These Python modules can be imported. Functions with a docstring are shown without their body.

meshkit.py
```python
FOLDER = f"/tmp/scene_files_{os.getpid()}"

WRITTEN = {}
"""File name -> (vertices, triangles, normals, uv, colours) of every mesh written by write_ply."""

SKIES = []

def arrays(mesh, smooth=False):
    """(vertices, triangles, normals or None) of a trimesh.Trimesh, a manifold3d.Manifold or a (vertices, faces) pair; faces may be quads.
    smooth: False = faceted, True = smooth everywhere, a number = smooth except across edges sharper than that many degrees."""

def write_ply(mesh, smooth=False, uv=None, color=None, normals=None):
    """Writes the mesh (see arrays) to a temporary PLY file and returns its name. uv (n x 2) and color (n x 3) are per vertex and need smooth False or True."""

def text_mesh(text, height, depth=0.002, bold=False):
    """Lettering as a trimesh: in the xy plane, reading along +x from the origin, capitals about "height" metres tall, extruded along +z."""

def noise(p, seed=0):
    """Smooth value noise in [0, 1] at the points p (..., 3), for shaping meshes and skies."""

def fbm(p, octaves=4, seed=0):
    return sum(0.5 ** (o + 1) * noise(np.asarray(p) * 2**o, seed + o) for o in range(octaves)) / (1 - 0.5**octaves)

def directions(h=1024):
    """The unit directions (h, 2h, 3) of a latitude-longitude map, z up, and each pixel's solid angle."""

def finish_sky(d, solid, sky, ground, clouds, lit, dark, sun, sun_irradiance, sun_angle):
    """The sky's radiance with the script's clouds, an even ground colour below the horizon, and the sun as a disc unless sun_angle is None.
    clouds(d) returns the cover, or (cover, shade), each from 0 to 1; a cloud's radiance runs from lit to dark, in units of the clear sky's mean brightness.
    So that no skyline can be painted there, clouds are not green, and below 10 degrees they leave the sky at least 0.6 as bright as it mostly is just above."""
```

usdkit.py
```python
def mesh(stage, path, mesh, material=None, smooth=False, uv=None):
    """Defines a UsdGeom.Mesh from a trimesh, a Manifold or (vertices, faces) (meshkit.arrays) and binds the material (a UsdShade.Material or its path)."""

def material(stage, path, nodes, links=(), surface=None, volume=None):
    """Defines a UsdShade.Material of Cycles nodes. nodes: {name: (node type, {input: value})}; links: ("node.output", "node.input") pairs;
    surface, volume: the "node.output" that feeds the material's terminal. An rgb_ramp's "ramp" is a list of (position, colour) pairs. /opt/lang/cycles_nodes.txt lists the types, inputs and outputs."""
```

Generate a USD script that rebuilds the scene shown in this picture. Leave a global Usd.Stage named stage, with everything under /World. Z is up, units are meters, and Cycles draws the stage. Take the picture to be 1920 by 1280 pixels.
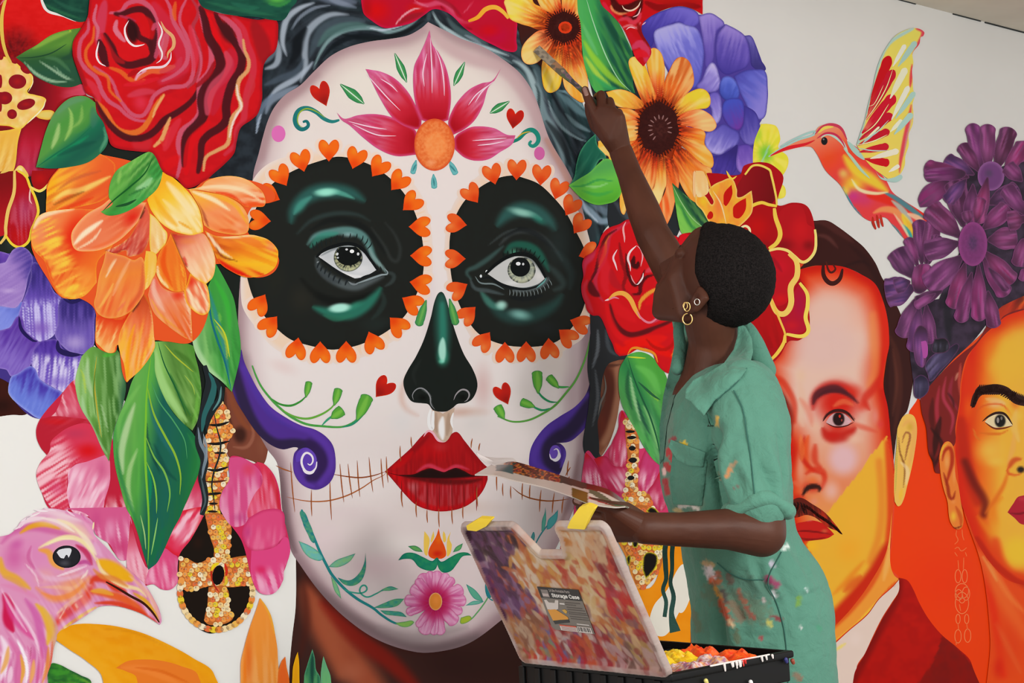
import math
import numpy as np, trimesh, manifold3d as m3, usdkit, meshkit
from shapely import Polygon, contains_xy
from scipy.spatial import Delaunay, cKDTree
from pxr import Usd, UsdGeom, UsdLux, UsdShade, Gf, Sdf, Vt

# ---------------------------------------------------------------- camera, lights, exposure
stage = Usd.Stage.CreateInMemory()
UsdGeom.SetStageUpAxis(stage, 'Z'); UsdGeom.SetStageMetersPerUnit(stage, 1.0)
UsdGeom.Xform.Define(stage, '/World'); UsdGeom.Scope.Define(stage, '/World/Looks')
F = 2667.0                     # focal length in pixels of the 1920 x 1280 photograph
ZC = 1.43                      # eye height
cam = UsdGeom.Camera.Define(stage, '/World/camera')
cam.CreateHorizontalApertureAttr(36.0); cam.CreateVerticalApertureAttr(24.0)
cam.CreateFocalLengthAttr(36.0 * F / 1920)
cam.CreateClippingRangeAttr(Gf.Vec2f(0.05, 200))
cam.AddTranslateOp().Set(Gf.Vec3d(0, 0, ZC)); cam.AddRotateXYZOp().Set(Gf.Vec3f(90, 0, 0))
cam.CreateExposureAttr(0.14)
cam.CreateFStopAttr(0.0)

def rect_light(name, pos, target, w, h, power, col=(1, 1, 1)):
    l = UsdLux.RectLight.Define(stage, '/World/' + name)
    l.CreateWidthAttr(w); l.CreateHeightAttr(h); l.CreateIntensityAttr(power); l.CreateColorAttr(Gf.Vec3f(*col))
    p, t = np.array(pos, float), np.array(target, float)
    z = (p - t) / np.linalg.norm(p - t); x = np.cross([0, 0, 1.0], z)
    if np.linalg.norm(x) < 1e-4: x = np.array([1.0, 0, 0])
    x /= np.linalg.norm(x); y = np.cross(z, x)
    M = np.eye(4); M[0, :3], M[1, :3], M[2, :3], M[3, :3] = x, y, z, p
    l.AddTransformOp().Set(Gf.Matrix4d(*M.ravel().tolist()))
    return l
dome = UsdLux.DomeLight.Define(stage, '/World/room_ambience'); dome.CreateIntensityAttr(0.30); dome.CreateColorAttr(Gf.Vec3f(1.0, .985, .96))
rect_light('window_daylight', (-2.6, -.6, 1.9), (-.2, 2.9, 1.2), 1.8, 1.7, 4.0, (1.0, .995, .985))
rect_light('ceiling_lamp', (1.7, .55, 2.36), (1.2, 1.6, 0.2), .55, .55, 46.0, (1.0, .97, .92))

# ---------------------------------------------------------------- helpers
UW = np.array([1 / math.hypot(1, .836), .836 / math.hypot(1, .836), 0]); NW = np.array([UW[1], -UW[0], 0])   # along the wall, towards the room
W0 = np.array([0, 3.1, 0.0])
def ray(x, y): return np.array([(x - 960) / F, 1.0, (640 - y) / F])
def at(x, y, d): return np.array([0, 0, ZC]) + ray(x, y) * d          # point at depth d along a photo pixel's ray
def on_wall(P):
    P = np.asarray(P, float)
    r = np.stack([(P[:, 0] - 960) / F, np.ones(len(P)), (640 - P[:, 1]) / F], 1)
    return np.array([0, 0, ZC]) + r * (W0 @ NW / (r @ NW))[:, None]
names = {}
def numbered(parent, name):
    k = names.get((parent, name), 0); names[(parent, name)] = k + 1
    return f'{parent}/{name}' + (f'_{k:03d}' if k else '')
def tag(p, label=None, cat=None, group=None, kind=None):
    for k, v in (('label', label), ('category', cat), ('group', group), ('kind', kind)):
        if v: p.SetCustomDataByKey(k, v)
def path_of(p): return p if isinstance(p, str) else str(p.GetPath())
def thing(name, label, cat, loc=None, group=None):
    x = UsdGeom.Xform.Define(stage, numbered('/World', name))
    if loc is not None: x.AddTranslateOp().Set(Gf.Vec3d(*map(float, loc)))
    tag(x.GetPrim(), label, cat, group); return x.GetPrim()
origin = {}
def obj(name, mesh, mat, parent='/World', smooth=False, col=None, label=None, cat=None, kind=None, group=None, off=None):
    v, f, n = meshkit.arrays(mesh, smooth)
    if off is not None: v = v - np.asarray(off)
    pm = UsdGeom.Mesh.Define(stage, numbered(path_of(parent), name))
    pm.CreatePointsAttr(Vt.Vec3fArray.FromNumpy(v.astype(np.float32)))
    pm.CreateFaceVertexCountsAttr(Vt.IntArray.FromNumpy(np.full(len(f), 3, np.int32)))
    pm.CreateFaceVertexIndicesAttr(Vt.IntArray.FromNumpy(f.astype(np.int32).ravel()))
    pm.CreateSubdivisionSchemeAttr('none')
    if n is not None:
        pm.CreateNormalsAttr(Vt.Vec3fArray.FromNumpy(n.astype(np.float32))); pm.SetNormalsInterpolation('vertex')
    if col is not None:
        UsdGeom.PrimvarsAPI(pm).CreatePrimvar('paint', Sdf.ValueTypeNames.Color3fArray, 'vertex').Set(Vt.Vec3fArray.FromNumpy(np.asarray(col, np.float32)))
    UsdShade.MaterialBindingAPI.Apply(pm.GetPrim()).Bind(UsdShade.Material.Get(stage, '/World/Looks/' + mat))
    tag(pm.GetPrim(), label, cat, group, kind); return pm.GetPrim()
def look(name, nodes, links=(), surface='p.BSDF'): return usdkit.material(stage, '/World/Looks/' + name, nodes, links, surface)
def plain(name, col, rough=.5, metal=0., **k):
    return look(name, {'p': ('principled_bsdf', {'base_color': col, 'roughness': rough, 'metallic': metal, **k})})
def lin(c):
    if isinstance(c, str):
        c = c.lstrip('#'); c = [int(c[i:i + 2], 16) for i in (0, 2, 4)]
    c = np.asarray(c, float) / 255
    return np.where(c <= .04045, c / 12.92, ((c + .055) / 1.055) ** 2.4)
# ---------------------------------------------------------------- looks
look('wall_paint', {'g': ('geometry', {}), 'n': ('noise_texture', {'scale': 2.2, 'detail': 4}), 'r': ('rgb_ramp', {'ramp': [(0.3, (.775, .77, .755)), (.7, (.815, .81, .795))]}),
    'n2': ('noise_texture', {'scale': 260, 'detail': 3}), 'b': ('bump', {'strength': .06, 'distance': .002}), 'p': ('principled_bsdf', {'roughness': .6, 'specular_ior_level': .25})},
    [('g.position', 'n.vector'), ('g.position', 'n2.vector'), ('n.fac', 'r.fac'), ('r.color', 'p.base_color'), ('n2.fac', 'b.height'), ('b.normal', 'p.normal')])
look('mural_paint', {'a': ('attribute', {'attribute': 'paint'}), 'g': ('geometry', {}), 'n': ('noise_texture', {'scale': 240, 'detail': 4}), 'b': ('bump', {'strength': .08, 'distance': .0015}),
    'p': ('principled_bsdf', {'roughness': .55, 'specular_ior_level': .06})},
    [('a.color', 'p.base_color'), ('g.position', 'n.vector'), ('n.fac', 'b.height'), ('b.normal', 'p.normal')])
look('ceiling_paint', {'g': ('geometry', {}), 'n': ('noise_texture', {'scale': 6, 'detail': 5}), 'r': ('rgb_ramp', {'ramp': [(.3, (.68, .62, .52)), (.7, (.76, .70, .59))]}), 'p': ('principled_bsdf', {'roughness': .8})},
    [('g.position', 'n.vector'), ('n.fac', 'r.fac'), ('r.color', 'p.base_color')])
look('floor_concrete', {'g': ('geometry', {}), 'n': ('noise_texture', {'scale': 3, 'detail': 6}), 'r': ('rgb_ramp', {'ramp': [(.3, (.22, .21, .20)), (.7, (.30, .29, .27))]}), 'p': ('principled_bsdf', {'roughness': .55})},
    [('g.position', 'n.vector'), ('n.fac', 'r.fac'), ('r.color', 'p.base_color')])
# ---------------------------------------------------------------- room
ZCEIL = 2.394
def slab(s0, s1, n0, n1, z0, z1):
    c = [W0 + UW * s + NW * n + np.array([0, 0, z]) for z in (z0, z1) for n in (n0, n1) for s in (s0, s1)]
    return trimesh.convex.convex_hull(np.array(c))
tag(obj('wall_back', slab(-3.2, 5.2, -.12, 0, 0, ZCEIL + .0), 'wall_paint'), 'white painted wall that carries the mural', kind='structure')
tag(obj('ceiling', slab(-3.2, 5.2, -.12, 1.75, ZCEIL, ZCEIL + .12), 'ceiling_paint'), 'beige ceiling above the white wall', kind='structure')
tag(obj('floor', slab(-3.2, 5.2, -.12, 5.2, -.12, 0), 'floor_concrete'), 'grey concrete floor', kind='structure')
plain('gap_shadow', (.03, .035, .035), .9)
for k, (x0, x1) in enumerate([(1676, 1716), (1786, 1838), (1846, 1926)]):      # the open joint along the top of the wall
    r0, r1 = ray(x0, 30), ray(x1, 30); q0, q1 = [(r * (W0 @ NW / (r @ NW)) - W0) @ UW for r in (r0, r1)]
    tag(obj(f'trim_{k + 1}', slab(q0, q1, 0, .003, ZCEIL - .0022 - .0008 * k, ZCEIL), 'gap_shadow'), 'dark ragged joint where the wall meets the ceiling', kind='structure')
# ---------------------------------------------------------------- the mural: flat coats of paint, each a thin mesh on the wall
LIGHT = .9266 * np.array([[1.0632, -0.1554, 0.0717, -0.0928, 0.0246, -0.0936], [1.0319, -0.1519, 0.0736, -0.0892, 0.0252, -0.093], [0.9774, -0.1456, 0.0769, -0.0824, 0.0251, -0.0915]])
def pigment(c, P):            # observed colour -> the paint's own colour, by the even light on the bare wall
    x, y = P[:, 0] / 960 - 1, P[:, 1] / 640 - 1; g = c @ [.3, .59, .11]; c = np.clip(g[:, None] + (c - g[:, None]) * 1.07, 0, 1)
    A = np.stack([np.ones_like(x), x, y, x * x, x * y, y * y], 1)
    return np.clip(lin(c * 255) / (A @ LIGHT.T) - .002, .0025, .93)
def hx(c):
    if not isinstance(c, str): return np.asarray(c, float)
    c = c.lstrip('#'); return np.array([int(c[i:i + 2], 16) for i in (0, 2, 4)]) / 255
class T:                       # reads "x,y x,y!" in a 4x detail frame whose corner is (480*col, 320*row); ! marks a corner
    def __init__(s, c, r): s.o = np.array([480 * c, 320 * r], float)
    def __call__(s, t):
        if not isinstance(t, str): return np.asarray(t, float), np.zeros(len(t), bool)
        k = t.split(); cor = np.array([a.endswith('!') for a in k])
        return s.o + np.array([[float(b) for b in a.rstrip('!').split(',')] for a in k]) / 4, cor
cur = T(0, 0)
def tile(c, r):
    global cur
    cur = T(c, r)
def spline(P, step=3., closed=False, cor=None):
    P = np.asarray(P, float); n = len(P)
    if cor is None: cor = np.zeros(n, bool)
    out = []
    for i in range(n if closed else n - 1):
        p1, p2 = P[i], P[(i + 1) % n]
        p0 = P[(i - 1) % n] if (closed or i > 0) else 2 * p1 - p2
        p3 = P[(i + 2) % n] if (closed or i < n - 2) else 2 * p2 - p1
        L = np.linalg.norm(p2 - p1) + 1e-9
        m1 = (p2 - p0); m2 = (p3 - p1)
        m1 = (p2 - p1) if cor[i] else m1 / (np.linalg.norm(m1) + 1e-9) * L
        m2 = (p2 - p1) if cor[(i + 1) % n] else m2 / (np.linalg.norm(m2) + 1e-9) * L
        k = max(1, int(np.ceil(L / step))); t = np.arange(k)[:, None] / k
        out.append((2 * t**3 - 3 * t**2 + 1) * p1 + (t**3 - 2 * t**2 + t) * m1 + (-2 * t**3 + 3 * t**2) * p2 + (t**3 - t**2) * m2)
    if not closed: out.append(P[-1:])
    return np.concatenate(out)
def near(V, C):                # (distance, arc fraction, signed side) of points V from polyline C
    a, b = C[:-1], C[1:]; e = b - a; L2 = (e**2).sum(1) + 1e-9
    cum = np.concatenate([[0], np.cumsum(np.sqrt(L2))]); best = np.full(len(V), 1e9); tt = np.zeros(len(V)); sg = np.zeros(len(V))
    for i in range(len(a)):
        w = V - a[i]; t = np.clip((w @ e[i]) / L2[i], 0, 1)
        d = np.hypot(w[:, 0] - t * e[i, 0], w[:, 1] - t * e[i, 1]); m = d < best
        best[m] = d[m]; tt[m] = (cum[i] + t[m] * (cum[i + 1] - cum[i])) / cum[-1]
        sg[m] = np.sign(e[i, 0] * w[m, 1] - e[i, 1] * w[m, 0])
    return best, tt, sg
def sstep(x): x = np.clip(x, 0, 1); return x * x * (3 - 2 * x)
class Coat:
    """Colours of one coat of paint, worked out at its vertices."""
    def __init__(s, V, C, edge): s.V, s.C, s.edge = V, C, edge
    def mix(s, a, c, idx=None):
        if idx is None: s.C += (hx(c) - s.C) * a[:, None]
        else: s.C[idx] += (hx(c) - s.C[idx]) * a[:, None]
# dabs: each is a function of a Coat. Widths are in detail-frame units (a quarter of a photo pixel).
def L(pts, c, w, op=1., soft=None, taper=1.):
    P, cor = cur(pts); C = spline(P, 5., cor=cor); w = w / 4; soft = (soft / 4) if soft is not None else max(1.6, w * .45)
    def f(k):
        lo, hi = C.min(0) - w - soft, C.max(0) + w + soft
        idx = np.nonzero(((k.V >= lo) & (k.V <= hi)).all(1))[0]
        if not len(idx): return
        d, t, _ = near(k.V[idx], C)
        ww = w / 2 * ((1 - taper) + taper * np.sin(np.pi * np.clip(t, .0, 1)) ** .6)
        k.mix(op * sstep((ww - d) / soft + .5) * (ww > .12), c, idx)
    return f
def B(x, y, rx, ry, c, op=1., rot=0., hard=0.):
    o = cur.o + np.array([x, y]) / 4; r = math.radians(rot); rx, ry = rx / 4, ry / 4
    def f(k):
        q = k.V - o; u = q[:, 0] * math.cos(r) + q[:, 1] * math.sin(r); v = -q[:, 0] * math.sin(r) + q[:, 1] * math.cos(r)
        d = np.hypot(u / rx, v / ry)
        k.mix(op * sstep((1 - d) / (1 - hard) if hard < 1 else 1 - d), c)
    return f
def G(ab, *cols, op=1.):
    if ',' in cols[0]: ab, cols = ab + ' ' + cols[0], cols[1:]
    (A, Bb), _ = cur(ab); cs = np.array([hx(c) for c in cols])
    def f(k):
        e = Bb - A; t = np.clip(((k.V - A) @ e) / (e @ e), 0, 1) * (len(cs) - 1)
        i = np.minimum(t.astype(int), len(cs) - 2); u = (t - i)[:, None]
        k.C += ((cs[i] * (1 - u) + cs[i + 1] * u) - k.C) * op
    return f
def E(c, w, op=1.):
    def f(k): k.mix(op * sstep(1 - k.edge / (w / 4)), c)
    return f
def K(axis, c, amt=.6, wid=14, seed=0, t0=0., t1=1., fan=False, th=.5):
    """Brush streaks along an axis (or fanning from its start): strength fades in over t0..t1 (t0 > t1: towards the start)."""
    P, cor = cur(axis); C = spline(P, 6., cor=cor); w = wid / 4; Ln = np.linalg.norm(np.diff(C, axis=0), axis=1).sum()
    e0 = C[0] - C[min(2, len(C) - 1)]; e1 = C[-1] - C[max(-3, -len(C))]; X = 300.
    CX = np.concatenate([[C[0] + e0 / np.linalg.norm(e0) * X], C, [C[-1] + e1 / np.linalg.norm(e1) * X]])
    def f(k):
        d, t, sg = near(k.V, CX); t = np.clip((t * (Ln + 2 * X) - X) / Ln, 0, 1)
        if fan:
            q = k.V - C[0]; r = np.hypot(*q.T); s = np.arctan2(q[:, 1], q[:, 0]) * Ln * .6; t = np.clip(r / Ln, 0, 1.2)
        else: s = d * sg
        n = meshkit.noise(np.stack([s / w, t * Ln / (w * 9), np.full(len(s), seed * 7.3)], 1), seed)
        m = sstep((t - t0) / (t1 - t0)) if t1 != t0 else 1
        k.mix(amt * m * sstep((n - th + .22) / .44), c)
    return f
def N(c, amt=.5, sx=40, sy=40, seed=0, th=.5, rot=0):
    r = math.radians(rot)
    def f(k):
        u = k.V[:, 0] * math.cos(r) + k.V[:, 1] * math.sin(r); v = -k.V[:, 0] * math.sin(r) + k.V[:, 1] * math.cos(r)
        n = meshkit.fbm(np.stack([u * 4 / sx, v * 4 / sy, np.full(len(u), seed * 3.1)], 1), 3, seed)
        k.mix(amt * sstep((n - th + .18) / .36), c)
    return f
def HC(pts, cx, c, op=1.):     # pulls a region (second outline) to a colour
    P, cor = cur(pts); pg = spline(P, 3., True, cor); soft = cx / 4
    def f(k):
        ins = contains_xy(Polygon(pg).buffer(0), k.V[:, 0], k.V[:, 1]); d = cKDTree(pg).query(k.V)[0]
        k.mix(op * sstep(.5 + np.where(ins, d, -d) / soft), c)
    return f
CROWDS = ('eyelash', 'moustache', 'eyebrow', 'stitch', 'chalk_earring', 'crest_feather')
boxes = []; GAP = .00006
def coat_depth(lo, hi):
    z = 1
    for l, h, k in boxes:
        if k >= z and (l < hi).all() and (h > lo).all(): z = k + 1
    boxes.append((lo, hi, z)); return z * GAP
def tri_mesh(bd, res):
    pg = Polygon(bd).buffer(0); lo, hi = bd.min(0), bd.max(0)
    xs, ys = np.arange(lo[0], hi[0] + res, res), np.arange(lo[1], hi[1] + res, res * .866)
    X, Y = np.meshgrid(xs, ys); X = X + (np.arange(len(ys)) % 2)[:, None] * res / 2; q = np.stack([X.ravel(), Y.ravel()], 1)
    q = q[contains_xy(pg, q[:, 0], q[:, 1])]
    if len(q): q = q[cKDTree(bd).query(q)[0] > res * .55]
    V = np.concatenate([bd, q]); D = Delaunay(V).simplices; ctr = V[D].mean(1)
    D = D[contains_xy(pg, ctr[:, 0], ctr[:, 1])]
    a = np.cross(np.append(V[D[:, 1]] - V[D[:, 0]], np.zeros((len(D), 1)), 1), np.append(V[D[:, 2]] - V[D[:, 0]], np.zeros((len(D), 1)), 1))[:, 2]
    D = D[np.abs(a) > 1e-6]; a = a[np.abs(a) > 1e-6]; D[a > 0] = D[a > 0][:, ::-1]
    return V, D, cKDTree(bd).query(V)[0]
def ribbon(P, w, cor=None, taper=1., step=2.5):
    C = spline(P, step, cor=cor); t = np.gradient(C, axis=0); t /= np.linalg.norm(t, axis=1, keepdims=True) + 1e-9; n = np.stack([-t[:, 1], t[:, 0]], 1)
    u = np.linspace(0, 1, len(C)); hw = w / 2 * ((1 - taper) + taper * np.sin(np.pi * u) ** .6) + .12
    V = np.concatenate([C + n * hw[:, None], C - n * hw[:, None]]); m = len(C); i = np.arange(m - 1)
    return V, np.concatenate([np.stack([i, i + m, i + 1], 1), np.stack([i + 1, i + m, i + m + 1], 1)]), u
def put(parent, name, V, D, C, label=None, kind=None, z=None):
    if z is None: z = coat_depth(V.min(0), V.max(0))
    parent = '/'.join(path_of(parent).split('/')[:4])          # thing > part > sub-part, no further
    # orient towards the room: image y grows downward, so clockwise triangles in the image face the camera after projection
    A = V[D[:, 1]] - V[D[:, 0]]; Bv = V[D[:, 2]] - V[D[:, 0]]; fl = (A[:, 0] * Bv[:, 1] - A[:, 1] * Bv[:, 0]) > 0
    D = D.copy(); D[fl] = D[fl][:, ::-1]
    return obj(name, (on_wall(V) + NW * z, D), 'mural_paint', parent, col=pigment(np.clip(C, 0, 1), V), label=label, kind=kind)
def paint(parent, name, outline, base, dabs=(), res=3., label=None, lines=(), kind=None, smooth=True):
    """One coat: closed outline, base colour, dabs over it, then crisp lines (ribbons) in the same mesh."""
    P, cor = cur(outline); P = P.copy()                # what the frame's edge cuts goes on beyond it
    P[P[:, 0] < .5, 0] -= 70; P[P[:, 0] > 1919, 0] += 60; P[P[:, 1] < .5, 1] -= 40; P[P[:, 1] > 1279, 1] += 110
    bd = spline(P, max(1.5, res * .8), True, cor)
    if not Polygon(bd).is_valid:
        g = Polygon(bd).buffer(0); g = max(getattr(g, 'geoms', [g]), key=lambda a: a.area); bd = np.array(g.exterior.coords)[:-1]
        keep = np.linalg.norm(np.roll(bd, -1, 0) - bd, axis=1) > .05; bd = bd[keep]
    V, D, ed = tri_mesh(bd, res); k = Coat(V, np.tile(hx(base), (len(V), 1)), ed)
    for d in dabs: d(k)
    z = coat_depth(V.min(0), V.max(0)); p = put(parent, name, V, D, k.C, label, kind, z)
    return p
def stroke(parent, name, pts, c, w, taper=1., c2=None, label=None, dabs=()):
    P, cor = cur(pts); V, D, u = ribbon(P, w / 4, cor, taper); m = len(u); C = np.tile(hx(c), (2 * m, 1))
    if c2: C += (hx(c2) - C) * np.tile(u, 2)[:, None]
    return put(parent, name, V, D, C, label)
def strokes(parent, name, items, label=None):
    """Several crisp brush lines, items (pts, colour, width[, taper]): each its own coat, a crowd of tiny ones joined."""
    if name not in CROWDS:
        first = None
        for it in items: p = stroke(parent, name, it[0], it[1], it[2], it[3] if len(it) > 3 else 1., None, None if first else label); first = first or p
        return first
    Vs, Ds, Cs, o = [], [], [], 0
    for it in items:
        P, cor = cur(it[0]); V, D, u = ribbon(P, it[2] / 4, cor, it[3] if len(it) > 3 else 1.)
        Vs.append(V); Ds.append(D + o); Cs.append(np.tile(hx(it[1]), (len(V), 1))); o += len(V)
    return put(parent, name, np.concatenate(Vs), np.concatenate(Ds), np.concatenate(Cs), label, 'stuff')
def dots(parent, name, items, label=None, kind=None):
    """Small oval touches of paint joined into one coat: (x, y, rx, ry, rot, colour) in the detail frame."""
    Vs, Ds, Cs, o = [], [], [], 0; a = np.linspace(0, 2 * np.pi, 13)[:-1]; kind = kind or ('stuff' if len(items) > 1 else None)
    for x, y, rx, ry, rot, c in items:
        r = math.radians(rot); q = np.stack([np.cos(a) * rx, np.sin(a) * ry], 1) / 4
        q = q @ np.array([[math.cos(r), math.sin(r)], [-math.sin(r), math.cos(r)]]) + cur.o + np.array([x, y]) / 4
        Vs.append(np.concatenate([q, q.mean(0, keepdims=True)])); i = np.arange(12); Ds.append(np.stack([i, (i + 1) % 12, np.full(12, 12)], 1) + o)
        Cs.append(np.tile(hx(c), (13, 1))); o += 13
    return put(parent, name, np.concatenate(Vs), np.concatenate(Ds), np.concatenate(Cs), label, kind)
def heart_pts(x, y, size, ang, sx=1., sy=1.):
    """Outline of a painted heart whose point looks towards ang (degrees, 90 = down in the picture)."""
    t = np.linspace(0, 2 * np.pi, 25)[:-1]
    h = np.stack([(13 * np.cos(t) - 5 * np.cos(2 * t) - 2 * np.cos(3 * t) - np.cos(4 * t)) / -16, np.sign(np.sin(t)) * np.abs(np.sin(t))**2.1], 1)   # point along +x
    h = h * [size * sx, size * sy]; r = math.radians(ang)
    return cur.o + (h @ np.array([[math.cos(r), math.sin(r)], [-math.sin(r), math.cos(r)]]) + [x, y]) / 4
def petal_pts(bx, by, tx, ty, w, tip=.5, blunt=.25):
    """Outline of a petal from base to tip (detail frame), widest at fraction tip."""
    b, e = np.array([bx, by], float), np.array([tx, ty], float); d = e - b; n = np.array([-d[1], d[0]]) / np.hypot(*d)
    u = [0, .15, .35, tip, .78, .92, 1.]; k = [.12, .42, .8, 1., .82, .5, 0]
    k[5] = .42 + blunt * .6; k[4] = .78 + blunt * .5 * .4
    pts = [b + d * a + n * w / 2 * q for a, q in zip(u, k)] + [b + d * a - n * w / 2 * q for a, q in list(zip(u, k))[-2::-1]]
    return cur.o + np.array(pts) / 4
mural = thing('mural', 'huge painted wall mural of a flower-crowned skull-painted face with blossoms, birds and portraits', 'mural', W0 * 0)
tile(0, 1)
foliage = paint(mural, 'painted_shade', "0,-40 300,-200 800,-240 1500,-60 1900,0 1920,300 1850,900 1800,1400 1750,1800 1500,2000 1000,1800 700,1300 300,1100 0,900", '#1c211d', [B(90, 560, 80, 60, '#3a4a40', .5)], 12, label='dark paint between the left-hand blossoms')
# ================================================================ mural, hair and top flowers
DK, HL, HM = '#1d2126', '#8e99a6', '#46525a'
tile(1, 0)
hs = []
AX = '-60,1300 30,900 190,560 340,320 560,190 900,225 1130,210 1290,110 1450,250 1700,380 1950,520 2100,760 2300,1200 2450,1700'
tile(1, 0)
hs += [K(AX, '#59646e', .55, 26, 3), K(AX, '#98a4ae', .45, 11, 5, th=.6), K(AX, '#0c1013', .85, 30, 8), K(AX, '#2f5a58', .4, 34, 11, th=.55)]
def hl(pts, c=HL, w=16, op=.8, soft=None): hs.append(L(pts, c, w * 1.35, op, soft))
tile(1, 0)
hl("440,20 330,60 240,130 205,230 200,330 230,420", '#a2abb5', 34, .95); hl("260,230 330,130 440,60 560,40", '#7e8894', 20); hl("330,620 370,500 365,380 380,260 450,170 560,110 700,110", '#98a2ac', 40, .9)
hl("430,520 480,400 560,290 700,220 880,210 1000,240 1130,200 1240,120", '#7f9a9a', 26, .9); hl("820,200 940,225 1060,200 1180,150", '#b8c2ce', 12, .9); hl("400,440 440,330 520,210 700,150 820,160", HM, 60, .8)
hl("460,350 560,240 740,190 860,200", '#4f6e6a', 50, .8); hl("60,520 150,480 170,380 150,280", '#9aa4ae', 34, .9); hl("50,480 120,400 150,330", '#6e7a86', 40, .8); hl("90,740 160,670 280,600 380,520 430,460", '#a4aeba', 34, .9)
hl("70,860 110,760 220,690 320,640", '#8794a4', 40, .8); hl("10,960 20,880 60,780 130,700", '#6f7f92', 30, .8); hl("0,1010 15,930 40,850", '#a8b4c4', 14, .8); hl("60,640 180,590 300,540 360,440", '#4c5864', 40, .7); hl("250,480 300,400 320,300 380,200", '#12161a', 60, .9)
hl("640,260 900,290 1120,240 1270,150", '#12181a', 30, .9); hl("490,440 600,330 760,270 950,270", '#10161a', 30, .8); hl("420,-40 620,0 760,20", '#6c7686', 60, .7); hl("500,-40 600,10 760,60", '#8c96a6', 30, .6)
hl("1320,80 1370,170 1460,240 1600,320 1760,370 1900,420", '#a3b6b8', 26, .95); hl("1340,140 1440,260 1580,330 1780,400 1930,480", '#6a7f80', 20, .9); hl("1430,130 1520,230 1640,280 1740,330", '#4c5e60', 40, .8); hl("1560,260 1640,300 1700,340", '#7c8a92', 20, .8)
hl("1300,90 1290,160", '#3c4c50', 24, .9)
tile(2, 0)
hl("0,450 60,480 120,540 160,640 180,760 190,900 220,1020 280,1130 340,1240 360,1300", '#9fb2b4', 50, .95); hl("0,500 60,540 130,660 160,800", '#54686a', 24, .9); hl("160,510 200,600 210,740 240,860 300,960 360,1100 400,1290", '#7d9296', 46, .9); hl("170,620 200,700 200,830 230,960", '#3a4a4c', 18, .9)
hl("130,480 190,520 230,640 260,720", '#44555a', 36, .8); hl("330,690 400,740 500,830 600,890", '#5f7a80', 40, .8); hl("300,740 350,860 440,960 560,1040", '#48585e', 40, .8); hl("350,680 430,700 560,830", '#7f9ea4', 22, .8); hl("270,740 300,840 380,960 500,1040 560,1060", '#8aa0a4', 18, .8)
hl("400,850 480,930 590,990", '#6f858a', 26, .8); hl("250,900 330,1000 400,1120 440,1250", '#24292c', 40, .8); hl("0,380 60,400 110,440", '#39444a', 40, .8); hl("60,260 110,240 140,200", '#565e66', 40, .7)
tile(2, 1)
hl("360,0 400,60 420,110", '#a0b0b6', 30, .8); hl("470,150 520,240 600,320 680,380 800,330", '#8396a4', 40, .9); hl("560,190 640,270 740,320 840,340", '#62727e', 40, .8); hl("520,210 560,300 650,390", '#b2c0cc', 16, .8); hl("640,240 760,250 820,290", '#3f4a52', 50, .8); hl("560,330 590,430 610,540", '#2e3438', 60, .8)
hl("1190,470 1230,440 1280,520", '#4a5058', 40, .8); hl("600,1090 610,1200 600,1300", '#2a2c2c', 50, .8); hl("640,1100 660,1200 670,1300", '#8a9094', 18, .8); hl("690,1180 700,1260 700,1320", '#4a4e50', 20)
tile(1, 0)
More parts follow.
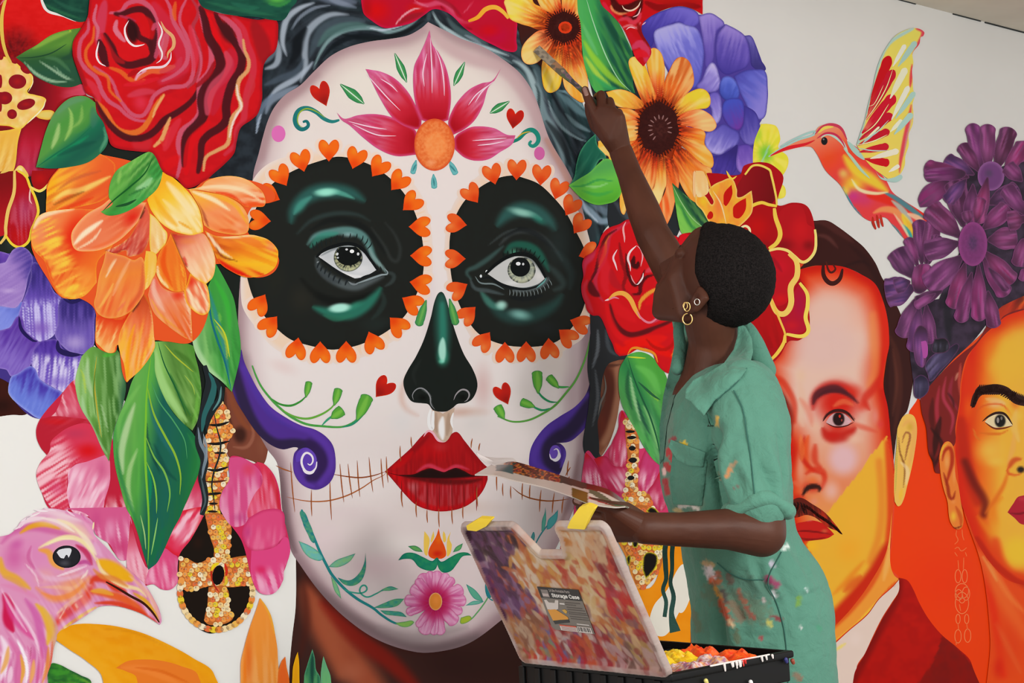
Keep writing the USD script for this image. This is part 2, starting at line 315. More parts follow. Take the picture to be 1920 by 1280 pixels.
hair = paint(mural, 'painted_hair', "-420,1330! -300,900 -160,520 -60,200 -200,60 -200,-60! 820,-60! 900,-40 1290,-20 1600,100 2000,40 2300,200 2400,560 2460,800 2600,1000 2600,1300 2700,1600 2600,1750 2560,2000 2540,2600 2500,3000 2600,3500 2560,3560 2440,3300 2400,3000 2480,2600 2480,2000 2440,1600 2330,1300 2080,1020 2000,740 1880,560 1680,450 1450,320 1290,260 1130,330 830,380 560,510 370,700 220,890 130,1170 60,1330", DK, [N('#39434b', .5, 60, 60, 3)] + hs, 2.6, label='wavy blue-black painted hair around the skull-painted face')

# ================================================================ mural, neck, ears, face
tile(1, 3)
neck = paint(mural, 'painted_neck', "300,330! 420,420 700,650 1000,850 1300,950 1600,900 1900,700 2100,500! 2150,900 2180,1400! 245,1400! 250,1200 270,950 298,700", '#3c2420', [B(300, 500, 60, 400, '#2c1b18', .6), L("420,600 520,850 700,1100 900,1350", '#a04f35', 240, .85, 160, .3), L("460,700 560,950 640,1200", '#9b5238', 130, .8, 120, .3), L("520,680 750,930 1000,1120 1180,1290", '#7d1f17', 130, .85, 90, .4), B(720, 1200, 160, 140, '#a35f46', .6), L("400,480 560,640 800,820 1100,980 1400,1010", '#3c1a17', 110, .8, 90, .3), B(1500, 1150, 450, 240, '#341f1d', .8), L("350,500 380,800 330,1100", '#4a2019', 60, .6, 60)], 4, label='brown painted neck under the skull-painted chin')
tile(0, 2)
ear = paint(mural, 'painted_ear', "1690,340! 1760,380 1850,560 1960,620 2010,700 2000,860 1960,930 1900,900 1800,870 1720,870 1700,790 1730,700 1700,600 1680,470", '#7a4434', [B(1800, 700, 70, 90, '#3b211b', .95, 0, .3), L("1700,340 1760,500 1850,640 1950,680", '#85492f', 40, .7), L("1740,790 1850,790 1900,700 1880,610", '#9c6450', 26, .7), L("1690,360 1690,500 1740,620", '#4a2a22', 30, .7), B(1960, 780, 60, 120, '#84503c', .6)], 2.5, label='brown painted left ear behind the purple scroll')
tile(2, 2)
ear2 = paint(mural, 'painted_ear', "610,560! 640,400 660,260 700,160 790,130 850,120 830,260 810,420 790,560 760,680 720,780 670,860 640,880 600,850", '#84523c', [L("700,200 740,330 710,450 690,560 640,720", '#54281f', 100, .9, 60, .4), L("660,250 680,330 690,440 640,560", '#5b4a40', 18, .7), L("790,180 800,400 760,600 690,760", '#a9785e', 60, .7, 40, .3), L("610,800 660,850 720,770", '#a27058', 30, .8), L("680,180 760,180 820,170", '#4a2a22', 24, .7), B(680, 620, 50, 130, '#6b2f22', .6)], 2.5, label='brown painted right ear behind the dark hair strands')
FW, FS = '#e3d7d2', '#a98488'
tile(1, 0)
face = paint(mural, 'painted_face', "1290,165! 1240,210 1140,265 1000,292 860,310 700,350 560,420 440,530 330,640 220,710 140,800 90,900 50,1030 20,1150 -20,1300 -60,1700 -110,2000 -135,2400 -120,2720 -40,3120 80,3360 160,3480 200,3840 260,4120 320,4220 480,4440 680,4640 920,4800 1200,4888 1400,4880 1600,4820 1800,4680 2020,4480 2200,4200 2320,3960 2420,3720 2480,3520 2505,3200 2510,2800 2520,2400 2510,2080 2490,1760 2440,1540 2360,1320 2200,1040 2090,720 1990,560 1860,450 1700,350 1540,290 1440,240", FW,
  [G("1200,300 1300,4800", '#ded2c6', '#e6dad4', '#e8ddda', '#e6dcd8', '#dccdca', '#d9c8c8', op=.9), E('#b29095', 250, .5), E('#8a6a70', 110, .55), B(1000, 620, 700, 300, '#e6ded2', .7), L("450,560 300,690 150,830 80,1000 40,1180", '#a8888a', 70, .7, 60, .2), L("1300,200 1400,330 1600,440 1850,520 2050,760 2180,1020", '#c2a4a4', 90, .8, 60, .3), L("1290,180 1200,260 1000,310 700,370", '#b79a9c', 60, .6, 50),
   B(800, 3600, 500, 300, '#e9dfdb', .7), B(-40, 1800, 90, 700, '#9f8688', .6), L("-110,2700 0,3200 140,3500 180,3800 260,4130 500,4460 900,4780 1300,4880 1700,4760", '#7f686c', 120, .55, 120, .2), L("180,3500 220,3900 300,4150", '#5f4a4e', 70, .6, 60), B(900, 4250, 330, 150, '#d9bcc0', .7), B(1300, 4300, 700, 300, '#dcc6c6', .5), L("400,4380 700,4620 1000,4780 1300,4860 1650,4790", '#6b5a5c', 90, .7, 90, .2), L("900,4700 1200,4780 1600,4700", '#9a8a8a', 90, .6, 80), B(1100, 4080, 300, 130, '#e6dbd6', .8), B(500, 4050, 260, 200, '#ddc8ca', .6),
   B(2380, 2900, 140, 700, '#b39ba0', .75), B(2200, 3800, 230, 500, '#b7a09e', .6), B(2230, 2740, 240, 220, '#ddd0c8', .8), B(2030, 3000, 160, 300, '#d6ccc6', .7), L("2470,2000 2490,2500 2480,3000 2450,3400 2350,3800", '#8e777c', 100, .75, 80, .2), L("2420,3400 2380,3650 2280,3950", '#7c5e5c', 40, .6, 40), L("2180,1050 2330,1330 2440,1640 2495,1900", '#b68a7e', 50, .8, 30, .2), B(1700, 2900, 110, 260, '#d3b0ac', .75), B(1560, 3090, 250, 60, '#c9a191', .7), L("1140,2800 1090,2950 1120,3060 1220,3120", '#d2a99a', 40, .6, 50), B(1090, 3160, 150, 150, '#ded8d6', .7), B(1640, 3170, 150, 130, '#dad2ce', .7), B(1300, 2300, 80, 600, '#dccccd', .6), B(200, 2750, 180, 80, '#dfc3bf', .5, 20), B(700, 3850, 300, 100, '#dccaca', .5), B(1500, 3800, 500, 90, '#cfb7ac', .6)], 4, label='pale skull-painted face, the centre of the mural')
# the hollow between nose and lip
tile(1, 2)
dimple = paint(face, 'philtrum', "1320,500! 1400,540! 1490,495! 1475,600 1470,690 1440,740 1400,750 1360,720 1320,660 1325,560", '#c3a894', [L("1400,560 1390,640 1400,740", '#f2efee', 50, .95), L("1350,530 1345,620 1360,690", '#a88c78', 36, .7), L("1445,530 1440,640 1430,710", '#a58a76', 36, .7)], 2)
strokes(face, 'highlight', [("1310,505 1295,580 1315,655 1325,600 1330,520", '#efecea', 24, .6), ("1480,530 1465,600 1478,655", '#efeae8', 18)])
# ---- eye sockets
tile(1, 1)
SK = '#20221f'
def socket(o, hh, lab): return paint(face, 'eye_socket', o, SK, hh, 2.6, label=lab)
halo1 = paint(face, 'heart_halo', "560,-150 800,-120 1000,-60 1150,60 1260,220 1310,400 1325,640 1310,880 1250,1020 1140,1190 960,1320 760,1410 560,1430 350,1420 150,1340 0,1180 -110,980 -80,400 -60,150 60,-30 280,-120", '#e9cdb4', [E('#e6d6cd', 50, .9)], 4)
tile(2, 1)
halo2 = paint(face, 'heart_halo', "-40,-60 60,-80 200,-10 340,90 440,210 530,370 590,560 600,800 590,1060 540,1240 420,1330 300,1400 100,1410 -100,1380 -270,1290 -380,1120 -450,960 -500,700 -500,480 -440,250 -330,110 -200,0", '#e8cbb4', [E('#e3d2c8', 50, .9)], 4)
tile(1, 1)
HL1 = [(180, 30, 60), (90, 178, 25), (15, 370, 5), (20, 1010, -60), (95, 1165, -50), (300, 1345, -80), (480, 1375, -90), (675, 1372, -90), (880, 1295, -112), (1070, 1168, -135), (1178, 1000, -150), (1245, 850, -170), (1250, 640, -178), (1240, 420, 180), (1172, 232, 138), (1075, 72, 130), (925, -35, 125), (752, -105, 108), (545, -165, 90), (335, -85, 75)]
for x, y, an in HL1:
    paint(face, 'heart_glow', heart_pts(x, y, 105, an), '#ecd0b8', [E('#e8d6cc', 30, .8)], 4)
tile(2, 1)
HR1 = [(35, -20, 92), (220, 20, 95), (350, 128, 108), (445, 255, 118), (515, 395, 125), (585, 610, 160), (520, 1150, -160), (420, 1250, -140), (280, 1345, -95), (105, 1370, -90), (-55, 1375, -90), (-220, 1285, -55), (-340, 1085, -45), (-415, 895, -30), (-440, 660, 0), (-430, 395, 8), (-310, 165, 55), (-150, 15, 75)]
for x, y, an in HR1[:2] + HR1[8:]: paint(face, 'heart_glow', heart_pts(x, y, 98, an), '#e9cdb6', [E('#e3d0c4', 30, .8)], 4)
tile(1, 1)
sockL = socket("500,-80 620,-105 760,-80 900,-20 1050,100 1160,250 1225,420 1255,600 1250,780 1205,920 1120,1080 1000,1190 860,1270 720,1320 560,1340 400,1310 260,1265 140,1170 40,1060 -40,900 -90,650 -70,450 0,280 110,110 280,0",
  [L("260,400 280,300 360,210 460,160 600,150 720,170 820,230", '#2f5f58', 110, .9, 70), L("280,330 340,250 420,190", '#4f9486', 44, .8, 30), B(525, 165, 110, 38, '#8fd6bd', .95, -4), L("440,160 540,150 640,170 740,210", '#5aa592', 36, .8), L("300,480 420,370 600,320 760,330 860,380", '#31403e', 34, .7, 30), L("400,450 560,370 760,400 900,520 980,640", '#171a19', 50, .8, 30), L("860,420 960,560 1040,680 1080,600 1040,480 960,380", '#343836', 24, .7, 26),
   L("380,560 440,490 560,460 700,450 800,490 850,570 880,640 940,720", '#5f8a85', 60, .9, 30), L("400,580 480,500 620,465", '#3b8a77', 50, .7, 24), B(690, 480, 70, 30, '#8fb0b0', .8), L("840,560 880,650 960,740 980,780", '#7f9895', 30, .8), L("450,640 480,740 600,830 740,870 860,830 960,790", '#5d6668', 60, .8, 40), L("440,700 520,790 640,850", '#3c4244', 40, .8), L("960,760 1030,780 1020,830 960,870", '#3a4443', 30, .7), L("330,800 440,920 600,980 760,960 900,900", '#141614', 60, .8, 40),
   B(340, 960, 150, 160, '#2d2b24', .6), L("420,1020 540,1060 700,1070 820,1010 900,930 940,870", '#2f7a66', 90, .85, 50), B(630, 1028, 105, 42, '#a8e0cc', 1, -6, .3), L("500,1080 600,1110 720,1080", '#2f7059', 40, .7), L("940,900 960,980 920,1060 860,1120", '#2c3a36', 40, .6), B(900, 1150, 200, 100, '#26302d', .5), B(140, 800, 120, 250, '#26271f', .5), B(525, 160, 125, 44, '#9be0c8', 1, -4, .15), B(330, 270, 60, 90, '#3f8a7a', .6, 35), B(735, 1010, 110, 40, '#3a9478', .7, -25), B(625, 1028, 110, 44, '#b0e6d4', 1, -6, .3), E('#1b1d1a', 60, .8)], 'black left eye socket with green sheen')
def eye(o, white, iris, pupil, glints, lid, lashes, rim, extra=()):
    p = paint(sockL if iris[0] > 0 and cur.o[0] < 900 else sockR, 'eye_white', o, white, list(extra), 2)
    for q in rim: stroke(p, 'eyelid_line', *q)
    return p
e1 = paint(sockL, 'painted_eye', "465,640! 500,615 570,585 700,560 790,600 860,680 905,742! 850,775 790,800 740,808! 640,760 560,710 500,670", '#c9cacb', [B(790, 740, 120, 60, '#dcdcdc', .8), B(540, 640, 60, 50, '#b9bcbf', .7), L("640,760 720,790 800,790", '#e6e4e2', 24, .8), L("480,640 600,580 720,565 800,600 880,700", '#70777a', 26, .7)], 2, label='left painted eye with a dark pupil')
TH = np.linspace(0, 2 * np.pi, 33)[:-1]
paint(e1, 'iris', cur.o + np.stack([690 + 108 * np.cos(TH), np.maximum(570, 652 + 104 * np.sin(TH))], 1) / 4, '#1c1f1f', [L("600,700 640,740 700,755 750,735 780,700", '#9fa487', 44, .9, 20), K("690,660 690,760", '#c9c79a', .8, 5, 3, .2, .6, True), E('#3a4040', 12, .8)], 1.6)
paint(e1, 'pupil', cur.o + np.stack([693 + 94 * np.cos(TH), np.maximum(572, 634 + 76 * np.sin(TH))], 1) / 4, '#121414', [], 2)
dots(e1, 'glint', [(718, 604, 17, 14, 0, '#f0f0f0'), (678, 590, 10, 8, 0, '#d8d8d8'), (764, 624, 10, 12, 0, '#d0d0d0'), (608, 625, 9, 12, 20, '#d0d2d2'), (612, 652, 8, 7, 0, '#c0c4c4')])
strokes(sockL, 'eyelid_line', [("450,650 500,600 580,565 700,545 790,580 860,670 910,745", '#131617', 22, .4), ("480,660 560,720 660,790 700,805", '#171a1b', 16, .4), ("735,845 800,800 880,775 935,750 930,715", '#191c1c', 16), ("740,850 840,815 940,780 985,770 960,730", '#8a9698', 14)])
strokes(sockL, 'eyelash', [(f"{x},{y} {x-14+i*4},{y-34} {x-18+i*5},{y-60}", '#1c2424', 7) for i, (x, y) in enumerate([(440, 600), (465, 590), (495, 575), (525, 565), (560, 552), (600, 540), (640, 532), (690, 526), (735, 530), (775, 545), (805, 565), (830, 590)])] + [(f"{x},{y} {x-16},{y+26} {x-24},{y+52}", c, 12) for i, (x, y) in enumerate([(480, 680), (505, 705), (535, 725), (565, 750), (600, 775), (640, 795), (690, 810)]) for c in ['#23282a']] + [("452,690 470,680", '#8a9092', 8), ("690,830 720,850 760,850", '#787f82', 14)])
tile(2, 1)
sockR = socket("0,36 80,52 200,100 310,200 400,310 470,440 545,600 565,760 560,900 530,1040 460,1160 350,1270 240,1310 80,1320 -80,1300 -240,1230 -340,1110 -420,940 -460,760 -470,540 -440,380 -360,230 -250,130 -120,60",
  [B(60, 310, 150, 45, '#7fae9f', .95, 12), L("-120,420 -40,330 60,290 180,310 280,380 330,450", '#33605a', 110, .85, 70), L("40,310 130,320 230,370", '#5a9686', 40, .7), L("-100,560 0,470 120,455 240,510 330,600 380,680", '#454b4b', 34, .8, 30), L("-60,500 60,440 200,490 320,600", '#16191a', 40, .7, 20), L("-60,620 0,560 100,560 180,600 240,680 280,760", '#245c4c', 60, .9, 34), B(10, 610, 60, 40, '#5cb08e', .7), L("260,700 360,800 380,860 300,900", '#3a4a48', 50, .6, 40), L("0,900 120,880 220,850 280,800", '#6c7678', 50, .8, 30), L("-30,950 100,960 240,930", '#191c1d', 40, .8), 
   B(60, 1080, 130, 60, '#6f9c96', .9, 10), L("-200,950 -80,1070 60,1100 200,1070 320,1000 380,920", '#2c4f4a', 100, .7, 70), L("-240,900 -160,1000 -60,1040", '#4a8576', 50, .7, 30), B(-80, 1010, 60, 50, '#9ccabb', .8), B(360, 560, 160, 250, '#26302f', .6), B(250, 1180, 160, 90, '#2a2f30', .5), L("340,600 440,760 430,900", '#30403f', 60, .5, 50), L("-300,820 -340,760 -270,720 -180,660 -60,560", '#3f5854', 36, .8, 24), L("-320,800 -280,880 -180,900 -60,930", '#4a5556', 30, .8), L("-180,560 -60,470 40,430", '#3a4140', 20, .7), B(70, 312, 130, 42, '#8fc0b0', .95, 14, .15), B(200, 370, 90, 40, '#2f7a68', .7, 30), B(60, 1080, 120, 52, '#7fb0a6', .9, 10), B(-80, 1005, 62, 46, '#a8d6c8', .95), E('#1b1d1a', 50, .8)], 'black right eye socket with green sheen')
e2 = paint(sockR, 'painted_eye', "-190,770! -120,710 -40,660 40,640 140,660 200,730 245,810! 190,850 100,875 20,870 -80,840", '#c6c5c2', [B(200, 790, 60, 60, '#dcd8d4', .8), B(0, 840, 90, 30, '#e0dedb', .8), L("-190,765 -40,650 60,630 160,680 240,790", '#5c6262', 24, .7)], 2, label='right painted eye with a pale iris')
paint(e2, 'iris', cur.o + np.stack([70 + 105 * np.cos(TH), np.maximum(650, 745 + 98 * np.sin(TH))], 1) / 4, '#8a9084', [B(70, 745, 80, 80, '#6d7468', .8), L("-20,790 60,825 140,790 160,720", '#a9ad9c', 30, .8), E('#202424', 20, .9), K("70,740 70,840", '#d0d0ae', .6, 6, 3, .4, .7, True)], 1.6)
paint(e2, 'pupil', cur.o + np.stack([60 + 74 * np.cos(TH), np.maximum(652, 722 + 72 * np.sin(TH))], 1) / 4, '#131616', [], 2)
dots(e2, 'glint', [(45, 697, 18, 14, 0, '#e8e8e8'), (82, 700, 9, 10, 0, '#d0d0d0'), (-235, 790, 9, 12, 0, '#d8dcdc'), (-193, 755, 8, 12, 20, '#d8dcdc')])
strokes(sockR, 'eyelid_line', [("-200,775 -120,700 -20,640 80,622 170,660 250,800", '#121515', 26, .4), ("-250,820 -180,800 -90,850 10,880 100,888 200,860 250,820", '#171a1b', 16, .4), ("-280,790 -240,840 -140,850 -60,890", '#707c7c', 12), ("180,880 240,830 255,800", '#6aa09a', 10)])
strokes(sockR, 'eyelash', [(f"{x},{y} {x-6+i*3},{y-26} {x-10+i*5},{y-48}", '#15201d', 7) for i, (x, y) in enumerate([(-60, 655), (-30, 645), (0, 632), (30, 625), (60, 622), (90, 625), (120, 635), (150, 650), (180, 680), (210, 710)])] + [(f"{x},{y} {x+3+i},{y+24} {x-2+i*2},{y+46}", '#7b8585', 5) for i, (x, y) in enumerate([(-20, 890), (5, 893), (30, 896), (55, 898), (80, 899), (105, 898), (130, 895), (155, 890), (180, 882), (205, 872), (230, 856), (255, 838), (275, 815)])])
# ---- hearts round the sockets
tile(1, 1)
def heart(parent, x, y, s, ang, sx=1.05, sy=1., cols=('#ea6a1e', '#dd3f12', '#ea8a2a'), name='heart', label=None):
    r = math.radians(ang); px, py = x + math.cos(r) * s * .7, y + math.sin(r) * s * .7
    return paint(parent, name, heart_pts(x, y, s, ang, sx, sy), cols[0], [B(px, py, s * .8, s * .8, cols[1], .8), B(x - math.cos(r) * s * .4 - math.sin(r) * s * .3, y - math.sin(r) * s * .4 + math.cos(r) * s * .3, s * .6, s * .5, cols[2], .7), E('#d8401a', 8, .6)], 2, label=label)
for x, y, an in HL1: heart(face, x, y, 84, an, sx=1.08, sy=.92)
tile(2, 1)
for x, y, an in HR1: heart(face, x, y, 80, an, sx=1.08, sy=.9, cols=('#e0602a', '#d23a16', '#e68a4a'))
# ---- nose
tile(1, 2)
nose = paint(face, 'painted_nose', "1385,-372 1345,-320 1310,-180 1260,-20 1200,110 1140,210 1108,280 1106,330 1130,400 1170,450 1240,462 1290,470 1330,515 1420,525 1470,500 1510,468 1570,460 1620,430 1655,360 1655,290 1620,200 1560,100 1515,-10 1460,-180 1420,-330", '#1d211e', [L("1390,-330 1395,-180 1400,0 1400,120", '#2c5a4e', 110, .9, 70, .4), L("1395,-280 1400,-100 1400,100", '#34806c', 50, .8, 40, .4), B(1400, 120, 70, 100, '#3c9a7c', .8), L("1400,-30 1395,60 1400,160", '#a6d8c6', 56, 1, 20), B(1390, 150, 34, 26, '#7cd0b4', .9), L("1230,350 1300,400 1310,460 1330,500", '#5a5f5f', 14, .8), B(1250, 420, 60, 40, '#101210', .9), B(1550, 420, 50, 40, '#101210', .9), L("1200,330 1180,240 1240,130", '#282c29', 30, .5)], 2.2, label='black painted nose with a green highlight')
strokes(nose, 'nostril_line', [("1180,440 1172,400 1200,360 1240,350 1280,375 1305,420 1310,470 1340,510", '#8b8b8d', 9), ("1480,440 1500,395 1540,362 1580,368 1598,400 1580,440 1560,450", '#9a9496', 12)])
# ---- mouth
mouth = paint(face, 'painted_lips', "965,975! 1060,890 1160,800 1240,710 1290,672 1330,685 1370,740 1410,755 1440,735 1470,690 1510,680 1560,740 1640,840 1720,930 1782,968! 1740,1000 1735,1040 1700,1120 1640,1190 1550,1245 1430,1272 1320,1268 1200,1225 1120,1150 1060,1080 1000,1010", '#a81a1e', [B(1300, 830, 220, 110, '#c0161a', .8), L("1070,920 1200,800 1300,700", '#7c1418', 40, .6, 30), B(1400, 1130, 260, 100, '#a8242e', .8), K("1380,1020 1380,1270", '#c9626a', .5, 10, 3, .05, .3), B(1180, 1090, 70, 60, '#cf8a8c', .6), L("980,980 1060,1020 1120,1120 1250,1230 1400,1260 1560,1230 1680,1120 1730,1040", '#c4141a', 50, .9, 30, .3), L("1100,1010 1250,1030 1420,1050 1600,1050 1700,1030", '#4a1414', 44, .8, 26), K("1500,700 1500,950", '#7c1216', .5, 9, 5), L("1200,980 1290,930 1370,960 1420,975 1500,935 1600,960", '#d0405a', 34, .8, 20), L("1560,760 1640,860 1740,950", '#8e1216', 50, .6, 40), L("1010,960 1120,880 1180,820", '#c01418', 50, .7, 30), B(1380, 790, 90, 60, '#b8383c', .5), E('#8a1a22', 20, .5)], 2.2, label='glossy red painted lips')
paint(mouth, 'mouth_gap', "1060,1000! 1180,995 1250,965 1310,950 1370,968 1410,978 1450,962 1500,948 1560,970 1620,1000 1740,1005! 1640,1015 1500,1028 1380,1030 1200,1025", '#231312', [E('#4a1414', 14, .8)], 2)
strokes(mouth, 'lip_line', [("968,978 1080,1005 1200,1022 1400,1028 1600,1015 1740,1000", '#5a1216', 8), ("1255,715 1290,672 1325,685 1365,742 1405,756", '#e8b0bc', 16)] + [(f"{x},{y} {x+2},{y+90} {x+4},{y+190}", '#7a1a1c', 6) for x, y in [(1090, 1040), (1196, 1050), (1282, 1060), (1372, 1065), (1466, 1055), (1556, 1050), (1650, 1080)]])
BR = '#9c5a34'
st = [("148,930 200,955 275,980", BR, 9), ("575,995 680,1012 780,1020 880,1005 970,975", '#8c4a2c', 9), ("228,1165 340,1190 450,1200 560,1190 680,1155 790,1100 880,1040 960,1000 975,975", '#a8623a', 9)]
for x0, y0, x1, y1 in [(258, 905, 290, 1280), (415, 1110, 418, 1310), (553, 1030, 566, 1340), (628, 915, 658, 1205), (688, 915, 722, 1175), (758, 890, 778, 1165), (846, 865, 876, 1130), (936, 875, 955, 1100), (976, 860, 990, 1060), (1080, 780, 1086, 900), (1162, 712, 1170, 800), (1086, 1120, 1100, 1245), (1200, 1200, 1204, 1320), (1282, 1260, 1286, 1360), (1370, 1250, 1374, 1395), (1468, 1250, 1474, 1370), (1552, 1230, 1552, 1330), (1622, 725, 1612, 800), (1680, 760, 1670, 820), (1655, 1090, 1662, 1240), (1806, 960, 1806, 1120), (1850, 1060, 1852, 1160), (1910, 1080, 1912, 1180)]:
    st.append((f"{x0},{y0} {(x0+x1)/2-3},{(y0+y1)/2} {x1},{y1}", BR, 8))
strokes(face, 'stitch', st, label='thin brown stitch lines across the cheeks')
tile(2, 2)
st = [("0,1090 60,1140 140,1175 260,1195 360,1190 430,1180", '#8f5230', 10)]
for x0, y0, x1, y1 in [(80, 1050, 76, 1190), (136, 1070, 132, 1185), (218, 1110, 206, 1280), (318, 1130, 300, 1290), (388, 1160, 372, 1290), (424, 890, 414, 1010), (440, 940, 400, 1010), (432, 1010, 420, 1050)]:
    st.append((f"{x0},{y0} {(x0+x1)/2-3},{(y0+y1)/2} {x1},{y1}", BR, 9))
strokes(face, 'stitch', st)
# ---- purple scrolls
tile(1, 2)
def spiral(cx, cy, r0, a0, turns, k, n=18, ex=.8): return ' '.join(f'{cx + r0 * (1 - k * i / n) * math.cos(a0 + turns * i / n) * ex:.0f},{cy + r0 * (1 - k * i / n) * math.sin(a0 + turns * i / n):.0f}' for i in range(n + 1))
sc = paint(face, 'painted_scroll', "-110,60! -90,150 -40,260 20,370 110,490 240,580 340,630 440,660 520,710 575,780 595,880 590,980 550,1060 480,1105 420,1108 340,1070 290,1000 276,920 285,840 310,795 200,808 120,780 40,720 -20,650 -80,560 -160,420 -200,250 -160,120", '#4f3186', [L("-170,200 -80,500 20,680 140,770 300,770 420,790", '#2e2440', 90, .95, 40, .2), L("400,760 470,830 500,920 470,1000 400,1020", '#33224c', 90, .95, 50, .3), L("-90,200 60,470 250,610 420,680 540,800 560,930 480,1060", '#5c3a9c', 50, .8, 40, .2), L("-120,150 20,420 120,560 300,660", '#4a3490', 40, .6, 30), L("320,850 300,950 360,1060 440,1090", '#5d3c9c', 50, .7, 30)], 2.4, label='purple scroll on the left cheek')
paint(sc, 'scroll_curl', "300,900 310,830 370,795 430,830 455,890 440,950 395,985 345,960 335,900", '#5f40a6', [L("330,870 380,820 440,880 430,950", '#6e50b4', 30, .7)], 2)
strokes(sc, 'scroll_line', [("385,915 405,925 425,895 415,855 375,835 345,870 342,920 370,970 410,980 445,950 455,900", '#ece4e8', 16, .7), ("345,930 370,975 415,982 448,945", '#ece4e8', 24)])
tile(2, 2)
sc = paint(face, 'painted_scroll', "595,270! 550,400 470,490 360,560 260,630 190,710 145,790 128,870 135,940 200,980 300,1010 350,1000 385,920 405,850 395,800 360,765 330,762! 430,750 500,700 550,640 580,500 605,380", '#4a3186', [L("590,330 540,520 440,660 320,740 270,800 280,900 340,950", '#2a2138', 100, .9, 50, .2), L("560,400 440,530 270,660 180,800 170,900 260,980", '#563a98', 50, .7, 40, .2), L("390,810 395,870 360,950", '#5d44a4', 24, .8)], 2.4, label='purple scroll on the right cheek')
paint(sc, 'scroll_curl', "280,830 300,785 340,780 365,820 358,870 320,895 285,875", '#6d50b2', [], 2)
strokes(sc, 'scroll_line', [("310,815 335,805 350,840 330,880 295,880 280,840", '#ece4ea', 14), ("290,875 325,893 355,865 352,825", '#ece4ea', 18)])
# ---- green sprigs
GS = '#5f9f3c'
def sprig(lines, buds, lab):
    p = strokes(face, 'painted_sprig', lines, label=lab)
    for bx, by, tx, ty, w in buds:
        paint(p, 'bud', petal_pts(bx, by, tx, ty, w, .72, .9), '#5da03e', [L(f"{bx},{by} {(bx+tx)/2+4},{(by+ty)/2} {tx},{ty}", '#7fbb4e', w * .4, .8), E('#2f7a4a', 10, .8)], 1.8)
tile(1, 2)
sprig([("-30,180 0,260 40,340 110,430 180,500 270,570 380,620 500,635 640,640 720,610 780,560", '#4f9a4a', 16, .5), ("115,430 180,470 260,480 330,450 375,410", '#3f8a3c', 15, .7), ("190,510 280,560 380,578 480,550 560,500 600,450", '#6aa544', 15, .7), ("490,632 530,590 570,560 600,545", '#3f9a74', 15), ("640,645 720,620 790,560 840,500", '#2f8a6a', 16)], [(372, 420, 398, 298, 52), (585, 480, 620, 350, 64), (560, 575, 650, 510, 84), (755, 590, 840, 400, 96)], 'green sprig with round buds on the left cheek')
tile(2, 2)
sprig([("585,-20 560,90 520,200 470,300 400,390 320,480 230,540 120,590 0,600 -110,560", '#5f9a48', 15, .5), ("180,350 220,410 280,450 340,455", '#2f8a5a', 15), ("300,310 350,340 430,340", '#3f9a4c', 15), ("130,470 180,500 230,515 290,498", '#2f9060', 15)], [(195, 390, 185, 218, 78), (350, 350, 268, 260, 62), (170, 490, 62, 450, 64), (-60, 580, -115, 480, 70)], 'green sprig with round buds on the right cheek')
# ---- small hearts, tears and drops
RH = ('#b3231c', '#8c1a16', '#d02a18')
tile(1, 0); heart(face, 487, 695, 98, 68, 1.05, .74, RH, 'red_heart', 'red heart on the left temple')
tile(2, 0); heart(face, 20, 880, 82, 100, 1.0, .8, RH, 'red_heart', 'red heart on the right temple')
tile(1, 2); heart(face, 962, 340, 90, 130, 1.05, .84, RH, 'red_heart', 'red heart left of the nose'); heart(face, 1850, 385, 85, 66, 1.05, .78, RH, 'red_heart', 'red heart right of the nose')
tile(1, 1)
for bx, by, tx, ty, w in [(1275, 970, 1215, 1165, 66), (1450, 960, 1500, 1158, 60)]: paint(face, 'green_tear', petal_pts(bx, by, tx, ty, w, .72, .8), '#4f9450', [L(f"{bx},{by} {tx},{ty}", '#7bb45a', 18, .7), E('#256a4c', 12, .7)], 1.8)
for bx, by, tx, ty, w in [(1330, 25, 1337, 135, 46), (1200, -80, 1172, 25, 40), (1450, -75, 1500, 30, 48)]: paint(face, 'teal_drop', petal_pts(bx, by, tx, ty, w, .68, .8), '#6fb3b2', [L(f"{bx},{by+30} {tx},{ty-20}", '#2f6f74', 12, .8), E('#3f8f90', 8, .8)], 1.6)
tile(1, 0)
for c, r in (((168, 1003), (52, 62)),): paint(face, 'pink_dot', cur.o + np.stack([c[0] + r[0] * np.cos(TH), c[1] + r[1] * np.sin(TH)], 1) / 4, '#d66fae', [], 3)
tile(2, 0)
paint(face, 'pink_dot', cur.o + np.stack([205 + 40 * np.cos(TH), 1150 + 50 * np.sin(TH)], 1) / 4, '#c9649c', [], 3)
tile(1, 0)
stroke(face, 'teal_curl', "625,900 570,912 510,890 450,840 380,812 320,830 292,890 305,945 345,970 390,945 380,910 350,915", '#2c7d77', 34, .6, '#1f6a6c', label='teal curl at the left of the forehead flower')
stroke(face, 'curl_light', "520,885 450,835 380,815 330,840 310,890 320,935 350,955", '#8fa83c', 10)
tile(2, 0)
stroke(face, 'teal_curl', "-10,1070 50,1040 100,990 150,975 190,1010 195,1060 160,1095 130,1080 145,1055", '#1f7a66', 34, .6, '#2a8a7a', label='teal curl at the right of the forehead flower')
stroke(face, 'curl_light', "30,1040 80,1000 140,985", '#c8a83c', 9)
tile(1, 0)
for bx, by, tx, ty, w in [(1040, 400, 1130, 620, 62), (1565, 465, 1482, 645, 58), (632, 632, 812, 780, 78), (1900, 760, 1752, 850, 62)]:
    p = paint(face, 'green_leaf', petal_pts(bx, by, tx, ty, w, .5, -.2), '#3f8a52', [E('#256d4a', 14, .7), L(f"{bx},{by} {tx},{ty}", '#5fa05a', 30, .5)], 1.8)
    stroke(p, 'vein', f"{bx},{by} {(bx+tx)/2},{(by+ty)/2} {tx},{ty}", '#cfe0cc', 8)
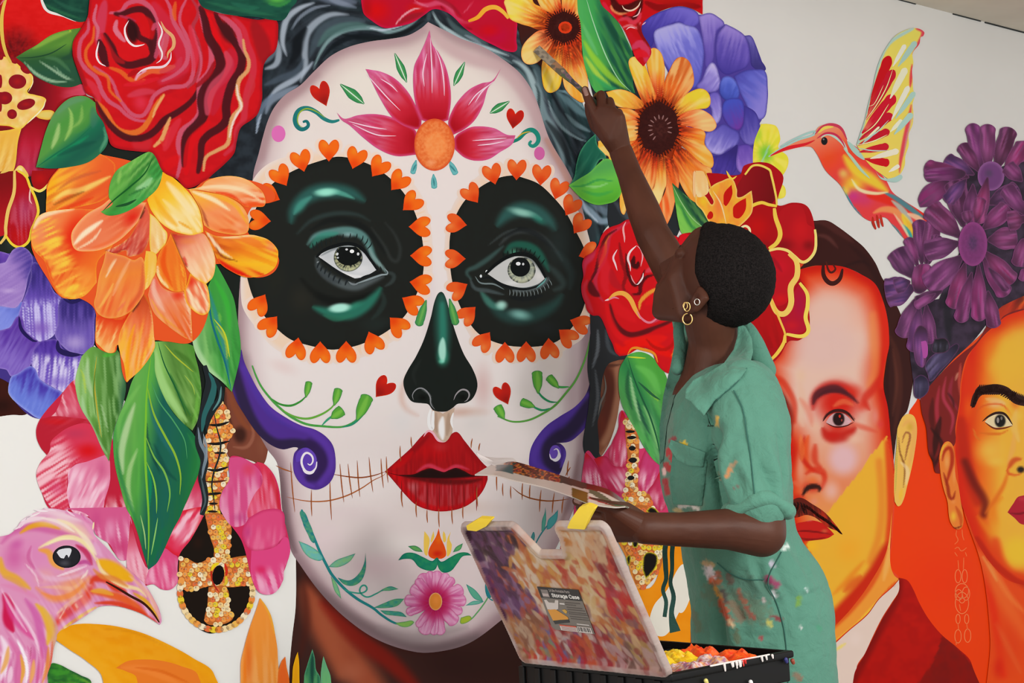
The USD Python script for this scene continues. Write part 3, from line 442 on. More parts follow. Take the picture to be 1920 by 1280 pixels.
# ---- forehead flower
ff = paint(face, 'forehead_flower', cur.o + np.stack([1335 + 130 * np.cos(TH), 1060 + 130 * np.sin(TH)], 1) / 4, '#b0182c', [], 4, label='magenta five-petalled flower on the forehead')
def fpet(o, axis, veins):
    p = paint(ff, 'petal', o, '#c23a5e', [G(axis, '#a81422', '#c42a3c', '#c8446c', '#d078a0'), K(axis, '#e8b4cc', .5, 13, len(o) % 11, .2, .6), K(axis, '#a01a34', .5, 13, len(o) % 7), B(*[float(q) for q in axis.split()[0].split(',')], 150, 120, '#9c0f1a', .6), E('#cf5a90', 26, .7)], 2)
    strokes(p, 'petal_line', [(v, '#ecccd8', 8) for v in veins])
fpet("1200,1160! 1050,1170 920,1120 800,1030 700,940 640,900 605,845! 660,890 760,865 880,855 1000,875 1120,930 1200,990", "1220,1050 640,890", ["690,910 850,950 980,970", "720,930 900,1010 1050,1020"])
fpet("1490,1120! 1560,1180 1640,1205 1740,1195 1830,1140 1920,1080 1945,1015! 1880,1010 1780,960 1640,948 1560,975 1490,1030", "1480,1060 1930,1030", ["1880,1035 1750,1045 1620,1055", "1860,1060 1760,1080 1660,1090"])
fpet("1195,970! 1100,940 1020,880 930,740 870,620 820,520 785,490 755,435! 800,510 850,522 940,540 1040,590 1130,680 1190,780 1240,900! 1230,960", "1210,940 800,500", ["830,560 900,640 990,740 1080,830", "930,590 1010,640 1060,690"])
fpet("1480,1010! 1560,970 1640,900 1700,790 1740,660 1790,600 1835,515! 1770,605 1690,625 1600,670 1520,750 1470,830 1440,930", "1450,960 1790,600", ["1740,640 1650,710 1590,790", "1780,610 1700,680 1640,770"])
fpet("1240,900! 1200,800 1178,650 1185,500 1230,400 1270,310 1300,228! 1320,330 1370,400 1420,500 1450,620 1460,750 1440,900! 1340,930", "1330,920 1300,300", ["1305,280 1312,430 1318,560 1318,700", "1340,360 1380,460 1405,600 1410,720", "1280,400 1250,540 1260,650"])
p = paint(ff, 'flower_centre', cur.o + np.stack([1337 + 152 * np.cos(TH), 1085 + 195 * np.sin(TH)], 1) / 4, '#dc6a34', [B(1345, 1090, 100, 130, '#ee8a4c', .95, 0, .6), N('#f0a468', .5, 16, 16, 4), B(1310, 1220, 60, 40, '#f0a878', .7), E('#cf4a26', 26, .8)], 2)
# ---- chin flowers
tile(1, 3)
TL = '#2f8a86'
sp = strokes(face, 'painted_vine', [("340,-20 380,60 430,180 480,300 530,400 570,470 660,570 760,650 880,720 940,770 1040,830 1100,835", '#2c7f80', 20, .4), ("660,580 720,600 790,605 830,580 815,548 785,560 780,600 830,635 900,610 960,575", '#3f9a86', 11, .4)], label='teal vine with slim leaves curving round the chin')
for o, c in [("340,-10 400,80 435,180 430,230 385,160 350,80", '#2a7a80'), ("318,215! 400,250 470,300 495,355 420,350 360,300", '#6fb3ae'), ("540,410! 600,360 680,330 745,308! 700,370 620,410", '#7ab59a'), ("610,490! 700,510 770,460 810,380 820,305! 822,420 790,510 730,550 660,540", '#3a8a7c'), ("560,480! 600,530 625,590 638,650! 590,590", '#7ab58a'), ("900,610! 960,570 1010,555 1068,575! 1000,588 950,590", '#4f9a8a'), ("880,715! 960,680 1040,650 1110,648! 1060,700 970,718", '#3a9088'), ("930,735! 1020,740 1090,750 1130,785! 1040,775 970,765", '#3f958e'), ("1040,830! 1110,820 1180,818 1150,855 1090,858", '#8ab95c')]:
    paint(sp, 'leaf', o, c, [E('#2a6f72', 10, .6), N('#9cc86a', .4, 30, 20, 4)], 1.8)
vr = strokes(face, 'painted_vine', [("1535,820 1600,810 1660,750 1720,670 1760,600 1790,560", '#6aa06a', 10, .4), ("1740,640 1780,660 1815,630", '#2f7f80', 9)])
for o, c in [("1575,538! 1640,580 1690,640 1705,672! 1640,650 1600,600", '#5fa58a'), ("1570,700! 1630,665 1710,670! 1660,690", '#6fae9a'), ("1535,790! 1600,775 1615,800 1570,832 1532,832", '#a5b53c'), ("1750,440! 1790,560 1760,640 1730,630 1718,540", '#2f7f86')]: paint(vr, 'leaf', o, c, [E('#2a6f72', 9, .5)], 1.8)
tile(2, 3)
v3 = strokes(face, 'painted_vine', [("165,260 200,190 240,130 290,70 330,0", '#3f7f84', 10, .4)])
for o, c in [("130,240! 140,190 165,150 160,230 125,275!", '#4f8f8e'), ("220,140! 225,60 245,0 250,-40! 255,60 235,140", '#5aa08c'), ("260,130! 270,60 320,10 345,-20! 335,60 290,120", '#4f9a9a')]: paint(v3, 'leaf', o, c, [E('#2a6a70', 9, .5)], 1.8)
tile(1, 3)
tu = paint(face, 'painted_bud', "1370,120! 1350,180 1300,270 1293,320 1320,345 1360,350! 1400,345 1425,320 1415,260 1385,190", '#d8501e', [B(1360, 310, 60, 40, '#c01f14', .8), B(1370, 200, 40, 60, '#e06a1c', .8)], 1.8, label='red flame-shaped bud on the chin')
for o in ["1262,140! 1300,200 1290,280 1275,325 1258,260", "1330,140! 1335,190 1310,225", "1405,140! 1420,170 1415,225 1400,180", "1460,145! 1450,200 1468,250 1440,330 1430,280 1435,200"]: paint(tu, 'flame', o, '#e8c05a', [], 2)
for o, c in [("1065,360! 1110,310 1180,305 1260,340 1320,365 1360,340 1365,380! 1340,430 1290,437 1220,410 1170,355 1110,350", '#1f7a62'), ("1360,345! 1390,370 1450,340 1520,305 1580,302 1615,322! 1550,330 1510,380 1460,440 1400,450 1365,410", '#1f7a5c'), ("1138,255! 1190,250 1230,270 1250,298! 1190,290", '#6aa05a'), ("1475,300! 1500,260 1550,232! 1530,280", '#6fa866')]: paint(tu, 'leaf', o, c, [E('#155a50', 12, .6), N('#3f9a5c', .4, 30, 30, 3)], 1.8)
dz = paint(face, 'chin_daisy', cur.o + np.stack([1343 + 80 * np.cos(TH), 670 + 80 * np.sin(TH)], 1) / 4, '#b0305a', [], 3, label='pink daisy on the chin')
for tx, ty, w in [(1235, 460, 90), (1300, 440, 70), (1360, 438, 80), (1430, 455, 70), (1478, 490, 70), (1550, 570, 100), (1575, 660, 90), (1545, 750, 70), (1500, 835, 100), (1385, 920, 80), (1330, 920, 70), (1250, 915, 100), (1205, 860, 60), (1125, 755, 70), (1110, 660, 90), (1160, 560, 100), (1200, 500, 70)]:
    ax = f"1343,668 {tx},{ty}"
    paint(dz, 'petal', petal_pts(1343, 668, tx, ty, w, .66, .8), '#c84f8a', [G(ax, '#8e1438', '#b8285a', '#cf6a9c', '#d98ab4'), K(ax, '#eec4d8', .6, 9, int(tx) % 9, .4, .7), E('#b83a78', 10, .6)], 1.8)
paint(dz, 'flower_centre', cur.o + np.stack([1343 + 50 * np.cos(TH), 668 + 66 * np.sin(TH)], 1) / 4, '#e08a3c', [B(1345, 660, 40, 50, '#ea9248', .8), E('#e8b48c', 9, .9)], 2)
# the hair strands that hang in front of the right ear
tile(2, 2)
strokes(hair, 'hair_strand', [("600,-60 590,200 620,400 610,560 570,680 560,800 600,880 650,960 680,1040 690,1110", '#2c2e30', 60, .6), ("630,240 640,380 620,520 590,640 580,760 610,860", '#8f9498', 14), ("660,200 650,380 660,480 630,600 610,720 640,830 690,920 700,1010", '#3a3a3a', 20), ("690,250 700,360 660,470 630,600", '#6d6660', 14), ("640,-20 650,60 620,160 640,260", '#8a8e92', 20), ("680,-20 700,70 760,110 830,130", '#50565a', 40), ("690,80 760,100 840,130", '#9aa0a4', 14), ("560,780 620,900 670,1010 685,1100", '#5c6468', 12)], label='loose dark hair strands in front of the right ear')
# ================================================================ mural, left side
tile(0, 2)
paint(mural, 'painted_dark_hair', "0,190 75,270 60,380 130,470 210,530 100,550 0,542", '#3b1813', [B(20, 480, 120, 90, '#1f0f0c', .6)], 6, label='dark brown painted curve behind the violet petals')
tile(0, 1)
# ---- red trumpet flower with yellow edges
tile(0, 0)
fl = paint(mural, 'painted_trumpet_flower', "0,0! 280,0! 330,70 560,160 660,170 640,420 640,700 720,760 500,1280! 0,1280!", '#8e1218', [B(300, 300, 300, 200, '#c01414', .8), N('#b0182a', .4, 120, 60, 3)], 5, label='red trumpet flower with yellow edges, top left of the mural')
paint(fl, 'petal', "20,0! 285,0! 330,70 480,130 560,160 650,170 610,215 520,230 380,270 270,340 120,430! 60,440 25,330 10,150", '#c41414', [B(140, 330, 190, 190, '#4c0a0f', .95), G("300,40 150,400", '#d01a18', '#c41414', '#7a0c10', op=.45), K("110,430 330,150", '#3c0a10', .6, 14, 3, .75, .1, True), N('#dc3030', .25, 60, 30, 5)], 3)
paint(fl, 'petal', "200,690! 250,560 330,590 480,650 620,635 650,700 540,720 440,770 400,835 340,825 300,770", '#86101a', [G("250,640 640,680", '#5e0d18', '#9a1420', '#d0506a'), K("300,680 640,670", '#c8485c', .8, 12, 4, .3, .9), B(500, 640, 120, 25, '#c41a1c', .7)], 3)
paint(fl, 'petal', "255,880! 300,890 370,920 350,1040 300,1160 285,1255 330,1285 130,1320 112,1200 130,1080 165,960", '#a3142c', [G("250,900 210,1280", '#8e0f18', '#b01c34', '#a82a48'), K("260,900 200,1280", '#c04a62', .5, 14, 6, .2, .9), E('#70101c', 30, .7)], 3)
paint(fl, 'petal', "0,940! 60,955 95,970 0,1005!", '#75121a')
for o, c in (("160,965! 135,1060 105,1270 50,1310 0,1330! 0,1010! 60,975 120,962", '#e3ae48'), ("105,1280! 150,1240 195,1280 210,1330 130,1340", '#e8d9a8')):
    paint(fl, 'petal', o, c, [K("140,960 20,1320", '#f2dc96', .8, 16, 8), K("140,960 20,1320", '#d08a30', .5, 12, 9), E('#e8c24a', 26, .7)])
paint(fl, 'flower_centre', "0,395! 60,430 120,470 175,520 245,570 235,640 205,690 260,710 342,740 330,790 270,870 200,930 160,965 120,965 60,945 0,932!", '#e2be64', [N('#f0d9a0', .7, 60, 60, 5), N('#e8a85a', .5, 50, 50, 9), B(20, 480, 60, 60, '#eec088', .8), E('#e9c53e', 22, .8)], 3, label='yellow flower centre with dark red spots')
paint(fl, 'petal', "262,868! 312,830 405,838 385,892 300,890", '#dcc36b', [E('#e8a020', 20, .6)])
for i, (x, y, a, b, r) in enumerate([(130, 612, 66, 54, 0), (35, 735, 56, 48, 0), (195, 782, 70, 38, -18), (90, 856, 37, 36, 30), (192, 520, 44, 28, 35), (100, 452, 34, 20, 40), (8, 420, 18, 30, 0), (0, 800, 14, 40, 0), (4, 610, 12, 50, 0)]):
    t = np.linspace(0, 2 * np.pi, 17)[:-1]; rr = math.radians(r)
    q = np.stack([x + a * np.cos(t) * math.cos(rr) - b * np.sin(t) * math.sin(rr), y + a * np.cos(t) * math.sin(rr) + b * np.sin(t) * math.cos(rr)], 1) / 4
    paint(fl, 'spot', cur.o + q, '#86141e', [B(x, y, a * .7, b * .7, '#a81a1c', .7)], 2.5)
strokes(fl, 'edge_line', [("42,-10 14,120 18,290 45,400 80,470", '#d6b352', 26, .3), ("0,40 20,10 42,-5", '#c86a70', 10), ("210,690 245,620 240,570", '#f0e4b0', 6), ("200,930 320,810 342,745", '#efe3b8', 10)])
tile(0, 1)
paint(fl, 'petal', "0,10! 60,5 108,0! 104,160 70,290 45,420 40,480 0,545!", '#9c1119', [G("0,100 60,400", '#7a0d14', '#b01a20')])
paint(fl, 'petal', "240,0! 420,0! 370,60 352,110 300,150 262,135 235,70", '#9a1116', [B(300, 60, 70, 60, '#b31414', .8)])
paint(fl, 'petal', "108,0! 135,0! 190,55 232,130 262,195 288,300 272,370 242,430 215,530 150,572 90,548 40,485 46,400 75,290 102,160", '#a80f1c', [B(185, 300, 120, 190, '#a83a5c', .9), B(150, 500, 110, 100, '#b80c0c', .8), K("140,20 160,500", '#c86a80', .5, 12, 3, .3, .5), E('#8e0f14', 36, .5)])
strokes(fl, 'edge_line', [("108,0 104,160 60,300 42,420 40,490 0,548", '#e2bd68', 26, .4), ("0,20 30,8 75,-4", '#e0bd60', 16), ("132,-2 192,40 225,120 262,200 286,300 268,370 238,440 212,530 150,572 92,552 38,482", '#e8ca42', 20, .2), ("225,120 290,152 330,135 365,95", '#ecd56c', 20, .5), ("225,130 222,220 240,250", '#e8b8b0', 12)])
# ---- violet flower
vf = paint(mural, 'painted_violet_flower', "0,575! 60,620 160,575 230,620 320,720 460,960 640,930 715,850 705,1300 640,1400 470,1640 450,1730 300,1860 100,1720 65,1590 0,1470!", '#43347e', [], 6, label='violet and blue flower at the left edge of the mural')
def vpet(o, base, top, light, axis, band=None, extra=()):
    d = [K(axis, light, .55, 9, len(o) % 17, .2, .8), K(axis, top, .8, 12, len(o) % 13, .75, .1), G(axis.split()[0], axis.split()[-1], top, base, base, op=.5)]
    if band: d += [K(axis, '#cfc6ea', .9, 7, 5, band - .18, band), ]
    return paint(vf, 'petal', o, base, d + list(extra) + [E('#b9a6d8', 14, .35)], 3)
vpet("0,575! 62,622 45,690 0,735!", '#6442a0', '#4a2f85', '#8a68b8', "0,700 60,600")
vpet("60,650 100,590 170,572 230,620 246,690 210,800 190,900 155,990 100,1032 40,1020 0,965! 0,725! 30,690", '#9676bb', '#463689', '#c9b2dc', "235,720 30,830", None, [B(235, 760, 70, 150, '#43358a', .8), B(60, 900, 90, 30, '#d6c0e2', .5)])
vpet("0,965! 50,1022 120,1025 165,985 150,1060 70,1180 0,1262!", '#7a86d6', '#5560b8', '#a4acea', "150,1000 0,1180")
vpet("245,690 320,720 360,790 400,900 462,960 442,1100 412,1220 340,1272 260,1275 185,1210 142,1100 160,1000 200,900 228,800", '#6d52b2', '#382b78', '#9078c6', "300,720 300,1270", None, [K("290,900 300,1060", '#d4cdf0', .9, 8, 4, .2, .7), B(300, 1180, 130, 90, '#7a58b0', .8), K("300,720 300,1000", '#2c2264', .7, 12, 5, .9, .2)])
vpet("455,960 545,975 640,930 712,850 706,1150 705,1290 690,1320 640,1370 560,1370 490,1335 412,1240 430,1150", '#6a54a8', '#33296e', '#a18fcb', "570,950 560,1360", None, [B(560, 1290, 130, 90, '#b29fd0', .8), K("570,950 560,1340", '#2f2468', .8, 11, 8, .7, .3)])
tile(0, 2)
vpet("0,-50! 60,-100 145,-190 200,-70 290,0 290,25 250,80 230,170 180,230 85,262 40,210 0,180!", '#7a5fb6', '#54328f', '#a28fd0', "240,-40 80,230", None, [K("230,-20 90,230", '#542f94', .8, 14, 3, .8, .3)])
vpet("290,10 340,-10 430,-10 470,55 560,98 612,110 600,150 572,270 520,340 470,380 400,345 300,282 245,200 228,120", '#6a4eb2', '#3a1f7c', '#8f78c8', "420,-20 440,370", None, [K("450,40 430,220", '#e6e0f4', .9, 10, 9, .25, .6), B(430, 300, 170, 70, '#7a62ba', .7)])
vpet("85,262 130,240 222,185 262,205 300,282 400,348 462,382 450,450 400,545 300,580 200,522 100,440 62,380 66,310", '#6a7bd0', '#3e2b96', '#93a2e6', "340,250 220,560", None, [K("300,260 240,480", '#45309a', .9, 15, 6, .9, .25), E('#8fa6ea', 30, .5)])
stroke(vf, 'shade_line', "430,-10 440,60 520,95 605,100", '#241c4e', 40)
tile(0, 1)
stroke(vf, 'shade_line', "140,1090 160,1190 240,1270 280,1280", '#231a50', 26)
stroke(vf, 'shade_line', "470,960 540,985 640,935 690,890", '#241d52', 30)
# ---- pink flower behind the leaves
tile(0, 2)
pf = paint(mural, 'painted_pink_flower', "470,380 560,290 700,300 860,800 1000,1300 1350,1250 1500,1000 1560,1290 1500,1480 1400,1570 1345,1700 1330,1800 1280,1855 1150,1820 1050,1825 950,1640 860,1590 700,1360 380,1260 310,1130 270,1000 300,910 350,850 270,700 300,580", '#c02a44', [], 6, label='big pink blossom hanging behind the long green leaves')
def ppet(o, base, dabs): return paint(pf, 'petal', o, base, dabs, 3)
ppet("470,380! 560,285 620,300 650,400 680,600 500,575 400,565 300,585! 400,545 450,450", '#c4384e', [G("600,300 420,560", '#c4182a', '#cf5068', '#b8283e'), K("560,590 500,420", '#f0bcc4', .85, 16, 3, .0, .5), B(500, 520, 110, 70, '#e9a4b2', .5)])
ppet("300,582! 400,560 520,568 680,600 700,680 500,690 400,740 372,800 350,852! 300,790 270,700", '#b22334', [B(420, 600, 160, 40, '#c81a20', .8), K("330,780 640,600", '#d05060', .4, 16, 4)])
ppet("372,815 380,750 440,690 520,640 630,612 700,640 760,760 785,850! 680,900 560,920 512,980 500,1080 512,1170 490,1290 400,1262 310,1130 270,1000 300,910 350,850", '#cf3a54', [B(660, 820, 150, 90, '#d0161c', .95), B(560, 690, 150, 60, '#b83a58', .7), K("640,760 330,960", '#f4c4cc', .95, 14, 7, .15, .6), B(430, 830, 120, 60, '#e8a2b0', .45), B(430, 1100, 120, 90, '#d24a70', .7), B(480, 1060, 50, 120, '#c62038', .6)])
ppet("510,980 560,925 650,900 785,850! 822,900 822,1050 785,1180 750,1290 560,1290 502,1160 508,1060", '#dc7a9c', [K("740,880 560,1260", '#f6d2de', .9, 15, 5, .1, .5), B(760, 960, 60, 120, '#c85a84', .7), B(560, 1120, 60, 160, '#e298b4', .6), B(630, 1200, 120, 60, '#f0c0d0', .6)])
ppet("822,900! 850,800 900,1000 960,1200 1000,1300 770,1300! 805,1150 824,1040", '#b8253c', [K("840,900 870,1280", '#f2cdd2', .9, 14, 6, .6, .95), B(830, 1250, 70, 60, '#eab8c2', .6)])
ppet("1340,1290! 1400,1200 1490,990 1545,1040 1560,1290", '#c4395a', [G("1500,1000 1420,1280", '#c0203a', '#cc4a68', '#d86a88'), K("1500,1000 1440,1290", '#f0bfca', .8, 14, 4, .3, .9)])
tile(0, 3)
ppet("480,-30! 940,-40! 985,70 965,200 950,350 900,358 860,310 820,240 760,200 712,160 690,85 640,10", '#cf5c8a', [K("820,-20 880,330", '#f0c4d6', .9, 18, 3, .1, .6), B(900, 260, 90, 100, '#c03a6c', .8), B(720, 60, 60, 120, '#c44a80', .6), B(830, 120, 60, 110, '#e8b0c8', .5)])
ppet("975,50! 1030,260 1085,400 1112,430 1100,520 1080,545 1020,522 960,450 946,355 962,200", '#d4526f', [G("980,100 1040,530", '#bc2840', '#e28aa2', '#cc4a66'), K("990,120 1060,520", '#f2c6d0', .8, 14, 8, .3, .7)])
ppet("1112,430! 1180,265 1250,275 1332,340 1347,420 1332,520 1280,577 1210,577 1150,540 1092,535", '#d64f7e', [K("1180,300 1220,570", '#f0b8cc', .8, 16, 5, .1, .5), B(1310, 430, 50, 120, '#c43a6a', .6), E('#c8406c', 24, .5)])
ppet("1310,0! 1545,-40 1525,20 1480,130 1440,230 1400,292 1332,326 1262,285 1212,225 1250,120", '#d63654', [K("1290,250 1480,20", '#f4c6d2', .95, 14, 6, .05, .35), B(1370, 150, 60, 170, '#eaa6bc', .6, 25), E('#d02030', 40, .8)])
# ---- long green leaves
def leaf(parent, o, cols, axis, veins, dabs=(), res=3., label=None, name='painted_leaf'):
    """A painted leaf: side colours from one edge to the other, soft streaks along the axis, crisp vein lines."""
    p = paint(parent, name, o, cols[0], list(dabs), res, label)
    if veins: strokes(p, 'vein', veins)
    return p
tile(0, 2)
leaf(mural, "610,110! 690,40 760,60 870,60 912,150 940,290 940,370 912,500 870,600 842,700 815,900! 760,800 690,640 610,510 575,410 563,280", ['#5d9443'], "740,60 815,890",
     [("722,110 705,300 722,480 745,640 760,720", '#b5a83e', 10), ("715,200 700,360 718,560", '#5a8030', 8)],
     [G("560,300 940,300", '#9cc07a', '#6fa24c', '#5c8c40', '#44722f', '#2c5a30'), K("740,60 800,880", '#a9cf8e', .6, 16, 3, 0, .1), K("740,60 800,880", '#3f7026', .5, 14, 5), B(930, 420, 60, 260, '#1f4a34', .8), L("610,400 640,560 740,760 800,850", '#a8cc98', 40, .8), L("660,120 650,260 690,420", '#b9d0a8', 40, .6), L("600,200 625,270 640,390", '#b3c84e', 18, .7), L("750,450 790,600 810,680", '#a9c893', 16, .7), L("760,110 860,90", '#4fae3a', 30, .7)], label='mid-green painted leaf under the violet flower')
tile(0, 2)
leaf(mural, "1130,80! 1160,0! 1240,0 1440,30 1462,110 1490,220 1508,370 1500,480 1480,590 1440,668! 1380,620 1290,520 1210,380 1160,230", ['#5f9440'], "1150,60 1440,660",
     [("1180,0 1230,170 1320,360 1400,560", '#1f5a32', 9), ("1230,20 1310,110 1450,230", '#a8b83c', 10), ("1380,250 1440,330 1460,400", '#9cb850', 8)],
     [G("1150,300 1490,220", '#8fc06a', '#88bc62', '#55803a', '#608f40', '#4f8a34'), K("1160,40 1440,650", '#34601f', .6, 14, 6), K("1160,40 1440,650", '#a8cf7e', .5, 16, 7), L("1165,60 1190,230 1270,420 1400,610", '#a5d084', 60, .8), L("1270,230 1350,420 1430,560", '#2f6a30', 26, .8), L("1300,60 1400,140 1470,230", '#3f6a26', 40, .6), L("1480,380 1470,520 1440,640", '#79ba4e', 30, .6)], label='green painted leaf with a pale left half, above the largest leaf')
leaf(mural, "1125,100! 1150,80 1160,230 1210,380 1300,540 1420,660 1470,730 1500,820 1490,970 1440,1100 1370,1260 1345,1320 1300,1400 1180,1650 1110,1710! 1075,1600 1030,1440 990,1330 945,1250 890,1060 858,920 846,790 850,680 880,580 940,440 1000,270", ['#4f9148'], "1130,120 1105,1700",
     [("1130,110 1110,250 1095,420 1090,600 1085,800 1092,1000 1110,1280 1112,1500 1105,1680", '#7cb93a', 16), ("1100,330 1150,540 1240,720 1310,850 1350,1000 1345,1150", '#8ab33c', 16), ("1085,700 1150,860 1230,980 1270,1130 1250,1280", '#79b050', 14), ("1130,300 1190,450 1300,600 1380,740 1400,880", '#4f9a64', 9), ("1095,900 1150,1040 1170,1180 1170,1290", '#86bd4a', 12), ("1050,1300 1080,1440 1090,1560", '#9ac079', 10), ("1180,1320 1160,1440 1130,1600", '#8ac06a', 10)],
     [G("850,800 1490,880", '#4f9a4a', '#6aa851', '#5aa548', '#1e5c50', '#206052', '#1f6446', '#2b7a3c'), K("1120,140 1105,1690", '#2c6a3a', .4, 18, 8), L("1010,460 950,640 910,820 920,1000", '#bcd3a2', 50, .8), L("1030,800 970,960 960,1120 1000,1280", '#b4d093', 36, .7), L("1050,320 900,560 880,760", '#7dbb5e', 40, .6), L("1110,420 1180,640 1330,900", '#2a6a6a', 50, .7), L("1150,760 1240,960 1330,1050", '#17493f', 30, .7), L("1400,680 1490,880 1440,1050", '#2f7f48', 30, .6), L("1095,600 1110,760 1200,1000", '#143f38', 24, .7), L("1100,920 1125,1060 1110,1280", '#12875f', 20, .8), L("870,800 900,1000 1000,1300 1060,1500", '#2f7a45', 30, .6), L("1240,1380 1160,1560 1115,1690", '#1d6a44', 50, .7)], 3, label='largest painted leaf, deep green on its right half, hanging to a point')
tile(0, 1)
leaf(mural, "1420,1040! 1500,1000 1560,860 1600,760 1612,690! 1690,830 1750,960 1775,1100 1800,1280 1800,1380 1770,1520 1735,1658! 1660,1580 1560,1500 1480,1400 1440,1280", ['#4f9c48'], "1600,720 1735,1640",
     [("1562,870 1575,1080 1620,1250 1680,1420 1730,1640", '#1f6a74', 16), ("1600,1110 1680,1220 1720,1400", '#c4ca3c', 12)],
     [G("1440,1200 1800,1150", '#9cc98a', '#7fb86a', '#3f9440', '#449a44', '#3f9040'), K("1580,800 1735,1640", '#2c7030', .6, 18, 3), K("1580,800 1735,1640", '#79b86a', .5, 18, 4), L("1470,1080 1450,1290 1540,1470 1690,1600", '#b4d6a4', 60, .8), L("1560,880 1620,1100 1680,1330 1715,1560", '#2f7f9a', 36, .6), L("1620,1160 1690,1280 1700,1420", '#d2cd3c', 22, .6), L("1600,800 1700,1000 1720,1200", '#3fae3c', 40, .7), L("1640,1060 1650,1140", '#7fbd50', 24, .6)], label='bright green painted leaf beside the left eye socket')
# ---- orange flower
of = paint(mural, 'painted_orange_flower', "350,110 420,0 560,-120 860,-100 1220,10 1420,140 1560,60 1900,80 2060,200 1880,280 1860,470 2080,640 2050,760 1900,800 1620,700 1540,850 1560,1060 1440,1280 1240,1280 1140,1280 1000,1500 940,1580 880,1300 860,1360 790,1360 715,1300 710,1050 600,960 460,950 360,820 240,600 240,460 340,310", '#e0582a', [], 6, label='large orange flower with drooping pointed petals, left of the face')
def opet(o, base, dabs, name='petal'): return paint(of, name, o, base, list(dabs) + [E('#f0b52e', 9, .35)], 3)
O1, O2, O3, O4, RD, YL, CR = '#e8742e', '#ef9a3c', '#f2b48a', '#e4512a', '#cf2a16', '#f0ae24', '#f6dfae'
opet("340,300! 345,200 360,100 430,0 560,-110 700,-140 850,-60 858,10 830,160 750,230 600,270 480,300 370,312", O1, [G("360,0 800,240", '#eda234', '#ec8a3c', '#e2622e', '#e0562c'), K("820,20 370,290", '#f4c63c', .8, 18, 3), L("830,40 620,140 480,170 380,240", '#f2d070', 44, .9), L("760,0 560,60 420,150", '#b9573a', 26, .5), L("640,150 500,210 390,260", '#7a4a1c', 22, .6), L("700,200 520,270 390,310", '#e23a18', 30, .7), B(380, 120, 60, 160, '#f0aa20', .7, 20), K("820,20 370,290", '#d0481e', .5, 14, 6)])
opet("400,300 560,285! 660,290 780,300 860,400 840,560 730,680 720,840! 640,930 560,962 470,950 420,900 370,800 330,680 250,590 228,500 250,400 300,330", '#e66a30', [G("260,420 720,800", '#eb8a58', '#e8743c', '#e25a26', '#ec8030'), B(560, 480, 150, 280, '#dc2410', .95, 20), K("640,480 330,620", '#f3d24c', .9, 14, 4, .35, .65), K("600,560 420,820", '#f2a044', .8, 14, 5, .2, .8), B(300, 470, 70, 120, '#ea8a5e', .8), L("245,440 300,350 420,300 560,285", '#f6d8b0', 46, .9), L("260,590 340,690 400,880 470,950 560,960", '#e0401c', 30, .7), B(640, 800, 100, 110, '#f09a44', .7), L("720,850 760,720 800,620", '#f0b080', 30, .8)])
opet("560,590 530,510 545,440 640,330 760,260 850,200 960,230 1095,240! 1060,340 980,440 880,530 760,590 650,605", '#e67a50', [G("600,330 900,560", '#ec8e5c', '#e67a52', '#e88a5e'), B(990, 350, 130, 90, '#d81e14', .95, -45), K("1080,250 560,580", '#d84a2c', .6, 16, 7, .7, .2), L("545,560 620,480 700,420 770,370", '#f8e6c4', 40, .95), L("570,590 690,520 760,430", '#f5dcb8', 18, .8), L("640,600 820,540 950,430", '#ea6a3a', 40, .7), E('#f3b68a', 30, .8)])
opet("780,595! 860,570 960,500 1030,380 1090,240! 1120,330 1125,460 1100,560 1060,620 1000,640 950,640 940,600 860,628 800,622", '#d85a44', [K("1090,250 830,610", '#f2c0a0', .9, 12, 3), K("1090,250 980,630", '#b02a24', .7, 12, 8), L("790,610 870,612 960,570", '#a01f1e', 18, .7), L("1080,260 1060,330 1040,370", '#4a1a1a', 24, .8)])
opet("1120,320! 1170,360 1220,430 1250,470 1240,540 1200,590 1150,630 1120,580", '#eecb8a', [K("1130,320 1170,610", '#f6e8c4', .8, 12, 3), K("1130,320 1180,610", '#e8a050', .6, 12, 4), E('#e8cd48', 16, .8)])
opet("1090,600! 1160,620 1170,700 1165,760 1110,870 1075,900! 1070,760", '#edbb55', [K("1130,600 1090,890", '#f4dc9c', .8, 12, 5), L("1100,620 1090,850", '#f0b030', 22, .7)])
opet("715,1100! 730,1075 900,1110 980,1060 1010,1140 940,1290 870,1310 850,1360 800,1362 740,1310 715,1280", '#e0491f', [G("840,1060 780,1350", '#cf2a12', '#e86a34', '#f2ae5e'), K("880,1080 780,1350", '#f6d08a', .9, 15, 3, .15, .6), B(800, 1330, 60, 40, '#f4b878', .8)])
opet("880,1290! 900,1200 950,1100 1010,1000 1060,900! 1110,980 1140,1100 1150,1230 1155,1330 1060,1480 945,1585! 925,1450 900,1380", '#ea7636', [G("1080,930 960,1550", '#b9421f', '#e4683c', '#ee8238', '#f0a028'), K("1070,920 960,1560", '#f4c04a', .8, 18, 3, .2, .5), K("1070,920 1000,1500", '#f0b090', .6, 14, 4), L("1060,920 1030,990 990,1060", '#3c1c16', 24, .7), L("1130,1040 1150,1280 1060,1460", '#f2c09a', 22, .7), L("1010,1140 960,1320 950,1540", '#f2a81c', 30, .7), B(950, 1520, 50, 90, '#f2a220', .8)])
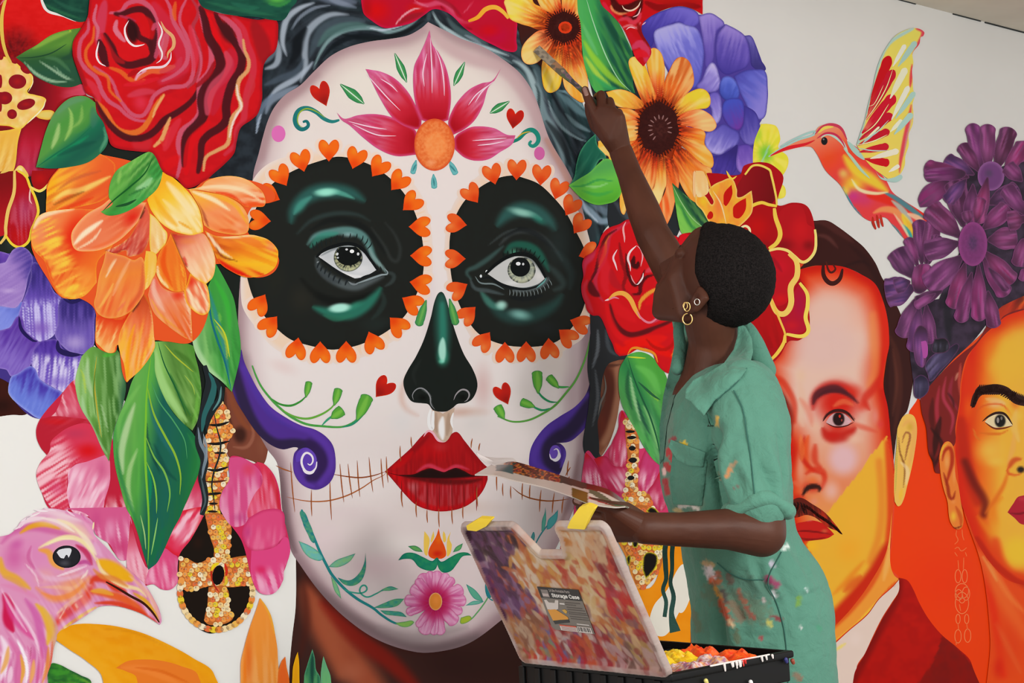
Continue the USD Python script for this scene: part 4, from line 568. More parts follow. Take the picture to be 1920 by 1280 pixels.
opet("715,930! 740,780 770,690 790,600! 850,620 930,640 1000,670 1060,650 1082,750 1080,900 1040,980 980,1050 900,1095 800,1105 730,1070 700,1000", '#e8813a', [G("800,650 860,1080", '#e07a4a', '#e8843a', '#e8703c', '#e2552a'), K("930,640 780,1070", '#f0ba60', .7, 20, 5), L("870,650 820,740 790,800", '#f6dcb4', 18, .8), L("980,650 900,800 840,940", '#f0b98a', 26, .6), L("850,840 780,970 740,1030", '#f2bd60', 24, .7), E('#ef9a5e', 26, .6), L("1070,680 1050,900 960,1030", '#cf5a36', 30, .6), L("940,980 870,1060", '#e87a50', 20)])
opet("1105,930! 1130,830 1160,775! 1210,870 1300,910 1372,905! 1420,1000 1432,1120 1440,1280! 1360,1240 1250,1160 1160,1080 1125,1010", '#e67650', [G("1160,780 1430,1260", '#e05a48', '#e89070', '#e8793e', '#e8702e'), K("1170,820 1420,1260", '#f4d6b8', .7, 14, 3), B(1330, 930, 80, 70, '#dc2c14', .8), L("1150,800 1150,900 1230,1060", '#f2ccb8', 40, .7), L("1370,920 1420,1080 1430,1240", '#f6dcb8', 16, .9), L("1130,960 1200,1080 1400,1240", '#f0b040', 20, .7), K("1170,820 1420,1260", '#d8481e', .5, 16, 8)])
opet("1375,900! 1400,840 1420,770! 1500,820 1545,855 1568,960 1565,1050 1520,1082 1460,1060 1400,1000 1385,960", '#e8714a', [K("1410,800 1530,1070", '#f8e2bc', .9, 12, 4, .1, .3), B(1420, 830, 60, 80, '#dc2c1c', .8), E('#f2b22a', 24, .8)])
opet("1165,750 1175,660 1210,580 1245,540 1275,470! 1330,600 1370,700 1395,800 1385,900! 1300,905 1220,860 1180,800", '#e8752a', [K("1270,500 1330,890", '#f0a43c', .7, 14, 3), L("1175,700 1185,790 1260,880", '#f4dca8', 26, .9), L("1240,560 1220,700 1290,880", '#e24a14', 40, .7), L("1350,690 1375,800", '#f2b040', 14, .8)])
opet("1270,460! 1330,475 1420,480 1515,470 1570,540 1605,640 1610,720 1590,800 1540,850! 1470,810 1400,740 1340,620 1300,520", '#eb9868', [G("1300,480 1580,820", '#b8302a', '#ec9a78', '#f0b488', '#f2b46a'), K("1380,480 1540,830", '#f8dcb8', .8, 14, 4), B(1400, 530, 110, 40, '#e8884a', .6), L("1290,490 1330,620 1400,730", '#6e2024', 30, .8), L("1370,640 1400,720", '#cf2a24', 20, .7), L("1480,800 1540,845 1590,790", '#f2c23c', 16, .8)])
opet("1098,220! 1140,140 1200,60 1215,10! 1290,50 1380,130 1440,200 1490,290 1515,400 1520,460! 1440,482 1370,475 1290,450 1200,390 1130,300", '#f0b52c', [G("1200,60 1450,470", '#f0a82a', '#f2c23a', '#f4d690', '#f2c862'), K("1200,80 1480,460", '#f6e2ac', .8, 16, 3, .1, .7), L("1240,80 1360,220 1460,340", '#f6e0ae', 60, .8), L("1210,210 1330,330 1420,430", '#f4d890', 40, .8), L("1330,380 1430,440", '#e89a1c', 20, .7), L("1150,180 1230,320 1330,420", '#eda21e', 50, .6), E('#f2b41e', 18, .7)])
opet("1400,140! 1500,120 1540,80 1620,50 1730,40 1830,60 1910,110 1970,170 1980,260 1910,272 1830,270 1780,230 1680,190 1520,150", '#ee9a5e', [G("1700,50 1780,260", '#f0a468', '#f2b884', '#e85a26'), K("1450,140 1960,230", '#f6d2a8', .7, 18, 4), L("1440,135 1640,120 1820,150 1960,230", '#f6ddb4', 30, .8), L("1560,160 1720,190 1830,268 1940,268", '#e23c16', 40, .8), L("1700,60 1850,90 1940,160", '#f0a868', 30, .7)])
opet("1410,140! 1540,160 1680,190 1780,240 1840,310 1862,400 1850,460 1790,482 1680,472 1590,450 1525,410! 1490,280", '#ec8850', [G("1560,160 1640,470", '#f2b03c', '#ee8e5a', '#ea7238'), K("1430,160 1840,440", '#f4bc80', .7, 20, 5), L("1420,150 1600,220 1720,300", '#f8e0b4', 34, .95), L("1600,180 1760,260 1850,400", '#f0ac30', 30, .8), L("1460,220 1520,330 1560,430", '#8a3020', 24, .6), B(1780, 410, 60, 50, '#f2a878', .8), L("1640,440 1780,460", '#e05a26', 26, .7), E('#ee9a50', 20, .6)])
opet("1530,450! 1620,490 1760,490 1870,480 1930,490 2010,520 2075,590 2080,650 2060,720 2000,770 1930,795 1830,798 1720,750 1640,690 1600,610", '#e8782a', [G("1800,480 1780,790", '#ee8c3e', '#e87a24', '#f0a528', '#dc2c14'), K("1560,480 2060,680", '#f2be34', .9, 18, 3), K("1560,480 2060,640", '#b8421c', .7, 16, 4, .6, .1), L("1545,460 1650,600 1740,660", '#f4dcb8', 26, .9), L("1540,440 1680,495 1900,482 2000,510", '#f6cfa0', 26, .9), L("1620,660 1720,740 1840,780", '#d81e12', 50, .9), L("1650,620 1800,700 2000,700", '#f4b92c', 30, .7), B(2030, 570, 70, 60, '#f0906a', .7), L("1600,560 1660,640 1780,680", '#6a2016', 16, .6)])
leaf(of, "750,308! 840,250 812,200 820,100 870,0 960,-60 1080,-130 1135,-150! 1210,-30 1205,60 1170,140 1080,220 980,290 880,330 800,335", ['#3f8a3c'], "760,310 1150,-130",
     [("765,305 850,220 960,130 1080,20 1140,-90", '#1c5a26', 12), ("860,270 950,250 1020,215", '#1f4f2a', 20)],
     [G("830,60 1080,240", '#58a044', '#6cae4e', '#3e8638', '#4aa04e', '#3a9040'), K("770,310 1150,-120", '#a9cf79', .6, 14, 3), K("770,310 1150,-120", '#2a6a2a', .6, 14, 4), L("1010,140 1080,110 1140,50", '#b8dcae', 44, .6), L("900,0 880,100", '#8fc060', 26, .8), L("780,320 950,290 1120,190", '#3a9a44', 26, .7), L("950,190 1100,120", '#2a6a34', 16, .7)], name='leaf')

# ---- dark leaves around the big rose
tile(0, 0)
leaf(mural, "275,0! 280,-40 720,-40 690,20 655,150 640,160 590,165 520,140 430,100 350,60", ['#1f4c3b'], "300,0 640,150", [], [N('#153a30', .8, 60, 40, 3), L("330,30 450,90 600,140", '#2f6a48', 24, .7), L("400,0 520,60 640,90", '#2a5d48', 30, .6)], label='dark green painted leaf cut by the top edge, left of the big rose')
leaf(mural, "118,430! 190,385 270,340 380,265 480,230 612,208! 560,330 540,400 560,480 610,600 625,622! 540,652 450,650 360,622 250,560 180,480", ['#3f6a34'], "118,430 560,420", [("130,435 250,430 380,400 500,330", '#24482c', 10)],
     [G("380,240 420,640", '#5a8036', '#5c8a38', '#2c5432', '#28503a', '#2a4d36'), L("240,370 380,290 480,250 540,235", '#86ab48', 40, .8), L("280,380 400,330 500,280", '#4f7e34', 40, .6), L("290,455 390,520 500,590 560,600", '#9bb596', 18, .85), L("400,490 470,560 530,590", '#7ea080', 14, .8), L("180,465 280,560 400,610 500,612", '#97b795', 24, .9), L("330,430 430,450 530,540", '#4f7a52', 30, .6), L("460,440 530,420 540,360", '#234432', 40, .7), L("510,240 540,220", '#b6c23c', 10)], label='olive and dark green painted leaf pointing left beside the big rose')
leaf(mural, "265,1255! 300,1120 340,980 390,870 460,780 540,730 640,725 712,772! 722,850 770,920 802,1010 800,1080 750,1150 650,1220 500,1255 380,1265", ['#3f7f40'], "270,1255 690,780", [("275,1250 420,1150 560,1060 680,950", '#1d6a48', 12)],
     [G("420,860 690,1180", '#5c8f52', '#4f9040', '#579244', '#1e6a4c', '#1d5846', '#2c6a4c'), L("380,1120 420,1020 440,920", '#a7c47c', 36, .85), L("480,1060 525,960 530,860 510,810", '#9cc068', 30, .85), L("540,960 600,900 610,790", '#8bb45c', 26, .7), L("560,1000 640,930 670,840", '#4a8a3c', 40, .6), L("330,1200 500,1120 660,1020", '#17905c', 30, .6), L("420,1170 560,1110 720,1060", '#174c3e', 40, .7), L("480,1220 640,1160 760,1080", '#1d5c48', 40, .7), L("690,800 700,900 690,960", '#3c7060', 60, .6), L("770,950 790,1040 740,1140", '#5c9a76', 26, .8), L("420,860 520,770 640,745", '#5f9066', 40, .7)], label='green painted leaf pointing down below the big rose, pale upper half')
# ---- big rose
rs = []
def rl(pts, c, w=22, op=.95, soft=6, taper=.55): rs.append(L(pts, c, w * 1.3, op, soft, taper))
PK, DR, RR, LP, OG, WH = '#c4566c', '#46141a', '#d0121a', '#d78a96', '#d9702e', '#e9dcdc'
rl("780,20 760,120 740,260 730,330", '#c2405a', 60, .8, 20); rl("1150,40 1240,180 1330,330 1370,450 1330,560 1200,620", '#c02c42', 90, .8, 30); rl("1000,700 1150,700 1300,640 1420,560", '#a81420', 60, .6, 30)
rl("1230,-20 1270,60 1290,150 1350,260 1400,370 1390,480 1310,560 1210,610", PK, 26); rl("1400,-20 1350,90 1345,170 1400,290 1440,430 1440,560 1390,640 1250,660 1150,720 1110,810 1060,870 990,860 930,800 880,720 830,600 760,540 700,500", PK, 24)
rl("1430,-10 1480,80 1470,140 1440,210 1480,330 1500,460 1460,600 1400,660", '#a83846', 24, .9); rl("1440,220 1470,330 1500,420 1500,520 1470,620", PK, 14)
rl("655,140 655,230 600,310 592,440 640,520 720,590 760,690 810,760 890,810 940,860 1010,900 1090,910", PK, 26); rl("700,200 690,300 640,380 650,470 720,540 800,580 820,680 900,760", OG, 20, .8); rl("720,40 700,150 730,220 720,300", '#c8667a', 20)
rl("820,100 900,90 950,30 1040,10 1110,50 1160,140 1170,200 1160,320 1160,400 1150,440", '#c4566c', 30); rl("860,105 900,110 1000,75 1080,80 1130,150 1150,250 1140,330 1150,400 1120,450 1060,470 950,490 870,440 840,360 780,260", DR, 46, .95, 8)
rl("760,260 790,330 850,430 920,470", '#c01a20', 40, .6, 16); rl("870,160 860,220 900,280 930,310", '#d07a8c', 30, .9); rl("890,120 960,140 1010,160", '#b03048', 16); rl("1050,130 1110,190 1130,280", '#c41418', 60, .8, 20); rl("960,150 1010,200 1040,280 1110,320 1130,400", DR, 34, .9)
rs.append(B(985, 240, 55, 110, '#2a0f12', .95, -10, .5)); rl("740,310 760,380 780,460 800,490", DR, 50); rl("820,510 900,540 960,590 1030,620 1080,600", '#d8642a', 26, .9); rl("1010,600 1050,570 1120,530 1200,530 1300,500", '#dc6a3a', 40, .85); rl("1010,600 1040,555 1090,530", '#dc9ab0', 18); rl("960,570 1010,540 1050,540", '#a01018', 30, .8)
rl("1140,220 1170,190 1200,260 1190,350 1160,430", '#c8506a', 40, .8); rl("1250,240 1230,330 1210,420 1240,440", '#c86a7c', 40, .7); rl("1200,540 1320,500 1350,440", '#c03a50', 40, .6); rl("930,650 1100,650 1180,640", '#c01a20', 60, .6, 30); rs.append(B(1050, 770, 90, 110, '#d0344a', .9, -15)); rl("960,720 1060,690 1150,690", '#cc4458', 40, .7, 20)
rl("700,745 790,840 830,920 890,980 980,1000 1060,970 1120,890 1160,800 1220,715", OG, 34); rl("1140,880 1170,800 1225,712", '#e0a268', 16); rl("715,770 770,870 830,950 900,1010 980,1040 1080,1030 1160,980 1230,900 1330,840 1420,770 1470,700 1490,640", DR, 40, .95, 8); rl("1000,1080 1060,1110 1120,1060", '#c0303a', 60, .6, 30)
rl("1150,1100 1210,1040 1240,960 1270,885", '#dda266', 26); rl("1200,1060 1230,1090 1240,1040 1270,960", '#d2382c', 20, .6)
rl("1490,-20 1500,90 1530,230 1570,330 1580,450 1560,540 1500,620 1490,740 1490,850 1440,920 1360,980 1330,1080 1350,1200 1320,1340", PK, 34); rl("1545,70 1560,140 1600,240 1640,330 1680,420 1680,530 1650,590", RR, 30)
rl("1500,60 1530,150 1560,280 1620,380 1650,480 1620,570 1540,660 1510,750 1520,860 1480,930 1400,1010 1380,1100 1375,1240", DR, 60, .95, 8); rl("1690,400 1720,480 1690,560 1600,650 1560,740 1550,850", '#c44a5e', 60, .8, 16); rl("1720,380 1760,420 1770,500 1720,600 1650,700 1620,780 1590,850", '#b8243a', 60, .7, 20)
rl("1610,100 1640,170 1680,230 1740,300 1790,370 1810,450 1790,540 1740,620 1710,700 1690,800 1690,900 1640,960 1560,1010 1510,1070 1500,1180 1480,1290", DR, 50, .95, 8); rs.append(B(1700, 240, 70, 130, '#431519', .95, -30, .4)); rl("1560,920 1500,980 1430,1060 1400,1180 1390,1300", RR, 50, .8, 14)
rl("1640,110 1720,170 1780,240 1800,320 1830,400", PK, 34, .9); rl("1740,130 1820,220 1850,330 1890,440 1890,560 1850,680 1830,800 1820,900 1770,980 1760,1080 1680,1160", '#c43648', 40, .8, 14); rl("1900,180 1960,330 1990,480", '#8a1a20', 90, .7, 40); rl("1870,560 1890,640 1840,760", '#c0353f', 30, .7)
rl("1818,300 1830,380 1860,460 1850,530 1790,600 1775,690 1800,800 1740,880 1720,960 1700,1080 1620,1130 1540,1180 1520,1280", '#d6a06a', 26); rl("1770,640 1780,720 1805,800 1770,860 1735,940 1715,1030", '#ead4c6', 14); rl("1310,20 1300,100 1310,150", OG, 24, .7)
rl("1190,1290 1280,1220 1330,1180", '#d2161a', 60, .6, 20)
rl('1600,470 1560,560 1470,650', '#8e1018', 30, .8); rl('930,640 1060,620 1180,590', '#cf2030', 30, .7); rl('640,600 700,660 740,760', '#cc3a4c', 40, .7, 16); rl('1340,900 1280,1000 1230,1120', '#cf3444', 50, .7, 20); rl('1420,200 1460,400 1450,520', '#cf3a4e', 40, .7, 16); rl('560,440 600,560 640,640', '#9c141c', 34, .8, 16)
rw = [("960,155 930,220 950,300 1000,345 1060,340 1080,332", WH, 16), ("1180,165 1210,240 1185,330 1210,400 1200,450 1165,478", WH, 14), ("738,310 718,410 740,470 790,500", WH, 14), ("1278,390 1270,450 1220,500 1120,510 1060,530 1020,560", '#e6ccd2', 18), ("1200,160 1230,220 1290,280 1295,350 1255,400 1250,440", '#d8a070', 26)]
rose = paint(mural, 'painted_rose', "680,0! 700,-60 1440,-60 1480,0 1500,30 1620,95 1760,120 1920,150 2060,150 2080,260 2060,380 2000,440 1970,500 1960,640 1960,740 1930,850 1880,900 1800,960 1770,1060 1750,1150 1680,1230 1600,1300 1540,1350 1400,1412 1320,1345 1220,1290 1140,1150 1060,1140 900,1120 830,1090 800,1010 770,920 720,840 700,740 640,700 610,620 570,510 540,400 545,310 600,220 650,130 660,60", '#bd141c', [B(900, 400, 500, 500, '#c8141a', .8), N('#d01a20', .4, 90, 60, 4)] + rs + [E('#86101a', 30, .6)], 2., label='big crimson painted rose with rippled pink and dark folds, upper left')
strokes(rose, 'highlight', rw)
tile(1, 0)
leaf(mural, "-490,-40! 320,-40 300,10 260,60 200,150 100,150 0,130 -160,120 -300,90 -420,40", ['#1f5240'], "-480,0 300,0", [], [N('#173e34', .7, 90, 30, 4), L("-400,10 -200,60 0,100 150,120", '#2c6a4c', 30, .6), B(150, -5, 130, 60, '#5fb34a', .95), L("80,30 180,40 260,0", '#3c8a44', 24, .8), L("-200,20 -60,60 20,60", '#2a6a52', 40, .6)], label='dark green painted leaf across the top edge, right of the big rose')
# ---- red flower above the forehead
rf = paint(mural, 'painted_red_flower', "780,0! 785,-60 1900,-60 1960,60 1950,300 1950,380 1880,385 1780,340 1680,290 1560,210 1480,130 1420,90 1330,70 1250,120 1170,170 1060,200 960,210 870,160 800,90", '#b0142c', [B(900, 80, 160, 130, '#c80f12', .9), B(1650, 60, 300, 150, '#b41a34', .8), B(1200, 60, 120, 60, '#c01818', .8), L("1180,20 1280,40 1380,20 1450,60 1490,130 1560,160", '#c84a68', 40, .9), L("1300,-20 1400,10 1480,60 1540,130", '#8e1626', 30, .7), L("1040,190 1100,120 1180,70 1250,60", '#e2a4ac', 14, .9), L("1060,190 1130,140 1240,110 1300,120", '#8c1c26', 40, .8), L("1380,40 1440,130 1530,200 1620,220", '#7e0d1a', 34, .9), L("1420,60 1500,150 1590,170 1640,150", '#c03a52', 24, .7), L("1540,110 1590,60 1630,0", '#cf5a70', 10, .7), B(1800, 270, 160, 110, '#b0103a', .9), B(1750, 230, 120, 70, '#c20c18', .8), E('#c01c50', 24, .6), B(830, 60, 60, 120, '#a41018', .7), L("1180,0 1230,30 1290,50", '#d26a80', 12, .8)], 2.5, label='dark red painted blossom above the parting of the hair')
stroke(rf, 'petal_edge', "1590,160 1660,130 1720,70 1790,55 1850,90 1890,140", '#e09a30', 34, .6, '#e8b44a')
# ================================================================ mural, flowers right of the face
tile(2, 0)
paint(mural, 'painted_shade', "600,300 900,380 1000,700 1100,1000 1300,1250 1290,1600 1150,1850 1000,1700 760,1760 720,1400 640,900", '#26292c', [L('500,700 640,1000 700,1400', '#4a545a', 60, .6), L('760,1500 900,1650 1100,1700', '#565e68', 50, .6)], 5, label='dark paint between the right-hand blossoms')
tile(2, 2)
paint(mural, 'painted_hair', "580,-300! 760,-200 840,40 860,120 790,140 720,170 680,260 660,420 640,600 640,880 560,860 540,700 570,500 590,200", '#2c2d2f', [L("640,-100 640,60 600,200", '#70757a', 26, .8), L("700,-100 730,60 800,110", '#4a4f54', 30, .8), L("620,200 640,420 600,640", '#606468', 24, .7)], 3, label='dark painted hair beside the right ear')
pg = paint(mural, 'painted_pink_flower', "540,960 560,820 640,880 720,800 790,680 815,520 870,580 950,800 1000,800 1110,900 1200,700 1240,1000 1180,1290 1100,1400 850,1400 540,1300 460,1300", '#c93c66', [B(1040, 980, 90, 160, '#c84070', .7)], 4, label='pink blossom with white streaks under the right ear')
for o, c, ax in [("820,515! 845,560 862,700 866,880 840,950 780,940 730,890 718,840 750,750 790,660", '#c83c60', "830,540 790,940"), ("550,830! 600,880 660,980 690,1070 620,1095 530,1060 525,980", '#c43a64', "560,830 600,1090"), ("610,880! 700,860 760,930 850,955 860,1080 800,1140 690,1090 660,980", '#c83a62', "640,880 800,1130"), ("540,1070! 680,1095 800,1140 860,1200 850,1300 560,1300", '#c83c6e', "620,1080 700,1290"), ("1000,800! 1050,800 1110,900 1130,960 1090,1080 1010,1140 950,1090 940,1000 960,900", '#c04070', "1060,820 980,1120"), ("1110,960! 1150,1050 1160,1200 1120,1270 1060,1220 1010,1140 1060,1060", '#b83458', "1120,980 1090,1250")]:
    paint(pg, 'petal', o, c, [K(ax, '#f4c8d4', .9, 12, len(o) % 13, .35, .75), K(ax, '#a81c3c', .5, 14, len(o) % 7), E('#a8203c', 26, .6), B(*[float(q) for q in ax.split()[0].split(',')], 60, 90, '#c41c22', .8)], 2.4)
tile(2, 3)
paint(mural, 'painted_red_petal', "370,200! 400,250 430,300 400,420 360,330", '#c0202c', [], 4)
# orange flower with white stripe behind the case
bo = paint(mural, 'painted_orange_petal', "700,1290! 760,1000 830,560 1040,560 1120,300 1150,60 1290,60 1340,200 1345,560 1350,900 1335,1290", '#e58c1a', [B(1150, 100, 90, 70, '#e8a040', .6), N('#ec9a28', .4, 90, 60, 3), B(1290, 300, 60, 160, '#df8420', .6)], 4, label='orange and white striped petals behind the paint case')
paint(bo, 'white_stripe', "1010,870! 1060,700 1160,580 1260,400 1340,380! 1345,600! 1250,750 1150,920 1040,910", '#e6dfd0', [], 4)
paint(bo, 'white_stripe', "1345,550! 1335,640 1250,750 1280,600", '#e6dfd0', [], 4)
paint(bo, 'red_stripe', "1335,880! 1362,940 1362,1000 1335,1000!", '#a81c14', [], 4)
paint(mural, 'painted_orange_petal', "160,1290! 190,1250 320,1258 460,1280 480,1330 160,1330!", '#e8931e', [K("180,1280 460,1290", '#f0b43a', .6, 10, 3)], 4)
# ---- corn-kernel earrings with crosses
rg = np.random.default_rng(5)
KC = ['#e8b45a', '#edc98a', '#f0d8a8', '#e48a44', '#e6c93e', '#dc7040', '#f2e2c0', '#e89c50']
def kernels(parent, o, s, cols=KC, name='corn_kernel'):
    P, cor = cur(o); pg = Polygon(spline(P, 3., True, cor)).buffer(-.5); x0, y0, x1, y1 = pg.bounds; it = []
    for j, y in enumerate(np.arange(y0, y1 + s, s * .9)):
        for x in np.arange(x0 - s, x1 + s, s):
            q = np.array([x + (j % 2) * s / 2, y]) + rg.normal(0, s * .12, 2)
            if contains_xy(pg, *q):
                d = (q - cur.o) * 4; c = cols[rg.integers(len(cols))]
                it.append((*d, s * 2.1 * rg.uniform(.85, 1.1), s * 2.3 * rg.uniform(.8, 1.1), rg.uniform(0, 180), c)); it.append((d[0] - s * .4, d[1] - s * .5, s * .8, s * .7, 0, tuple(np.minimum(1, hx(c) * .6 + .4))))
    if it: dots(parent, name, it, kind='stuff')
def cornband(parent, o, lines, s=10., base='#b86a34'):
    p = paint(parent, 'corn_band', o, base, [], 4); kernels(p, o, s)
tile(0, 3)
ck = paint(mural, 'painted_earring', "1540,0! 1730,0 1740,60 1800,160 1880,300 1895,460 1890,560 1840,720 1740,840 1620,900 1560,905 1480,860 1390,700 1340,560 1340,330 1430,200", '#1e1713', [B(1480, 230, 60, 80, '#2e1a14', .6)], 4, label='corn-kernel painted earring with a cross in a ring, under the left ear')
tile(0, 2)
cornband(ck, "1648,452! 1690,480 1712,560 1715,600 1745,640 1748,690 1705,750 1695,830 1715,900 1700,960 1700,1100 1640,1200 1640,1290 1548,1290 1545,1200 1530,1040 1545,900 1550,700 1570,580 1610,520", [])
strokes(ck, 'dark_thread', [("1560,625 1640,625 1720,600", '#1d1a18', 20), ("1548,765 1640,765 1720,745", '#1d1a18', 20), ("1600,835 1690,835", '#1d1a18', 16), ("1545,958 1620,965 1710,940", '#1d1a18', 20), ("1530,1050 1620,1050 1700,1040", '#5a3020', 16), ("1550,1145 1660,1135", '#1d1a18', 20), ("1560,1215 1632,1215", '#1d1a18', 16), ("1550,1272 1630,1275", '#1d1a18', 16), ("1600,520 1620,640 1650,760 1640,860 1600,980 1585,1080 1600,1180 1610,1280", '#24282a', 12)])
tile(0, 3)
for o in ["1532,10! 1650,10 1728,100 1728,180 1700,340 1610,345 1600,270 1570,180", "1340,335! 1400,345 1480,380 1580,340 1700,345 1790,330 1880,320! 1885,540! 1760,560 1690,560 1560,555 1440,585 1350,560", "1560,560! 1690,560 1720,720 1740,800 1620,845 1535,820 1550,700"]: cornband(ck, o, [])
it = []
for k, t in enumerate(np.linspace(-.25, math.pi + .25, 24)):
    it.append((1618 + 272 * math.cos(t), 590 + 290 * math.sin(t), 34, 24, math.degrees(t) + 90, KC[k % 8]))
dots(ck, 'corn_kernel', it, kind='stuff')
strokes(ck, 'ring_edge', [("1600,380 1580,450 1600,540 1640,600", '#b03020', 14), ("1640,380 1600,400 1580,440", '#e8cc2a', 24), ("1690,470 1690,530 1670,550", '#d8b83a', 24), ("1680,380 1695,440 1690,480", '#c83020', 20)])
dots(ck, 'dark_eye', [(1632, 470, 44, 76, 10, '#16110f')])
tile(2, 3)
ck2 = paint(mural, 'painted_earring', "780,200! 880,-60 1060,-40 1110,60 1130,250 1110,420 1020,540 950,575 900,500 860,360", '#dc8a3e', [], 4, label='corn-kernel painted earring beside the painter, partly hidden by the paint case')
tile(2, 2)
cornband(ck2, "838,575! 890,570 930,640 950,760 945,900 940,1060 960,1130 1030,1150 1040,1290 850,1290 850,1050 865,900 850,740", [])
strokes(ck2, 'dark_thread', [("845,675 920,675", '#1d1a18', 20), ("855,722 930,718", '#1d1a18', 24), ("870,800 925,800", '#1d1a18', 36), ("870,890 935,888", '#1d1a18', 40), ("860,1024 915,1020", '#1d1a18', 34)])
tile(2, 3)
cornband(ck2, "800,200! 900,-40 1040,-30 1120,100 1130,250 1115,400 1020,540 950,575 890,420 850,300", [])
for o in ["980,330! 1010,300 1070,310 1088,340 1080,400 1040,460 1000,500! 975,430", "850,340! 880,320 882,380 870,400", "895,220! 915,205 940,210 935,260 905,262", "1000,-10! 1040,-40 1090,-10 1110,40 1060,30"]: paint(ck2, 'dark_opening', o, '#191512', [E('#e6d23a', 12, .9)], 2.4)
# ---- pink blossom under the left ear (right part)
tile(0, 2)
pl = paint(mural, 'painted_pink_flower', "1720,870 1800,865 1900,915 1925,905 1980,920 2050,1000 2090,1120 2110,1280 2140,1390 2170,1540 2160,1620 2110,1760 2070,1870 2010,1895 1940,1880 1890,1800 1810,1500 1700,1340 1640,1230 1660,1130 1720,1030", '#c8325c', [], 5, label='pink blossom hanging under the left ear, beside the chin')
tile(1, 2)
def lpet(o, c, d): paint(pl, 'petal', o, c, d, 2.6)
lpet("-200,870! -120,868 -30,915 40,1000 50,1100 10,1200 -30,1290 -90,1370 -180,1385 -240,1320 -280,1230 -260,1130 -205,1030 -210,930", '#cf5082', [K("-180,880 -160,1370", '#eab0c6', .7, 18, 3, .1, .5), B(-60, 960, 80, 80, '#d2405a', .7), B(-120, 1320, 120, 60, '#b8447c', .6), L("30,1000 40,1100 -30,1280", '#b02a50', 30, .6)])
lpet("0,900! 60,920 120,1000 160,1120 180,1280 190,1340 100,1380 0,1385 -70,1300 -20,1150 42,1060 30,960", '#d03852', [K("20,910 60,1380", '#e890a8', .8, 14, 5, .0, .4), L("100,980 150,1120 170,1280", '#c02434', 50, .7), B(-10, 1250, 70, 120, '#e0688c', .7)])
tile(1, 3)
lpet("-60,40! 60,-20 190,-10 212,100 215,190 130,262 0,292 -70,260 -110,150", '#d64c7c', [K("80,0 60,290", '#e88aa8', .5, 16, 4, .2, .7), E('#b82a56', 26, .6), B(-70, 150, 50, 90, '#b83c78', .6)])
lpet("-40,285! 0,290 130,262 215,185 250,262 242,335 205,430 200,500 150,590 90,617 20,600 -20,540 -45,440", '#d84a80', [K("10,300 90,600", '#f0bcd0', .8, 14, 6, .3, .7), B(30, 430, 70, 50, '#d01c4c', .6), B(100, 580, 80, 50, '#e088b0', .6), L("20,270 130,250 200,190", '#9c1c3c', 14, .8)])
# ---- leaf right of the ear, the small rose
tile(2, 2)
leaf(mural, "855,110! 890,90 960,78 1040,110 1120,200 1165,300 1170,460 1130,560 1110,700 1120,860 1118,940! 1050,880 980,780 920,660 850,540 810,440 795,320 805,200", ['#3f8f48'], "860,120 1110,930", [("865,125 905,260 960,400 1030,560 1090,760 1115,930", '#24583a', 12), ("940,300 1050,400 1110,440", '#2a5c3c', 18), ("860,115 1000,125", '#c8d23c', 10)],
     [G("820,500 1140,330", '#5fa858', '#4a9a52', '#2f7a46', '#58a848', '#4f9c40'), K("860,120 1110,930", '#2a5a3a', .6, 16, 3), K("860,120 1110,930", '#8fc080', .5, 18, 5), L("870,200 860,360 900,520", '#2b5a3c', 30, .8), L("880,250 910,420 960,600", '#a9d09a', 24, .8), L("930,420 970,560 1030,700", '#20483a', 26, .8), L("980,480 1040,600 1090,800", '#8fc47c', 34, .7), L("1000,360 1050,400 1100,450", '#a8c43c', 20, .6), L("920,180 1030,250 1110,400", '#6fbe5c', 60, .6)], label='green painted leaf hanging under the small rose')
tile(2, 1)
r2 = []
def q2(pts, c, w=22, op=.95, soft=6, taper=.8): r2.append(L(pts, c, w, op, soft, taper))
q2("690,420 620,500 590,640 540,700 530,790", '#c23a5a', 50, .8, 20); q2("880,380 800,430 730,480 710,560 680,680 640,740 620,820 640,920 680,980", '#b8324c', 36, .8, 12); q2("740,470 700,520 690,620 640,730", '#c8702c', 24, .8, 10); q2("780,440 700,500 650,640 620,760 590,820 580,880", '#561218', 26, .9); q2("580,830 600,900 650,940", '#5a1418', 60, .95, 16)
q2("690,560 670,650 700,760 690,860 720,930", '#cc2430', 80, .7, 30); q2("800,540 820,680 850,780 830,880 880,920", '#7a1418', 30, .8); q2("740,740 760,830 820,890", '#a81a24', 60, .7, 20); q2("850,620 860,740 890,830 920,860 960,820 990,740", '#3c1012', 24, .9); q2("910,640 905,700 930,720 945,680", '#3a0f10', 40, .95)
q2("880,930 950,920 960,860 1000,800 1060,780", '#4a1014', 30, .9); q2("850,900 900,950 960,940", '#b81820', 40, .8); q2("950,1040 960,980 1020,920 1110,870", '#e09a3c', 30, .95); q2("1000,760 1040,740 1080,760", '#d04858', 40, .8, 16); q2("1060,840 1100,860 1130,960", '#c81820', 60, .7, 20)
q2("750,960 800,1040 860,1080 920,1130", '#d01c22', 80, .7, 30); q2("730,1000 760,1120 820,1200 900,1230 1040,1190 1160,1140 1220,1110", '#561418', 40, .95, 12); q2("700,1000 740,1140 800,1240 880,1290", '#d41a1e', 50, .7, 20); q2("1040,1140 1100,1100 1160,1060 1220,1080", '#c04a64', 40, .85, 12); q2("560,820 530,900 570,1000 600,1060", '#c23a4c', 40, .7, 20)
q2("1000,1000 1060,960 1110,1000 1100,1060", '#d2181e', 80, .7, 30); q2("1040,1220 1180,1180 1230,1140", '#c81418', 60, .8, 20); q2("840,1290 1000,1280 1150,1250", '#e01c14', 90, .7, 30); q2("1210,1270 1230,1180 1250,1130", '#e8a03c', 16, .9)
tile(2, 2)
